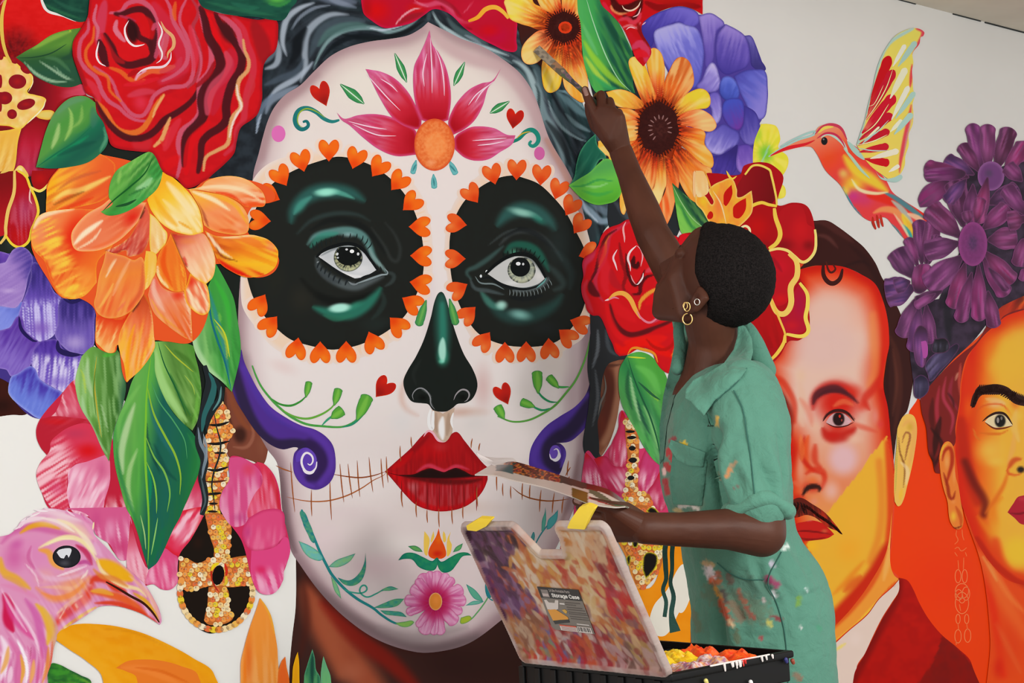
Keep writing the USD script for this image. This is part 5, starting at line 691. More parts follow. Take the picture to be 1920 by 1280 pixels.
q2("770,20 820,70 900,50 1000,20 1100,60 1200,110", '#e0180c', 90, .8, 30); q2("1000,-20 1060,40 1140,60 1200,20 1220,-40", '#a81410', 26, .8); q2("1190,120 1220,40 1225,-30", '#e08a30', 14, .9)
tile(2, 1)
rose2 = paint(mural, 'painted_rose', "870,365 800,400 720,430 670,480 640,560 600,610 540,650 522,700 530,790 515,860 520,930 545,1000 560,1050 600,1085 650,1090 690,1160 720,1240 750,1300 770,1360 800,1390! 860,1380 960,1330 1040,1350 1080,1440 1130,1500 1200,1520 1260,1460 1270,1250 1300,1100 1280,700 1260,520 1200,480 1000,400", '#c4161c', r2 + [E('#a01428', 24, .5)], 2.2, label='smaller red painted rose behind the painter and her raised arm')
strokes(rose2, 'highlight', [("850,380 830,430 838,500 840,540", '#e4a0a0', 14), ("785,590 755,650 770,700 785,750", '#e8c4c8', 14), ("930,560 880,610 865,660 880,710 885,755", '#ead0d0', 16), ("930,560 960,590 975,640 960,720", '#e0a0a4', 10), ("980,765 975,800 940,850 925,852", '#ead4d4', 12), ("885,780 900,820 925,855", '#d89090', 8), ("690,975 730,960 760,940", '#e8c4cc', 14)])
strokes(rose2, 'petal_edge', [("720,965 770,925 830,920 880,960 920,1040 960,1110", '#e6a64c', 36, .8), ("930,1050 970,1110 1030,1138 1100,1090", '#d87a8c', 16), ("860,1380 900,1330 980,1340 1060,1370 1090,1440", '#e08a2c', 20), ("720,970 760,950 800,960", '#d87a8a', 12)])
tile(2, 1)
# ---- yellow daisies, leaves
tile(2, 0)
def daisy(cx, cy, petals, lab, core, d2):
    p = paint(mural, 'painted_daisy', cur.o + np.stack([cx + core[0] * 1.4 * np.cos(TH), cy + core[1] * 1.35 * np.sin(TH)], 1) / 4, '#8a2f14', [], 4, label=lab)
    for o, tipc, midc, basec in petals:
        P, cor = cur(o); m = ((P - cur.o) * 4)
        bx, by = cx, cy; k = np.argmax(np.hypot(m[:, 0] - cx, m[:, 1] - cy)); tx, ty = m[k]; ax = f"{bx},{by} {tx},{ty}"
        paint(p, 'petal', o, midc, [G(ax, basec, basec, midc, tipc, tipc), K(ax, '#f2cf8a', .65, 13, k + len(o) % 9, .3, .7, True), K(ax, basec, .8, 10, 3 + k, .8, .35, True), K(ax, '#4a1a12', .9, 8, 5 + k, .6, .25, True), E('#c84a1e', 9, .4)], 2.2)
    c = paint(p, 'flower_centre', cur.o + np.stack([cx + core[0] * np.cos(TH) * (1 + .05 * np.sin(9 * TH)), cy + core[1] * np.sin(TH) * (1 + .05 * np.cos(8 * TH))], 1) / 4, '#3a1714', [B(cx, cy, core[0] * .75, core[1] * .75, d2, .9, 0, .2), N('#2a100f', .6, 14, 14, 4)], 2)
    it = [(cx + core[0] * 1.02 * math.cos(t), cy + core[1] * 1.02 * math.sin(t), rg.uniform(16, 34), 5, math.degrees(t), '#3a1613') for t in np.linspace(0, 6.28, 46)[:-1]]
    dots(c, 'stamen', it, kind='stuff'); return c
paint(mural, 'painted_shade', '60,-30 480,-30 530,300 520,640 300,560 150,440 60,300', '#3c1c18', [B(150, 350, 120, 120, '#23282b', .9)], 4)
daisy(385, 205, [("280,120! 230,60 160,20 100,0 -60,5 -50,60 -20,140 60,180 130,200 200,222 270,190!", '#e8cc4a', '#eba83c', '#d04a1c'), ("130,-20! 200,-60 300,-40 370,60 350,110 290,100 210,50", '#e9a83c', '#e88a34', '#c83018'), ("370,-30! 420,-60 475,-20 470,60 440,110 390,100 370,40", '#e8983a', '#e07030', '#b82a18'), ("300,225! 210,225 140,270 80,340 65,410 85,465 130,485 200,460 270,370 310,290", '#e8c06a', '#e89a5c', '#c84a28'), ("320,300! 270,370 230,440 218,520 230,640 260,690 300,695 350,660 372,580 375,480 380,320", '#e6c03a', '#eaa03c', '#d84a1e'), ("390,320! 440,300 510,230 520,400 555,520 568,640 560,720 530,768 480,750 420,700 385,640 375,540", '#e8a03c', '#e6923c', '#d4401c'), ("470,-20! 500,80 515,200 500,280 470,230", '#e8a84c', '#e09040', '#b83a18')], 'yellow and red painted daisy at the tip of the raised brush', (118, 112), '#4a2420')
dots(mural, 'painted_daisy_eye', [(395, 207, 52, 46, 0, '#cf3c1c'), (395, 207, 34, 30, 0, '#dc5a2c')])
leaf(mural, "480,-20! 640,-40 660,20 740,110 800,180 850,280 900,400 905,520 905,640 920,700! 820,690 700,680 640,700 600,660 560,560 530,440 518,300 510,180 490,80", ['#2f7a48'], "520,-20 900,690", [("550,-20 600,150 660,320 720,460 800,600 890,690", '#9cc8a0', 8)],
     [G("540,300 900,260", '#4fa258', '#3f9450', '#1f5440', '#1c4a3a', '#245a40'), K("540,-20 900,690", '#5fae4a', .5, 18, 3, 0, .2), L("530,300 600,420 720,560 860,670", '#9cc83c', 50, .8), L("540,420 640,560 740,650", '#b8d04c', 34, .8), L("525,180 580,300 640,420", '#6fb878', 30, .6), L("620,60 700,200 780,340 850,500", '#2f6a4c', 30, .6), L("680,120 760,260 840,400", '#19402f', 40, .6), L("600,560 700,640 800,680", '#3fa05c', 40, .7), L("540,520 600,640", '#3c8a48', 40, .6)], label='large green painted leaf between the two yellow daisies')
# purple blossom
pb = paint(mural, 'painted_violet_flower', "970,230 980,170 1060,110 1160,70 1240,50 1340,65 1400,110 1480,100 1540,125 1590,180 1680,220 1740,265 1800,290 1850,400 1890,520 1915,650 1910,800 1870,900 1850,940 1855,1020 1810,1100 1840,1200 1840,1290 1750,1320 1600,1400 1490,1300 1400,1200 1300,900 1140,480 1030,350", '#4a3c8a', [], 4, label='violet and blue blossom, upper right beside the white wall')
def bpet(o, c, lt, dk, ax, tip=None):
    d = [G(ax, dk, c, c, lt), K(ax, lt, .6, 12, len(o) % 13, .2, .7), K(ax, dk, .5, 12, len(o) % 7, .9, .2), E('#352c74', 16, .6)]
    if tip: d.append(E(tip, 12, .5))
    paint(pb, 'petal', o, c, d, 2.4)
bpet("968,240 980,170 1060,110 1160,70 1240,48 1340,65 1398,110 1395,180 1330,210 1240,170 1140,210 1070,240 1060,320 1030,355 990,300", '#4f45a0', '#6d62b8', '#3d3488', "1100,320 1250,60")
bpet("1060,280 1070,230 1130,200 1200,180 1250,168 1300,185 1380,210 1420,280 1440,380 1430,500 1410,600 1370,660 1300,640 1200,560 1140,470 1090,380", '#7270c2', '#a9a4dc', '#5556b0', "1370,650 1180,190")
bpet("1395,120! 1480,98 1540,125 1590,180 1540,230 1520,320 1510,450 1460,520 1440,400 1420,260", '#6a58aa', '#9886c6', '#5a4a9c', "1480,500 1480,110")
bpet("1600,180! 1680,220 1740,265 1770,330 1785,420 1760,500 1680,540 1600,560 1540,500 1525,380 1540,260", '#5f4fa4', '#9480c2', '#453a8c', "1560,520 1650,200")
bpet("1740,268! 1790,270 1830,350 1860,440 1895,530 1800,500 1785,420 1770,330", '#4c4488', '#6b62a4', '#3a3470', "1790,500 1780,280")
bpet("1660,570! 1740,530 1820,520 1895,535 1915,650 1912,780 1880,890 1800,870 1740,760 1700,680", '#5f62b8', '#8279c4', '#4c4aa0', "1660,590 1880,760")
bpet("1450,520! 1490,470 1520,480 1550,560 1560,640 1520,690 1440,690 1380,650 1420,600", '#8d80c4', '#b9aede', '#6f60b0', "1400,670 1520,500")
bpet("1570,590 1620,570 1670,600 1705,680 1690,740 1620,760 1570,730 1550,680", '#4c5ab4', '#6a78cc', '#3a4698', "1580,740 1640,580")
bpet("1590,760 1650,735 1720,750 1740,820 1735,920 1700,975 1640,960 1590,900 1570,830", '#4b48a4', '#6a3a94', '#4450b0', "1600,760 1690,970")
bpet("1450,740! 1500,690 1550,700 1570,780 1565,880 1530,930 1500,900 1490,820", '#8a7cc4', '#aca2d8', '#6a5cb0', "1480,720 1540,920")
bpet("1740,790! 1820,840 1855,930 1850,1020 1810,1085 1750,1080 1700,1000 1730,930", '#51489a', '#7266b0', '#40388a', "1740,820 1790,1080")
bpet("1440,1060 1450,1000 1520,970 1580,930 1640,960 1700,1000 1690,1080 1620,1120 1560,1160 1500,1150 1460,1120", '#6f66b6', '#b3a8dc', '#5850a4', "1600,950 1500,1150")
bpet("1490,1170! 1560,1165 1640,1120 1690,1090 1690,1240 1640,1320 1560,1390 1500,1350", '#3f3284', '#5a48a0', '#33286c', "1620,1130 1540,1370")
bpet("1690,1090! 1760,1080 1810,1120 1840,1200 1840,1300 1740,1310 1680,1260", '#7a5cb0', '#9c7cc4', '#58409a', "1720,1080 1760,1300")
tile(3, 0)
yf = paint(mural, 'painted_yellow_flower', "-55,930! 0,930 60,950 88,1040 75,1110 140,1170 148,1230 110,1310 60,1350 120,1400 125,1470 80,1490 40,1470 -10,1420 -70,1370 -110,1300 -110,1080", '#d6cf3e', [B(-20, 1150, 90, 120, '#6fb83c', .95), B(40, 960, 70, 60, '#e6c22c', .8), K("-20,1150 120,1230", '#e8d868', .7, 14, 4, .2, .6, True), B(-90, 1010, 60, 90, '#8fc43c', .8), L("-90,1300 -20,1150 10,1080", '#9cc8b0', 14, .8), E('#e0c83c', 16, .5), L("80,1330 0,1290 -60,1250", '#78b43c', 30, .7)], 2.6, label='yellow-green painted blossom at the tip of the hummingbird beak')
tile(2, 0)
dz2 = [("980,780! 940,690 900,580 870,480 880,440 920,425 970,450 1010,530 1050,640 1075,740", '#e8b83c', '#ea9a40', '#cf3a18'), ("1080,720! 1050,640 1010,500 1010,420 1040,365 1080,365 1120,410 1140,500 1140,600 1125,720", '#e8a43c', '#e07a34', '#c82e18'), ("1130,730! 1140,620 1180,520 1230,440 1280,430 1330,470 1360,580 1350,650 1280,730 1210,800", '#c8642c', '#e0742c', '#d04a1c'), ("1205,800! 1270,730 1350,680 1420,665 1470,700 1485,770 1460,810 1400,820 1300,850 1230,870", '#dcc43c', '#e8b84c', '#d06a24'), ("1225,880! 1300,840 1400,820 1470,850 1515,900 1528,950 1490,985 1420,980 1330,950 1240,930", '#e8a46a', '#e88a4c', '#cc3a1c'), ("1240,940! 1330,955 1440,990 1440,1080 1500,1170 1490,1260 1410,1220 1300,1120 1230,1050", '#e8a03c', '#e88c34', '#cf3a18'), ("1230,1080! 1320,1140 1420,1230 1490,1270 1480,1400 1420,1560 1320,1480 1250,1360 1200,1200", '#e8943c', '#e6842c', '#c83818'), ("700,690! 800,670 880,690 940,730 985,790 930,820 850,810 790,800 740,760", '#e8b84c', '#eaa444', '#dc7a2c'), ("790,810! 870,815 940,850 950,890 900,900 850,910 830,860", '#e8943c', '#e87c3c', '#cc3018'), ("840,910! 930,905 940,970 930,1040 880,1080 850,1080 845,1000", '#eaa850', '#e8924a', '#c83818'), ("640,1060! 700,1040 860,1060 950,1060 970,1110 900,1180 800,1230 720,1340 690,1290 720,1180 650,1150", '#e8b84c', '#e8a040', '#d84a1c'), ("700,1300! 760,1230 880,1180 980,1110 990,1200 960,1290 900,1420 850,1580 830,1610 805,1560 790,1400 700,1340", '#e8b04c', '#eaa04a', '#d03a18'), ("985,1110! 1090,1150 1090,1290 1050,1420 1010,1500 960,1540 900,1420 940,1290", '#e07c34', '#dc6a2c', '#c02a14'), ("1090,1150! 1180,1190 1200,1290 1140,1420 1090,1560 1020,1600 980,1500 1060,1400", '#ecd08a', '#e8a03c', '#d04a1c'), ("1140,1180! 1210,1200 1250,1340 1220,1500 1180,1640 1120,1720 1060,1700 1090,1560 1150,1400", '#e2602a', '#dc6a2c', '#d8461c')]
daisy(1095, 960, dz2, 'large yellow and orange painted daisy behind the raised forearm', (148, 190), '#4a2420')
it = [(1105 + 75 * math.cos(t), 965 + 88 * math.sin(t), 18, 5, math.degrees(t), '#8a6460') for t in np.linspace(2.2, 6.6, 12)]
dots(mural, 'painted_daisy_eye', it)
tile(2, 0)
leaf(mural, "620,1005! 560,1060 510,1130 480,1220 460,1330 420,1400! 520,1370 600,1290 650,1200 700,1180 640,1100", ['#1f5c48'], "620,1010 430,1390", [], [K("620,1010 440,1390", '#58a07c', .7, 14, 3), K("620,1010 440,1390", '#123c34', .6, 12, 5), E('#5aa87a', 12, .6)], label='dark green painted leaf beside the raised wrist')
tile(2, 1)
leaf(mural, "420,110! 500,60 580,10 640,-50 700,-90 760,-60 800,40 820,140 780,220 700,250 620,255 520,210", ['#4f9f3c'], "420,115 820,60", [], [G("600,0 660,260", '#57a052', '#6ab84c', '#5fae3c', '#4f9a30'), L("430,120 540,110 640,70 760,80", '#2f8a4c', 16, .7), L("520,150 640,180 760,150", '#3a9a4c', 26, .6), L("540,120 640,120 720,90", '#a4d49a', 14, .6), E('#7cc450', 20, .5)], label='bright green painted leaf at the right edge of the face')
leaf(mural, "1195,90! 1260,150 1340,220 1430,280 1490,380 1510,430! 1420,480 1340,500 1270,470 1240,380 1220,250", ['#24523a'], "1195,100 1500,430", [("1200,110 1260,230 1350,360 1460,450", '#8fb87c', 7)], [G("1240,350 1400,250", '#6fb04c', '#4a9440', '#1f4434', '#1c3c30'), K("1195,100 1480,440", '#8fcb5a', .5, 14, 3, 0, .2), L("1230,250 1270,380 1330,490", '#7cbc54', 40, .8), L("1260,260 1330,400 1400,460", '#2c7040', 24, .7)], label='dark green painted leaf above the painter head')
# ---- red top rose, right
tile(2, 0)
rr = []
for pts, c, w in [("760,20 740,60 790,100 830,100 900,60 960,0", '#d8905a', 20), ("740,-20 790,60 870,60 950,10", '#3a0f0e', 60), ("830,120 900,140 950,80 970,0", '#3a1010', 34), ("800,150 860,140 900,170 940,150 960,100", '#c83a4c', 34), ("820,210 880,190 930,210 960,170", '#d87a80', 16), ("880,250 900,300 960,320", '#b81824', 50), ("900,360 960,330 1000,380 1000,460", '#c03c5c', 60), ("940,180 960,240 1000,300 1030,350", '#7a1214', 40), ("1000,20 1100,60 1250,40 1400,50", '#7c0f12', 60), ("1000,-20 1150,10 1300,0 1410,20", '#a81814', 40), ("680,20 740,120 800,190", '#c8243c', 40), ("900,440 950,400 1010,420", '#cc1c28', 60)]: rr.append(L(pts, c, w, .9, 10, .6))
ro3 = paint(mural, 'painted_rose', "640,-40! 1400,-40 1425,40 1425,110! 1340,65 1240,48 1100,90 980,170 970,240 1030,350 1040,400 1010,460 980,500! 920,430 880,320 820,200 740,110 660,20", '#b4141a', rr + [B(1250, 30, 200, 60, '#9c1414', .7)], 2.6, label='dark red painted rose at the top edge above the violet blossom')
strokes(ro3, 'highlight', [("820,40 840,70 890,80 940,50 960,10", '#e8c0a8', 12), ("900,130 940,110 960,60", '#e0b0b0', 9), ("850,225 880,205 920,215", '#e8b4b8', 8), ("970,190 1000,165", '#e0a8b0', 8)])
# ================================================================ hummingbird, portraits, dark flowers
tile(3, 0)
hb = paint(mural, 'painted_hummingbird', "0,1180! 90,1110 200,1050 330,1010 380,950 450,930 520,945 580,1030 600,1080 640,1090 700,1140 730,1200 800,1260 880,1350 930,1440 1010,1500 1150,1590 1200,1640 1190,1720 1110,1850 1020,1790 940,1700 870,1630 780,1660 700,1620 620,1530 540,1390 430,1280 360,1150 310,1100 130,1130", '#d8433a', [B(460, 1200, 110, 130, '#dd4a22', .95), G("330,1000 480,1400", '#e0c48a', '#dd4a28', '#c83a44', op=.55), B(640, 1380, 150, 130, '#e0c23a', .95), L("560,1160 640,1260 760,1340 900,1440", '#e2c63c', 90, .9, 50), B(640, 1470, 120, 90, '#b8347a', .9), B(720, 1500, 110, 90, '#c03a64', .8), L("760,1460 900,1500 1040,1560 1150,1620", '#cf2a1c', 70, .9, 26, .3), L("860,1440 960,1490 1100,1590 1180,1640", '#2f8a94', 40, .8, 12), L("560,1400 620,1530 700,1620", '#2f8a9a', 16, .9), L("620,1340 680,1420 800,1450 900,1440", '#ead9a8', 26, .9), L("780,1600 860,1570 960,1590 1040,1700", '#e89a5a', 50, .8, 20), L("920,1500 1000,1570 1090,1690", '#9cc0b4', 40, .8, 14), L("1000,1600 1060,1720 1100,1830", '#e8c83c', 60, .8, 20), L("900,1670 960,1740 1010,1800", '#2a8a94', 40, .9, 12), L("1000,1680 1060,1760 1080,1800", '#2a9096', 36, .9, 12), L("1040,1600 1130,1640 1180,1690", '#ecc9a0', 40, .8, 14), L("940,1600 1010,1700 1060,1790", '#e8d0a0', 20, .8), B(560, 1300, 60, 60, '#d8d06a', .7), B(580, 1430, 50, 60, '#e0c84c', .8)], 2., label='red and yellow painted hummingbird with a raised wing on the white wall')
strokes(hb, 'marking', [("0,1175 100,1110 220,1050 340,1010 345,985 200,1040 90,1100", '#9dbdb4', 14, .4), ("10,1170 130,1115 280,1080 350,1050", '#c8242c', 24), ("345,1010 400,955 470,935 540,960 590,1050", '#b83a50', 22), ("370,1000 420,960 490,950", '#dcc35c', 22), ("390,1035 440,1005 500,1025 560,1080 600,1160", '#b4c4b4', 26), ("360,1040 430,1000 500,1010 550,1060 575,1110", '#b8304c', 16), ("560,1110 620,1180 690,1270 760,1340", '#a8c0a8', 22), ("590,1060 640,1120 720,1200", '#9fbcb0', 40)])
dots(hb, 'bird_eye', [(418, 1058, 24, 30, 0, '#1c1a1c'), (412, 1045, 7, 7, 0, '#8a8a8c')])
wg = paint(hb, 'wing', "660,1085! 690,990 720,900 745,790 780,660 800,560 830,460 880,360 950,270 1040,222 1110,212 1165,240 1160,270 1140,280 1130,330 1080,400 1085,470 1075,530 1080,600 1085,680 1100,700 1080,780 1085,850 1080,930 1050,1010 1050,1090 1025,1170 1020,1240 990,1300 930,1350 850,1310 760,1240 700,1160", '#dcc25c', [L("670,1080 740,800 810,520 900,330 1080,215", '#9dbab2', 30, .95, 8, .3), L("1100,215 1160,240 1130,330 1080,410", '#b8244c', 40, .8, 14), L("1075,480 1070,560 1060,660", '#c02040', 24, .8), L("1070,780 1050,900 1020,1050 990,1200 980,1300", '#c2264a', 34, .8, 14), L("1085,860 1040,1010 1010,1180", '#b090a0', 14, .5)], 2, label='raised wing of the hummingbird')
for bx, by, tx, ty, w, c in [(745, 860, 905, 420, 74, '#b0141c'), (730, 900, 940, 525, 70, '#b01a2c'), (700, 1000, 945, 715, 80, '#b8182c'), (680, 1050, 925, 855, 66, '#ae182c'), (670, 1090, 905, 980, 56, '#b0182a'), (680, 1140, 900, 1095, 54, '#b51a2a'), (720, 1190, 905, 1225, 60, '#b8141e'), (930, 500, 1025, 335, 34, '#e9d3be'), (910, 740, 1030, 510, 50, '#e8d2b4'), (920, 900, 1050, 645, 40, '#ecd4c0'), (910, 990, 1000, 900, 34, '#ead6bc'), (970, 500, 1105, 312, 44, '#9cb6aa'), (950, 890, 1095, 690, 40, '#9fbcb0'), (940, 1010, 1075, 850, 44, '#a2c0b4'), (760, 1190, 975, 1130, 44, '#e8d3bc'), (900, 1290, 980, 1240, 30, '#ead6c4'), (700, 1080, 800, 985, 22, '#a0bcb4'), (720, 1050, 830, 950, 16, '#ead8b4')]:
    paint(wg, 'feather', petal_pts(bx, by, tx, ty, w, .72, .9), c, [K(f"{bx},{by} {tx},{ty}", '#e8d08a', .5, 8, int(bx) % 7, .5, 0.)] if c[1] == 'b' or c[1:3] == 'ae' else [], 1.8)
strokes(wg, 'quill', [("745,800 790,780 860,640", '#d8d0a0', 5), ("720,910 800,800 880,660 930,520", '#e6d49a', 7), ("690,1020 800,930 900,780", '#e6d49a', 7), ("670,1070 800,1000 900,900", '#a8c0b4', 8), ("660,1090 780,1060 890,1010", '#e8d8a8', 7), ("660,1110 780,1130 900,1130", '#a8c4bc', 8)])
tile(3, 1)
paint(hb, 'wing_edge', "800,0! 830,40 880,60 940,50 990,30 1002,55 960,85 900,80 840,60", '#a2bcb2', [], 2)
strokes(hb, 'claw', [("780,345 785,390 805,440", '#a82a1c', 20, .7), ("810,330 820,380 830,430", '#a82a1c', 20, .7), ("840,330 848,380 860,420", '#b03020', 18, .7)])
# ---- orange ground between the portraits
tile(3, 2)
og = paint(mural, 'painted_orange_ground', "1060,520! 1110,450 1130,420 1240,700 1400,1000 1600,1300 1660,1700 1720,2000 1720,2500 1640,2600 1000,2600 850,1900 900,1300 950,1000", '#df3e0a', [B(1300, 1800, 400, 400, '#e03606', .7)], 6, label='flat orange ground between the two portraits on the right')
tile(3, 3)
ch = []
for cx, cy, rx, ry in [(1425, 480, 22, 50), (1475, 480, 20, 50), (1455, 590, 50, 55), (1430, 620, 26, 40), (1485, 610, 28, 50), (1455, 680, 50, 80), (1425, 800, 16, 36), (1490, 800, 16, 36), (1425, 930, 24, 50), (1497, 925, 24, 50), (1455, 660, 20, 20)]:
    ch.append((' '.join(f'{cx + rx * math.cos(t):.0f},{cy + ry * math.sin(t):.0f}' for t in np.linspace(0, 6.2832, 13)), '#e27a4c', 5, .2))
for pts in ["1415,135 1410,170 1425,210 1400,240", "1455,130 1460,180 1470,210", "1400,275 1425,262 1450,290 1490,265", "1400,300 1420,330", "1480,300 1490,330", "1425,360 1430,430", "1468,340 1465,430", "1435,690 1445,740", "1425,840 1430,880", "1490,840 1497,880", "1410,960 1412,995"]: ch.append((pts, '#dd6a3c', 6, .3))
strokes(og, 'chalk_earring', ch, label='thin chalk sketch of a dangling earring on the orange ground')
# ---- portrait of a man
tile(3, 2)
man = paint(mural, 'painted_man', "-40,-560! 100,-600 300,-650 450,-640 700,-480 830,-300 900,0 905,400 920,620 945,940 950,1200 930,1500 920,1700 980,1770 960,1900 800,2300 640,2560 640,2600 -500,2600! -260,2100 -150,1500 -120,900 -160,300 -120,-200", '#d8472a', [], 8, label='painted portrait of a moustached man in red and pink tones, right of the painter')
hr = []
for pts, c, w in [("280,-880 400,-900 520,-830 640,-740", '#4a2320', 60), ("340,-800 440,-780 520,-700", '#5a302c', 30), ("600,-730 740,-600 830,-440 900,-250", '#2a1210', 50), ("880,-100 960,100 980,400 940,700", '#4a241c', 50), ("930,50 960,300 930,560", '#5a2f24', 26), ("900,0 880,300 910,600", '#2a100e', 40), ("560,-560 700,-600 760,-560", '#241010', 20)]: hr.append(L(pts, c, w, .7, 24))
mh = paint(man, 'hair', "230,-540! 300,-620 340,-690 350,-760 330,-830 300,-890 360,-905 440,-905 520,-860 640,-770 720,-700 800,-590 850,-480 900,-400 950,-290 980,-230 1010,-150 1040,-30 1060,60 1085,250 1075,360 1040,520 1010,560 970,640 950,780 935,920! 915,760 910,600 890,480 865,330 880,180 900,60 905,0 890,-160 860,-300 800,-430 700,-500 620,-540 500,-560 360,-570", '#351714', hr, 3, label='dark brown swept-back painted hair')
mf = paint(man, 'face', "230,-540! 400,-570 560,-560 700,-500 800,-430 860,-300 895,-150 905,0 900,60 870,180 860,330 895,500 915,700 940,930 945,1100 930,1300 920,1500 900,1600 800,1800 700,1950 600,2060 480,2260 460,2260! 440,1900 380,1700 250,1540 190,1450 150,1330 120,1000 160,800 0,560 0,320 -20,150 60,60 130,-40 120,-120 200,-300", '#d9bba8',
  [G("300,-600 350,2200", '#dd6a4a', '#dfb7a4', '#dcb8a8', '#d87a50', '#e0a03c', '#e09a34', op=.9), E('#d03210', 230, .95), E('#b8160c', 90, .85), B(440, -200, 330, 260, '#dcb6a6', .95, 0, .3), B(420, 30, 380, 260, '#d8b4aa', .9, 0, .3), L("780,-200 790,0 800,200 760,330", '#e08a4c', 70, .6, 60, .3), L("860,-280 890,-60 880,160 850,330", '#cf2a18', 60, .8, 40, .2), B(240, 260, 60, 90, '#ddb79a', .7), L("230,300 250,420 240,560 260,640", '#dcb49c', 70, .8, 50), L("0,260 90,290 150,370 190,470 190,600", '#c42a14', 50, .7, 36, .3), L("30,320 100,420 150,530 150,700", '#7a1c12', 60, .9, 40, .2), L("40,360 100,410 140,480", '#4a1a14', 30, .8),
   B(520, 460, 250, 230, '#c42418', 1, 0, .2), L('330,520 350,420 440,350 560,350 650,430', '#b4201c', 90, .8, 50), L('400,640 450,710 560,710 660,640', '#b01810', 90, .85, 50), B(620, 380, 120, 90, '#c82818', .8), L("330,480 360,400 440,360 500,350 560,370 600,400", '#521f24', 60, .95, 24), L("360,430 420,380 520,370 600,400 680,470", '#4a1c22', 36, .9, 18), L("480,490 560,450 640,480", '#dc7a4c', 40, .6), B(520, 640, 160, 90, '#c02014', .9), B(480, 700, 90, 60, '#bc1c14', .8), L("400,590 450,540 520,520 590,540 650,590", '#4a1714', 22, .9, 12), B(700, 480, 70, 70, '#cf2a18', .6), L('840,260 780,360 720,440 760,520', '#c42a1c', 60, .8, 40), B(800, 560, 40, 90, '#d88a80', .6), L('230,420 300,520 330,640', '#d8705a', 50, .5, 40), L('560,600 700,640 820,680', '#d04a34', 40, .6, 30), B(840, 620, 40, 60, '#cf3a40', .6), B(350, 640, 50, 60, '#dcae92', .6), B(640, 730, 90, 60, '#e0b8a0', .7),
   B(560, 880, 160, 170, '#d9b0b2', .95, 0, .3), L("300,700 270,800 280,920 340,980", '#d84a1c', 60, .8, 40), L("350,760 350,900 400,950", '#c42a14', 50, .7, 40), B(240, 950, 50, 200, '#dca184', .7), L('270,700 250,860 330,960 420,1000', '#b81c10', 34, .7, 24), B(330, 1090, 110, 70, '#b8180e', .7), L("270,1000 330,960 400,970 420,1040 390,1120", '#c8301a', 44, .8, 30), B(330, 1040, 60, 50, '#dc6a34', .7), L("250,1160 290,1100 340,1085 385,1100 370,1130", '#2a1410', 40, .95, 14), L("240,700 250,800 250,900", '#e07a3c', 40, .6), B(470, 1120, 100, 120, '#deb0a4', .8), L("180,1050 250,1080", '#d86a48', 40, .6), B(220, 1180, 80, 60, '#b82014', .8), B(340, 1200, 50, 40, '#d88a7a', .6),
   HC("885,700! 935,960 945,1100 920,1500 900,1600 700,1950 480,2260 440,2000 350,1640 290,1520 430,1300 560,1130 680,980 760,860 830,780", 10, '#e0a838'), B(660, 1400, 170, 280, '#e4a83a', .8), B(820, 900, 60, 120, '#e0a03c', .8), L("900,760 915,1000 920,1300 900,1500", '#cf3a18', 70, .85, 40, .2), L("830,900 850,1200 830,1450 760,1650", '#d87a2c', 60, .7, 50, .2), L("900,1560 800,1750 660,1920 500,2080", '#b81c10', 130, .9, 60, .2), L("870,1700 760,1860 600,2020", '#c8341c', 60, .6, 40), B(600, 1560, 160, 160, '#e5a030', .7), L("480,1900 580,1800 720,1640", '#d8681c', 40, .5, 40), L("700,1750 560,1880", '#c83a18', 60, .6, 50), B(320, 1530, 90, 60, '#e8b02c', .8)], 3.2, label='pink, red and yellow painted face')
me = paint(mf, 'eye', "430,605! 460,560 500,535 560,540 600,570 625,600! 580,630 520,635 460,625", '#c8a0a0', [B(525, 580, 50, 60, '#241010', 1, 0, .75), B(600, 600, 24, 16, '#d8a8b0', .9)], 1.8, label='dark painted eye')
dots(me, 'glint', [(533, 560, 8, 12, 0, '#c83020'), (548, 590, 6, 10, 0, '#8a3a30')])
strokes(mf, 'brow_line', [("405,600 450,540 520,515 590,535 645,600", '#3a1412', 20), ("430,610 500,640 580,632 640,605", '#4a1712', 9)])
paint(mf, 'far_eye', "70,490! 110,500 140,560 130,620 100,600", '#6a1c14', [B(110, 580, 30, 40, '#3a120e', .8)], 2)
tile(3, 3)
lips = paint(mf, 'lips', "170,100! 220,80 270,70 320,60 400,80 460,130 492,165! 440,195 340,210 250,215 200,190 165,140", '#b8201a', [L("180,150 260,140 380,150 470,165", '#6a0f10', 14, .8), B(300, 50, 60, 24, '#e2c0a8', .8), B(420, 140, 40, 24, '#c86a44', .7), L("210,190 320,205 430,190", '#6a1410', 16, .7)], 2)
paint(mf, 'moustache_shade', "130,40! 150,-60 230,-110 330,-60 420,0 500,90 545,150! 440,110 350,40 280,20 210,40", '#5a1c14', [K("300,-100 330,60", '#c8341c', .7, 10, 3), B(200, -20, 80, 70, '#2a120e', .8)], 2)
C_ = spline(np.array([(140, -30), (200, -80), (280, -60), (360, 0), (450, 60), (520, 120)], float), 9.)
ms = [(f"{x},{y} {x + 10 + .03 * i},{y + 26} {x + dx},{y + dy}", c, 13) for i, (x, y) in enumerate(C_) for dx, dy, c in [((-14 if x < 230 else 34), (90 if x < 260 else 46), '#2a110d' if i % 3 else '#5a1c12')]]
strokes(mf, 'moustache', ms, label='thin dark moustache')
tile(3, 2)
tile(3, 1)
for pts, c, w in [('410,690 415,790 470,845 530,815 555,735', '#3a1512', 34), ('430,680 460,760 500,740 480,700', '#4a1a14', 16)]: stroke(man, 'curl', pts, c, w, .7)
tile(3, 2)
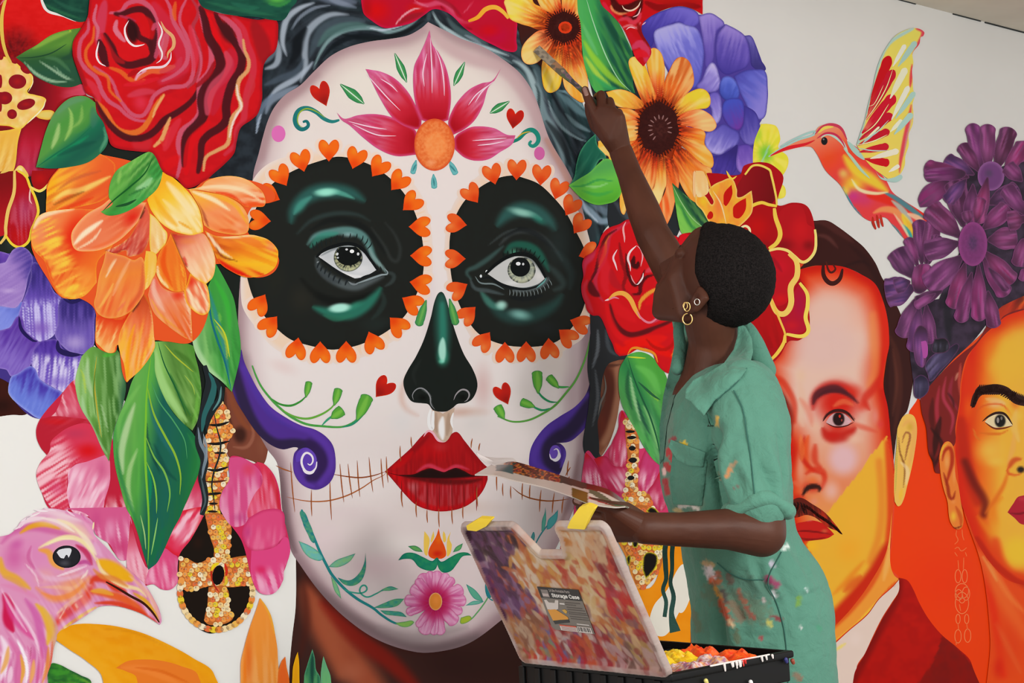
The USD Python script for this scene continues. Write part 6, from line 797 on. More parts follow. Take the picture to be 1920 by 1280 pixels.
man_ear = paint(man, 'ear', "985,600! 1010,560 1050,542 1090,560 1110,620 1112,700 1095,830 1070,960 1040,1080 1010,1190 975,1235 945,1200! 940,1100 945,940 960,780 965,660", '#e0b258', [L("1000,640 1050,600 1090,640 1090,760 1050,940", '#dca05a', 50, .7), L("1000,760 1030,680 1060,700 1040,800 1020,900", '#8a4a30', 16, .8), B(1060, 640, 40, 50, '#c89a3c', .8), L("975,720 985,830 1020,940 1010,1100", '#7c4a24', 14, .8), L("985,900 1040,960 1030,1080", '#e8c89a', 30, .7), L("965,660 960,900 950,1150", '#9aa04a', 8, .7), L("1000,1100 985,1190", '#e8b43c', 30, .7)], 2.2, label='yellow painted ear of the man')
tile(3, 3)
paint(man, 'neck', "480,985! 600,880 740,760 830,640 920,560 975,500! 940,470 915,400 910,280 925,0! 880,300 740,560 620,720 470,900", '#e0913a', [L("930,100 900,320 860,520", '#e8a85a', 50, .8, 30), L("480,975 640,860 760,730 860,620", '#e8b83c', 24, .8), L("890,260 800,480 640,700 480,880", '#cf4a1c', 50, .8, 30), L("840,640 960,510", '#d8541c', 20, .8)], 2.6)
paint(man, 'collar', "480,1000! 600,890 740,770 830,650 930,560 978,505! 975,590 920,680 850,790 780,930 720,1060 660,1160 610,1300 480,1300!", '#d9c2b4', [B(650, 950, 80, 90, '#dec8bc', .7), L("930,560 960,540", '#c89a8a', 14, .6), L("490,1040 580,980", '#e8d03c', 24, .5)], 3, label='pale shirt collar of the painted man')
paint(man, 'jacket', "978,490! 1040,510 1085,580 1130,680 1200,800 1300,920 1420,1020 1520,1130 1640,1320 600,1320! 640,1220 720,1070 790,930 860,790 930,680 980,590", '#a81608', [L("980,520 960,640 860,820 760,1010 640,1260", '#6a100c', 60, .8, 50, .2), HC("1300,920! 1420,1020 1520,1130 1640,1320 1080,1320! 1160,1230 1260,1060", 12, '#741612'), B(1100, 850, 120, 200, '#b41a08', .7), B(1350, 1150, 200, 150, '#6c1410', .6), N('#8c1008', .4, 60, 60, 4)], 4, label='dark red jacket of the painted man')
# ---- portrait of a woman
tile(3, 2)
wo = paint(mural, 'painted_woman', "1140,430! 1240,300 1400,120 1500,30 1600,-60 1720,-200 1900,-320 1960,-340! 1960,2600 1690,2600 1660,2200 1600,1700 1470,1300 1420,1100 1320,1000", '#d0471a', [L("1560,1330 1620,1700 1700,2100 1760,2500", '#cf2a10', 60, .8, 50, .2), L("1590,1600 1750,1900 1920,2200", '#d8642c', 100, .7, 80, .2), L("1650,1650 1800,1900 1950,2060", '#dc7a3c', 40, .6, 30), B(1800, 2300, 200, 300, '#cc3c18', .7), L("1480,1200 1600,1500 1760,1700 1950,1840", '#a8260e', 60, .8, 50, .2), L("1700,2100 1800,2300 1900,2500", '#d05a2c', 40, .6, 40), B(1720, 2450, 60, 120, '#c02010', .7), L("1600,1600 1720,1800", '#d8a05a', 30, .5)], 5, label='painted portrait of a woman with joined eyebrows in orange and yellow, right edge')
wh = []
for pts, c, w in [("1280,330 1260,500 1280,700", '#a03040', 30), ("1330,260 1310,420 1380,560 1360,700", '#a8384c', 26), ("1230,420 1220,560 1240,700", '#4a1614', 40), ("1380,260 1360,400 1420,520", '#8a2a3c', 30), ("1440,160 1430,300 1440,420", '#b84a3c', 24), ("1290,560 1260,700 1240,860", '#2a0f0d', 50), ("1210,640 1300,780 1240,940", '#2a0f0e', 30), ("1420,230 1400,290", '#c88a70', 16), ("1340,380 1380,440 1390,500", '#3a1414', 18)]: wh.append(L(pts, c, w, .8, 16))
paint(wo, 'hair', "1135,435! 1200,340 1330,200 1450,90 1560,0 1700,-180 1960,-350! 1960,-250! 1800,-180 1650,-80 1560,20 1480,130 1440,300 1430,460 1400,640 1390,780 1330,750 1290,810 1275,900 1285,990! 1250,980 1230,900 1200,830 1190,740 1180,640 1150,540", '#701f1c', wh + [B(1220, 900, 60, 90, '#2a0f0c', .9)], 2.6, label='dark red braided painted hair of the woman')
tile(3, 1)
paint(wo, 'hair_tuft', "1700,1030! 1800,930 1920,830! 1930,1000! 1880,1040 1760,1090 1700,1160", '#a8301c', [K("1720,1120 1900,900", '#d8641c', .8, 12, 3), K("1720,1120 1900,900", '#3a1212', .7, 12, 6)], 2.6)
tile(3, 2)
wf = paint(wo, 'face', "1960,-300! 1800,-200 1680,-100 1560,20 1490,130 1450,300 1440,440 1410,640 1400,800 1420,1000 1440,1200 1500,1350 1560,1500 1680,1680 1820,1800 1960,1860!", '#dc9a30', [G("1440,500 1900,500", '#c8330f', '#d8641c', '#e2a53a', '#dea43c', op=1), E('#c42408', 190, .9), B(1800, 130, 220, 260, '#e0a83a', .95, 0, .3), B(1650, 30, 120, 200, '#dc6a1c', .6, 20), L("1450,120 1500,300 1460,560 1420,760", '#cc3410', 100, .7, 60, .2), L("1440,600 1460,800 1500,1000 1570,1200", '#a8220e', 90, .8, 60, .2), L("1470,900 1540,1060 1620,1200 1610,1300", '#5f160e', 60, .8, 50, .2), B(1660, 820, 170, 160, '#e2ad48', .95), B(1700, 900, 100, 60, '#e6b850', .6), L("1560,1300 1640,1400 1700,1420 1680,1240 1760,1160", '#d8771e', 60, .7, 50), L("1800,960 1760,1080 1700,1180 1620,1290", '#cf641c', 34, .8, 30), B(1760, 1420, 160, 160, '#e0a43a', .8), B(1860, 1580, 150, 170, '#e2b236', .95, 0, .3), L("1700,1500 1730,1640 1800,1740 1930,1790", '#cc3a14', 80, .7, 60, .2), L("1560,1480 1680,1650 1850,1790 1960,1830", '#a8220e', 50, .8, 30, .2), L("1620,430 1700,440 1780,470", '#e0b070', 40, .7), B(1700, 470, 110, 50, '#dcae78', .9), L("1550,560 1580,500 1660,470 1760,480 1820,560", '#c8501c', 14, .8, 10), L("1560,680 1640,690 1740,690 1800,660", '#c8601c', 20, .7), L("1530,640 1560,720 1600,740", '#cf7a2c', 12, .7), L("1540,690 1580,740", '#c86a2a', 10, .7), L("1860,500 1840,640 1880,760", '#e2b060', 50, .7), L("1840,680 1830,800 1790,920", '#e0a050', 40, .8), L("1790,960 1840,890 1900,880", '#b8401c', 40, .8, 24), L("1800,930 1790,980 1840,1000 1900,990", '#c8501e', 20, .8), B(1890, 960, 40, 34, '#1c1210', .95, 0, .4), B(1850, 450, 60, 90, '#b83a14', .5), B(1880, 560, 40, 60, '#e2b44c', .6), B(1500, 500, 60, 140, '#d85a14', .7)], 3, label='orange and yellow painted face of the woman')
br = [(f"{x},{y} {x+dx*.5+2},{y+dy*.55} {x+dx},{y+dy}", '#2b130e', 13) for x, y, dx, dy in [(1520 + 4 * i, 500 - 20 * i, 40, -50) for i in range(7)] + [(1560 + 13 * i, 390 - (i if i < 10 else 10 - (i - 10) * 4) , 26, -70 + i) for i in range(22)] + [(1560 + 16 * i, 400 + max(0, i - 10) * 8, 40, -30) for i in range(20)] + [(1820 + 12 * i, 440 + i * 4, 14, -70) for i in range(10)]]
strokes(wf, 'eyebrow', [("1525,490 1570,390 1680,350 1780,370 1850,440 1930,470", '#32150f', 60, .5)] + br, label='thick dark eyebrows meeting in the middle')
we = paint(wf, 'eye', "1620,600! 1660,560 1710,540 1760,545 1800,590 1830,630! 1760,640 1700,645 1650,630", '#d8c49a', [B(1735, 595, 48, 56, '#151210', 1, 0, .7)], 1.8)
dots(we, 'glint', [(1718, 590, 10, 22, 0, '#8a8078'), (1745, 575, 8, 14, 0, '#6a6460')])
strokes(wf, 'eyelid_line', [("1600,600 1650,560 1710,535 1770,545 1830,625", '#2a120c', 18), ("1620,605 1690,650 1760,650 1830,630", '#6a2a14', 12)])
paint(wf, 'lips', "1790,1280! 1830,1220 1880,1160 1930,1130 1980,1120! 1980,1400! 1900,1370 1840,1320", '#a01c2c', [L("1800,1285 1880,1290 1970,1270", '#6a1018', 16, .8), B(1900, 1180, 50, 30, '#b83a44', .6)], 2.2)
wear = paint(wo, 'ear', "1280,900! 1285,830 1310,770 1345,748 1380,780 1395,860 1400,1000 1425,1100 1440,1200 1460,1320 1450,1390 1420,1408 1385,1390 1355,1330 1340,1200 1310,1100 1290,1000", '#d87a34', [L("1300,900 1320,820 1360,800 1375,900 1350,1000 1330,1080", '#a02a14', 30, .9, 16), B(1335, 900, 30, 90, '#dc9a5a', .8), L("1310,980 1340,1080 1370,1180 1400,1120", '#8a200f', 26, .8), B(1390, 1000, 20, 100, '#e09a5c', .6), L("1285,880 1310,790 1350,755", '#d8b43c', 12, .8), B(1385, 1310, 34, 60, '#e0b23c', .9), L("1400,1230 1440,1320 1440,1390", '#b84a1c', 30, .8), B(1385, 1200, 30, 30, '#dc8a4c', .7), L("1360,1385 1400,1400 1450,1380", '#6a2412', 14, .8)], 2.2, label='orange painted ear of the woman')
# ---- purple crown of flowers
tile(3, 1)
DP = '#3a2436'
cw = paint(mural, 'painted_plum_flowers', "1280,960! 1500,400 1450,200 1350,150 1250,60 1300,-20 1500,-40 1700,-20 1930,-120 1930,830! 1760,1010 1690,1080 1530,1280 1370,1430 1200,1620 1130,1710 1100,1690 1080,1560 1060,1300 1140,1000", '#241c26', [B(1650, 950, 150, 150, '#2a2a30', .8), N('#4a3a4e', .6, 60, 60, 3), B(1300, 1300, 100, 200, '#4c4058', .7), L("1330,900 1340,1100 1360,1300", '#1a1a1e', 60, .7)], 4, label='plum and purple daisies crowning the painted woman')
def pp(o, c, ax, lt='#9a5a8a', dk=DP):
    paint(cw, 'petal', o, c, [G(ax, dk, c, c), K(ax, lt, .6, 13, len(o) % 11, .1, .6), K(ax, dk, .6, 13, len(o) % 7), E('#8a4a7c', 9, .7), E(dk, 26, .3)], 2.2)
def ppx(bx, by, tx, ty, w, c, tip=.55, **k): pp(petal_pts(bx, by, tx, ty, w, tip, .9), c, f"{bx},{by} {tx},{ty}", **k)
MG, PL, VI, DKP = '#8a2f5a', '#6c3860', '#56386e', '#4a2440'
tile(3, 0)
for q in [(1600, 1290, 1520, 925, 110, '#74356a'), (1640, 1290, 1640, 930, 120, '#7c3a66'), (1700, 1290, 1810, 955, 130, '#4c2238'), (1760, 1320, 1925, 1070, 120, '#8a2c5a'), (1590, 1300, 1440, 1080, 100, '#5a2546'), (1540, 1310, 1320, 1195, 120, '#4c3262'), (1500, 1330, 1165, 1255, 130, '#82305e'), (1400, 1310, 1165, 1310, 90, '#7a2a52')]: ppx(*q)
tile(3, 1)
paint(cw, 'flower_centre', cur.o + np.stack([1665 + 100 * np.cos(TH), 40 + 110 * np.sin(TH)], 1) / 4, '#643a68', [E('#8a5a88', 30, .7), B(1650, 20, 50, 50, '#4a3a52', .8)], 2.2)
pp("1130,260! 1120,210 1160,130 1220,90 1350,70 1360,130 1320,190 1220,260 1140,275", '#7a2c5e', "1350,90 1130,250"); pp("1170,0! 1250,-20 1400,-20 1480,20 1420,70 1300,75 1200,85 1165,40", '#6a2a5c', "1450,20 1170,40")
for q in [(1460, 420, 1390, 70, 170, '#45203a'), (1530, 100, 1510, 400, 120, '#5c2a52'), (1640, 250, 1880, 140, 150, '#3a2440'), (1480, 60, 1330, 240, 110, '#4a3064'), (1640, 50, 1565, 400, 110, '#8a2c56'), (1900, 80, 1780, -40, 120, '#6a2c58')]: ppx(*q)
# lower-left daisy
for q in [(1150, 700, 1130, 365, 110, '#5a2a52'), (1180, 700, 1240, 370, 130, '#6a3058'), (1120, 720, 1040, 500, 80, '#74305e'), (1080, 800, 950, 590, 170, '#4f2a4e'), (1090, 880, 870, 920, 220, '#4a3468'), (1060, 830, 940, 870, 120, '#42305e'), (1100, 960, 990, 1250, 120, '#6c3a66'), (1180, 1000, 1210, 1300, 110, '#5f2f5a'), (1130, 1000, 1080, 1360, 110, '#6a3a70'), (1200, 700, 1270, 480, 90, '#4f2646')]: ppx(*q)
pp("1090,720! 1140,700 1210,710 1230,790 1200,870 1140,920 1090,900 1072,800", '#8a3064', "1120,900 1150,710")
# big daisy
big = [(1530, 560, 1555, 640, 60, MG), (1440, 500, 1195, 270, 170, '#6a2c50'), (1430, 540, 1160, 610, 160, '#5f2f58'), (1450, 640, 1185, 880, 190, '#74386a'), (1470, 690, 1375, 1035, 130, '#8a3060'), (1520, 760, 1430, 1140, 110, '#702c5a'), (1570, 700, 1575, 1130, 120, '#8a2f66'), (1600, 640, 1780, 940, 130, '#823266'), (1640, 900, 1690, 1180, 110, '#6a2a52'), (1610, 600, 1835, 840, 130, '#7c2a54'), (1640, 520, 1865, 500, 170, '#74305a'), (1600, 440, 1800, 270, 140, '#7c2f60'), (1550, 400, 1590, 200, 90, '#842c56'), (1500, 400, 1480, 300, 90, '#5a2848'), (1640, 720, 1790, 900, 70, '#4a2040'), (1300, 900, 1100, 990, 90, '#3c1f38'), (1250, 920, 1090, 1020, 70, '#8a3f76')]
for q in big: ppx(*q)
pd = paint(cw, 'flower_centre', cur.o + np.stack([1528 + 108 * np.cos(TH), 550 + 165 * np.sin(TH)], 1) / 4, '#6c3260', [B(1528, 540, 60, 95, '#3c3048', .95), E('#8a4076', 36, .8), N('#7c3a72', .4, 14, 14, 3)], 2)
for q in [(1920, 330, 1770, 120, 130, '#6c3060'), (1920, 360, 1785, 380, 150, '#6a2a4c'), (1930, 480, 1865, 720, 120, '#74305a'), (1940, 700, 1900, 830, 80, '#6a2c56')]: ppx(*q)
tile(3, 2)
pp("1080,-40! 1130,-120 1190,-80 1185,60 1160,190 1110,170 1085,80", '#6a3c7a', "1130,-100 1130,180"); paint(cw, 'petal', "1140,0! 1180,0 1190,100 1165,125 1150,80", '#a04a90', [], 2)
pp("1090,280! 1140,250 1190,280 1200,360 1150,420 1100,420 1085,350", '#3f3850', "1140,260 1130,420", '#6a6480', '#241f30'); pp("1190,250! 1170,180 1230,100 1330,60 1420,20 1380,120 1280,230 1210,300", '#4a4060', "1400,40 1200,260", '#6a6080', '#241f2c'); pp("1240,-20! 1330,-20 1350,60 1280,90 1220,70", '#2a2630', "1290,-20 1280,80", '#5a5668', '#1a181c')
# ================================================================ bottom left: bird, orange petals, leaves
tile(0, 3)
op = paint(mural, 'painted_orange_petals', "420,960! 425,900 500,855 600,835 760,840 900,860 1080,910 1280,1000 1440,1090 1600,1210 1720,1330 860,1330 760,1230 640,1110 520,1030", '#e59a1a', [L("440,930 600,1000 760,1150 860,1290", '#e8a424', 90, .7, 60, .2), L("700,900 1000,980 1300,1110 1560,1290", '#e29018', 90, .7, 60, .2), L("760,870 1000,900 1250,1010", '#c87a1a', 16, .5, 20), N('#eaaa34', .4, 90, 40, 3, rot=25)], 4, label='large orange painted petal under the pink bird beak')
paint(op, 'inner_petal', "865,1165! 950,1115 1060,1102 1200,1110 1350,1150 1480,1220 1560,1300 1080,1330! 1020,1240 940,1190", '#e07a2e', [L("900,1160 1100,1180 1350,1290", '#e8863c', 60, .7), L("1000,1160 1200,1190 1420,1280", '#d0601c', 24, .6)], 3)
lf = leaf(mural, "355,1220! 380,1135 440,1140 520,1180 600,1220 680,1270 720,1320 420,1320", ['#3f8a30'], "370,1150 700,1300", [], [N('#1d4a2a', .7, 60, 30, 4), K("370,1150 700,1300", '#8fc43c', .6, 12, 3), L("500,1180 620,1230 700,1290", '#1c4a30', 24, .7)], label='small green painted leaf at the bottom edge under the bird')
tile(1, 3)
for o, c, c2, lab in [("-100,1330! -120,1150 -90,1000 -50,860 0,720 25,640! 70,700 110,780 140,920 158,1060 160,1330", '#e8913e', '#e8a83c', 'tall orange painted petal left of the brown neck'), ("140,1330! 160,1210 185,1120 215,1080! 225,1160 245,1260 246,1330", '#e0662a', '#e07a2c', 'short red-orange painted petal at the bottom edge'), ("250,1330! 270,1180 290,1090 308,1045! 318,1120 320,1230 325,1330", '#e09c1e', '#e8b41e', 'narrow yellow painted petal on the brown neck')]:
    paint(mural, 'painted_petal', o, c, [K("30,660 60,1300", '#f0b070', .6, 20, 3), L(' '.join(o.replace('!', '').split()[5:9]), c2, 30, .9), B(-60, 1100, 50, 300, '#d8601c', .7), B(-90, 1200, 20, 200, '#e8741c', .6)] if lab.startswith('tall') else [E(c2, 20, .6)], 3, label=lab)
for o, lab in [("355,1330! 360,1240 385,1140 422,1025! 440,1090 450,1180 480,1240 490,1330", 'dark green painted leaf tip at the bottom edge'), ("490,1330! 485,1220 495,1130 505,1078! 530,1150 560,1240 590,1330", 'pale green painted leaf tip at the bottom edge')]:
    paint(mural, 'painted_leaf', o, '#2f6a4c' if 'dark' in lab else '#5f9a72', [K("430,1040 430,1300", '#6fae6a', .7, 12, 3), L("425,1050 420,1180 425,1300", '#1c3c34', 26, .8), E('#6aa880', 10, .6)], 2.4, label=lab)
tile(0, 3)
BD = []
def bl(pts, c, w=20, op=.8, soft=None): BD.append(L(pts, c, w, op, soft))
BD += [B(250, 300, 250, 200, '#d888b4', .9), B(560, 560, 220, 160, '#e89a62', .9), B(330, 480, 120, 100, '#e2a0a0', .8), B(100, 340, 120, 160, '#c8609a', .8), B(520, 130, 200, 90, '#efc6ac', .8)]
bl("0,240 90,150 240,110 400,140 600,200", '#c85f9a', 60, .8, 40); bl("140,160 230,105 330,90 450,125", '#e0a02c', 40, .95, 20); bl("120,120 200,60 340,40", '#f2e2e4', 40, .8); bl("200,30 330,-10 480,20 620,60", '#f0d8dc', 50, .7, 40); bl("420,60 560,120 700,200", '#eac0b0', 60, .7, 40); bl("480,0 600,40 690,90", '#d878a8', 30, .7); bl("300,40 430,70 560,150", '#f4e8d8', 26, .8); bl("620,60 690,160 720,240", '#e8a0c0', 26, .7)
bl("280,270 380,220 500,185 600,210 680,290 720,370", '#f0dfa8', 36, .95, 14); bl("340,250 440,200 560,200", '#f2e6b8', 20, .8); bl("280,280 360,300 400,380 480,430", '#e8a040', 50, .9, 26); bl("560,240 640,300 690,400", '#b83058', 40, .9, 16); bl("560,390 640,370 680,400", '#b03a80', 30, .8); bl("230,260 220,360 300,470 420,500 560,480 660,430", '#e2b4cc', 40, .7, 30); bl("420,480 540,440 650,400", '#f2dfe4', 20, .8); bl("700,220 740,300 760,330", '#e0a8c8', 40, .7)
bl("0,330 20,440 120,500 230,580", '#e0a83a', 60, .9, 30); bl("10,480 120,520 200,600", '#d89a5a', 40, .7); bl("160,320 230,420 320,520", '#d27aa4', 50, .6, 40); bl("180,380 260,470 290,560", '#f0d2da', 16, .7); bl("260,560 400,650 560,600 680,470", '#e8904c', 50, .7, 40); bl("300,560 420,560 560,560 650,450", '#ecb48a', 30, .6); bl("600,500 640,460 655,430", '#f4e8d8', 18, .8)
bl("400,860 460,780 560,700 640,640 700,520", '#d8402c', 80, .85, 50); bl("420,760 520,680 620,620", '#ecc4a4', 30, .7); bl("440,800 500,700", '#f0d0b8', 14, .7); bl("560,680 580,720", '#e8b498', 20, .7); bl("430,900 540,820 660,740 740,700", '#e6be3a', 24, .9, 10); bl("500,730 560,640 640,560", '#e09a7a', 24, .6)
BD += [B(430, 60, 260, 70, '#f0dcd8', .6), B(120, 240, 90, 60, '#c4589a', .7, -30), K('60,560 220,800 330,1000 320,1290', '#faf0f4', .6, 16, 4, th=.55), K('60,560 220,800 330,1000 320,1290', '#b83c7c', .55, 16, 6, th=.55), B(480, 330, 150, 130, '#eab89a', .5), L('560,120 640,200 720,320', '#f4e6c4', 40, .8), L('230,250 210,340 260,430', '#c4568e', 30, .7), L('420,50 520,90 600,150', '#f2e0b4', 26, .8), L('300,600 420,640 540,610 640,520', '#e88a4a', 36, .7)]
# beak
bl("670,540 700,500 800,500 860,560 950,600", '#cf3a20', 70, .9, 30); bl("720,360 800,400 900,460 1000,510", '#e8ac1e', 110, .95, 40); bl("720,330 760,440 900,540 1040,580 1100,640", '#efd9a0', 34, .9, 12); bl("690,420 760,480 860,500 960,560", '#d8823c', 40, .8, 20); bl("960,470 1060,560 1140,660 1200,800", '#e8b098', 30, .8, 14); bl("990,600 1080,660 1150,750 1190,820", '#dca428', 34, .9, 14); bl("680,600 780,610 900,640 1000,690 1100,770", '#dc5a24', 60, .9, 30); bl("670,590 760,590 850,620", '#e2a03c', 40, .9, 16); bl("700,680 850,680 980,720 1080,770 1180,830", '#cf3a1e', 40, .9, 20)
# neck plumage
bl("20,600 60,700 60,820 100,900", '#c01848', 90, .95, 30); bl("30,620 90,760 180,880 260,960", '#d04a8a', 60, .8, 30); bl("50,600 140,740 240,900 300,1080 290,1290", '#f0ccdc', 22, .8); bl("0,560 40,640 120,780 200,900", '#ecc0d4', 20, .8); bl("180,640 260,760 300,900 320,1100", '#c85fa0', 60, .8, 30); bl("260,680 330,760 370,880 350,1000", '#e2b03a', 60, .9, 26); bl("310,700 380,820 400,920 380,1060", '#dcae5a', 40, .7); bl("380,760 420,860 410,950 370,1130 340,1290", '#cfa08c', 26, .8); bl("360,1000 350,1150 310,1290", '#e08a3c', 30, .8); bl("390,960 380,1100 350,1260", '#d84a3c', 16, .7)
bl("120,950 180,1080 200,1200 190,1290", '#f6eef2', 26, .95, 8); bl("0,920 40,1020 30,1150 0,1260", '#f2e2ea', 60, .8, 30); bl("60,940 130,1060 140,1200 120,1290", '#d06a9c', 50, .8, 26); bl("60,1000 40,1120 0,1210", '#e0a050', 36, .8); bl("150,1060 170,1180 150,1290", '#e0a444', 30, .9, 10); bl("200,1000 240,1100 240,1290", '#d26a9e', 40, .7); bl("250,1100 240,1200 220,1290", '#e8b05a', 34, .8); bl("300,1000 310,1130 270,1290", '#cf5a90', 40, .6); bl("80,1150 60,1290", '#f0d4e0', 40, .8); bl("230,1000 220,1120", '#a8406a', 10, .6); bl("300,660 200,600 90,560 0,540", '#d884ac', 40, .7, 30)
bird = paint(mural, 'painted_bird', "0,220! 50,170 110,130 160,60 260,0 350,-30 480,-15 600,20 660,40 700,90 700,160 740,210 810,280 880,360 960,430 1040,500 1090,550 1140,630 1190,730 1208,810 1195,842! 1130,800 1060,760 950,720 850,700 745,705 690,740 600,800 500,860 430,905 420,950 400,1020 380,1130 350,1230 330,1330 0,1330!", '#d993b6', BD, 2.4, label='pink and yellow painted bird head with an orange beak, bottom left')
strokes(bird, 'crest_feather', [(f"{x},{y} {x+dx*.5},{y+dy*.5+4} {x+dx},{y+dy}", c, 12) for x, y, dx, dy, c in [(200, 40, -60, 80, '#eed2dc'), (240, 10, -90, 60, '#f2dfe6'), (300, 0, -110, 40, '#f0e2e2'), (360, -10, -110, -10, '#f2e6e8'), (420, -10, -100, -24, '#ecd0da'), (560, 30, -70, -50, '#eec8d8'), (640, 60, -40, -60, '#d878a8'), (690, 130, 10, -60, '#f0dcae'), (160, 90, -60, 40, '#eed8de')]])
strokes(bird, 'beak_line', [("790,520 880,570 980,630 1070,680 1140,750 1190,825", '#3a1a12', 18, .6)])
be = paint(bird, 'bird_eye', cur.o + np.stack([495 + 105 * np.cos(TH), 332 + 84 * np.sin(TH)], 1) / 4, '#26252a', [E('#17161a', 16, .8), B(480, 380, 60, 36, '#55555c', .7), B(500, 330, 50, 40, '#3a3a42', .6)], 2, label='dark glossy eye of the painted bird')
paint(be, 'glint', "420,300! 440,280 500,268 530,275 525,310 510,340! 495,318 475,345! 450,340", '#dcdce0', [], 1.8)
# ---- red and yellow flower behind the painter's head
tile(2, 1)
ry = paint(mural, 'painted_trumpet_flower', "1440,30 1520,20 1700,30 1740,-40 1900,-60 2000,0 2030,60 1990,200 1990,260 2100,240 2200,260 2250,350 2270,500 2270,620 2180,690 2110,690 2150,800 2210,900 2220,1010 2220,1200 2150,1270 2070,1280 2000,1390 1920,1440 1780,1300 1700,1140 1200,700 1240,560 1260,480 1500,420 1400,200", '#a01018', [B(1900, 600, 200, 400, '#8e0f16', .6), B(1880, 1000, 150, 300, '#b81418', .8)], 4, label='red trumpet flower with yellow edges around the painter head')
paint(ry, 'petal', "1240,600! 1250,500 1290,470 1340,510 1300,560 1260,600", '#c81420', [], 3)
tile(3, 1)
def tp(o, c, d): return paint(ry, 'petal', o, c, d, 2.6)
tp("-190,30! -100,-30 0,0 30,60 50,200 0,260 -60,240 -120,270 -200,300 -260,180", '#7a0c14', [G("-200,100 30,150", '#86141a', '#6c0a12')])
tp("-200,400! -120,290 -60,250 20,270 50,400 70,470 30,540 0,580 -60,600 -160,560 -220,480", '#a00f14', [B(-90, 420, 130, 130, '#b81010', .8), B(-40, 560, 90, 60, '#7a0a14', .6)])
tp("60,340! 110,280 180,252 240,265 275,330 290,400 335,430 350,500 345,590 300,650 240,670 190,640 140,600 60,560 30,560! 90,480", '#a8141c', [B(240, 440, 120, 160, '#c0181e', .8), B(110, 560, 120, 80, '#6f0c12', .7), B(300, 560, 70, 60, '#6c0a10', .7)])
tp("0,600! 80,595 150,620 200,700 190,780 150,860 150,960 100,1010 40,1000 0,930", '#b01420', [B(90, 720, 90, 90, '#c01426', .7), L("20,640 100,760", '#8a1020', 30, .6), B(90, 960, 80, 60, '#d01818', .6)])
tp("230,840! 260,880 290,960 270,1080 280,1180 220,1220 130,1210 90,1120 160,1050 180,930", '#a8142c', [B(230, 1000, 60, 150, '#9c1040', .6), B(170, 1160, 80, 60, '#c01a24', .7)])
tp("0,940! 40,1040 90,1140 120,1210 110,1290 20,1330 -100,1300 -120,1100", '#a81014', [K("-40,960 60,1290", '#8a0a10', .5, 14, 3)])
strokes(ry, 'edge_line', [("-180,30 -110,-40 0,-10 20,40 55,200 60,260", '#e0c65a', 16, .2), ("-240,380 -150,280 -60,240 0,255 60,265", '#e2c24a', 24, .3), ("40,280 50,350 85,470 60,540 0,585", '#e2c050', 34, .4), ("345,440 352,500 345,600 300,665 250,685 190,640 140,600 70,585 0,600", '#e8d078', 22, .3), ("150,620 205,680 210,790 165,870 165,1000 120,1070 60,1060 10,960", '#e6c264', 44, .4), ("230,840 285,920 290,1010 275,1100 295,1200 250,1240 130,1225", '#e8cc5c', 30, .4), ("-10,900 40,1020 90,1140 120,1220 125,1290", '#e4b850', 16, .3), ("120,1230 110,1290 60,1370 0,1430", '#e6c050', 26, .4)])
tile(2, 1)
yc = paint(ry, 'flower_centre', "1380,170! 1440,190 1500,250 1470,150 1500,110 1560,80 1640,60 1680,140 1690,200 1790,150! 1800,240 1790,320 1720,400 1660,440 1560,440 1490,410 1420,300 1370,240", '#e5a93a', [N('#e8843a', .7, 40, 90, 3), B(1540, 260, 50, 160, '#e0703a', .7), E('#ecd07a', 16, .8), B(1420, 230, 60, 60, '#e6c030', .7)], 2.2)
for o in ["1580,250! 1585,170 1640,105! 1645,180 1600,265", "1650,320! 1655,270 1700,230 1748,205! 1745,290 1700,355 1660,350", "1455,340! 1480,305 1500,320 1495,355 1465,362", "1690,460! 1720,440 1755,440 1750,480 1740,500"]: paint(yc, 'spot', o, '#b8160e', [], 2)
strokes(yc, 'edge_line', [("1440,0 1480,120 1500,200", '#e0a040', 12), ("1600,0 1640,60 1680,40", '#e6c24a', 16), ("1360,0 1370,100 1360,200", '#e8b884', 40), ("1500,150 1560,250 1600,400", '#e8c890', 10), ("1680,450 1740,415 1775,440 1770,510", '#ead8a8', 18)])
paint(ry, 'petal', "1370,0! 1430,10 1470,130 1450,180 1380,190", '#e8b878', [K("1400,0 1420,190", '#f2d8a8', .7, 12, 4)], 3)
tile(0, 2)
strokes(hair, 'hair_strand', [("1530,180 1560,300 1540,420 1520,540 1500,640 1490,760 1530,900 1510,1020 1530,1120 1535,1200 1510,1300", '#23282b', 60, .5), ("1560,230 1600,320 1580,430 1530,560 1510,680", '#2f6260', 50), ("1600,260 1640,340 1650,420 1600,500 1560,580 1540,680", '#20282a', 50), ("1655,335 1640,440 1590,520", '#5d8a88', 16), ("1480,640 1500,760 1540,850 1520,960 1510,1030", '#74828c', 26), ("1520,690 1545,800 1540,900", '#8a949c', 14), ("1500,1000 1520,1100 1535,1200 1500,1290", '#4a5a5c', 16)], label='dark hair strands hanging beside the left cheek')
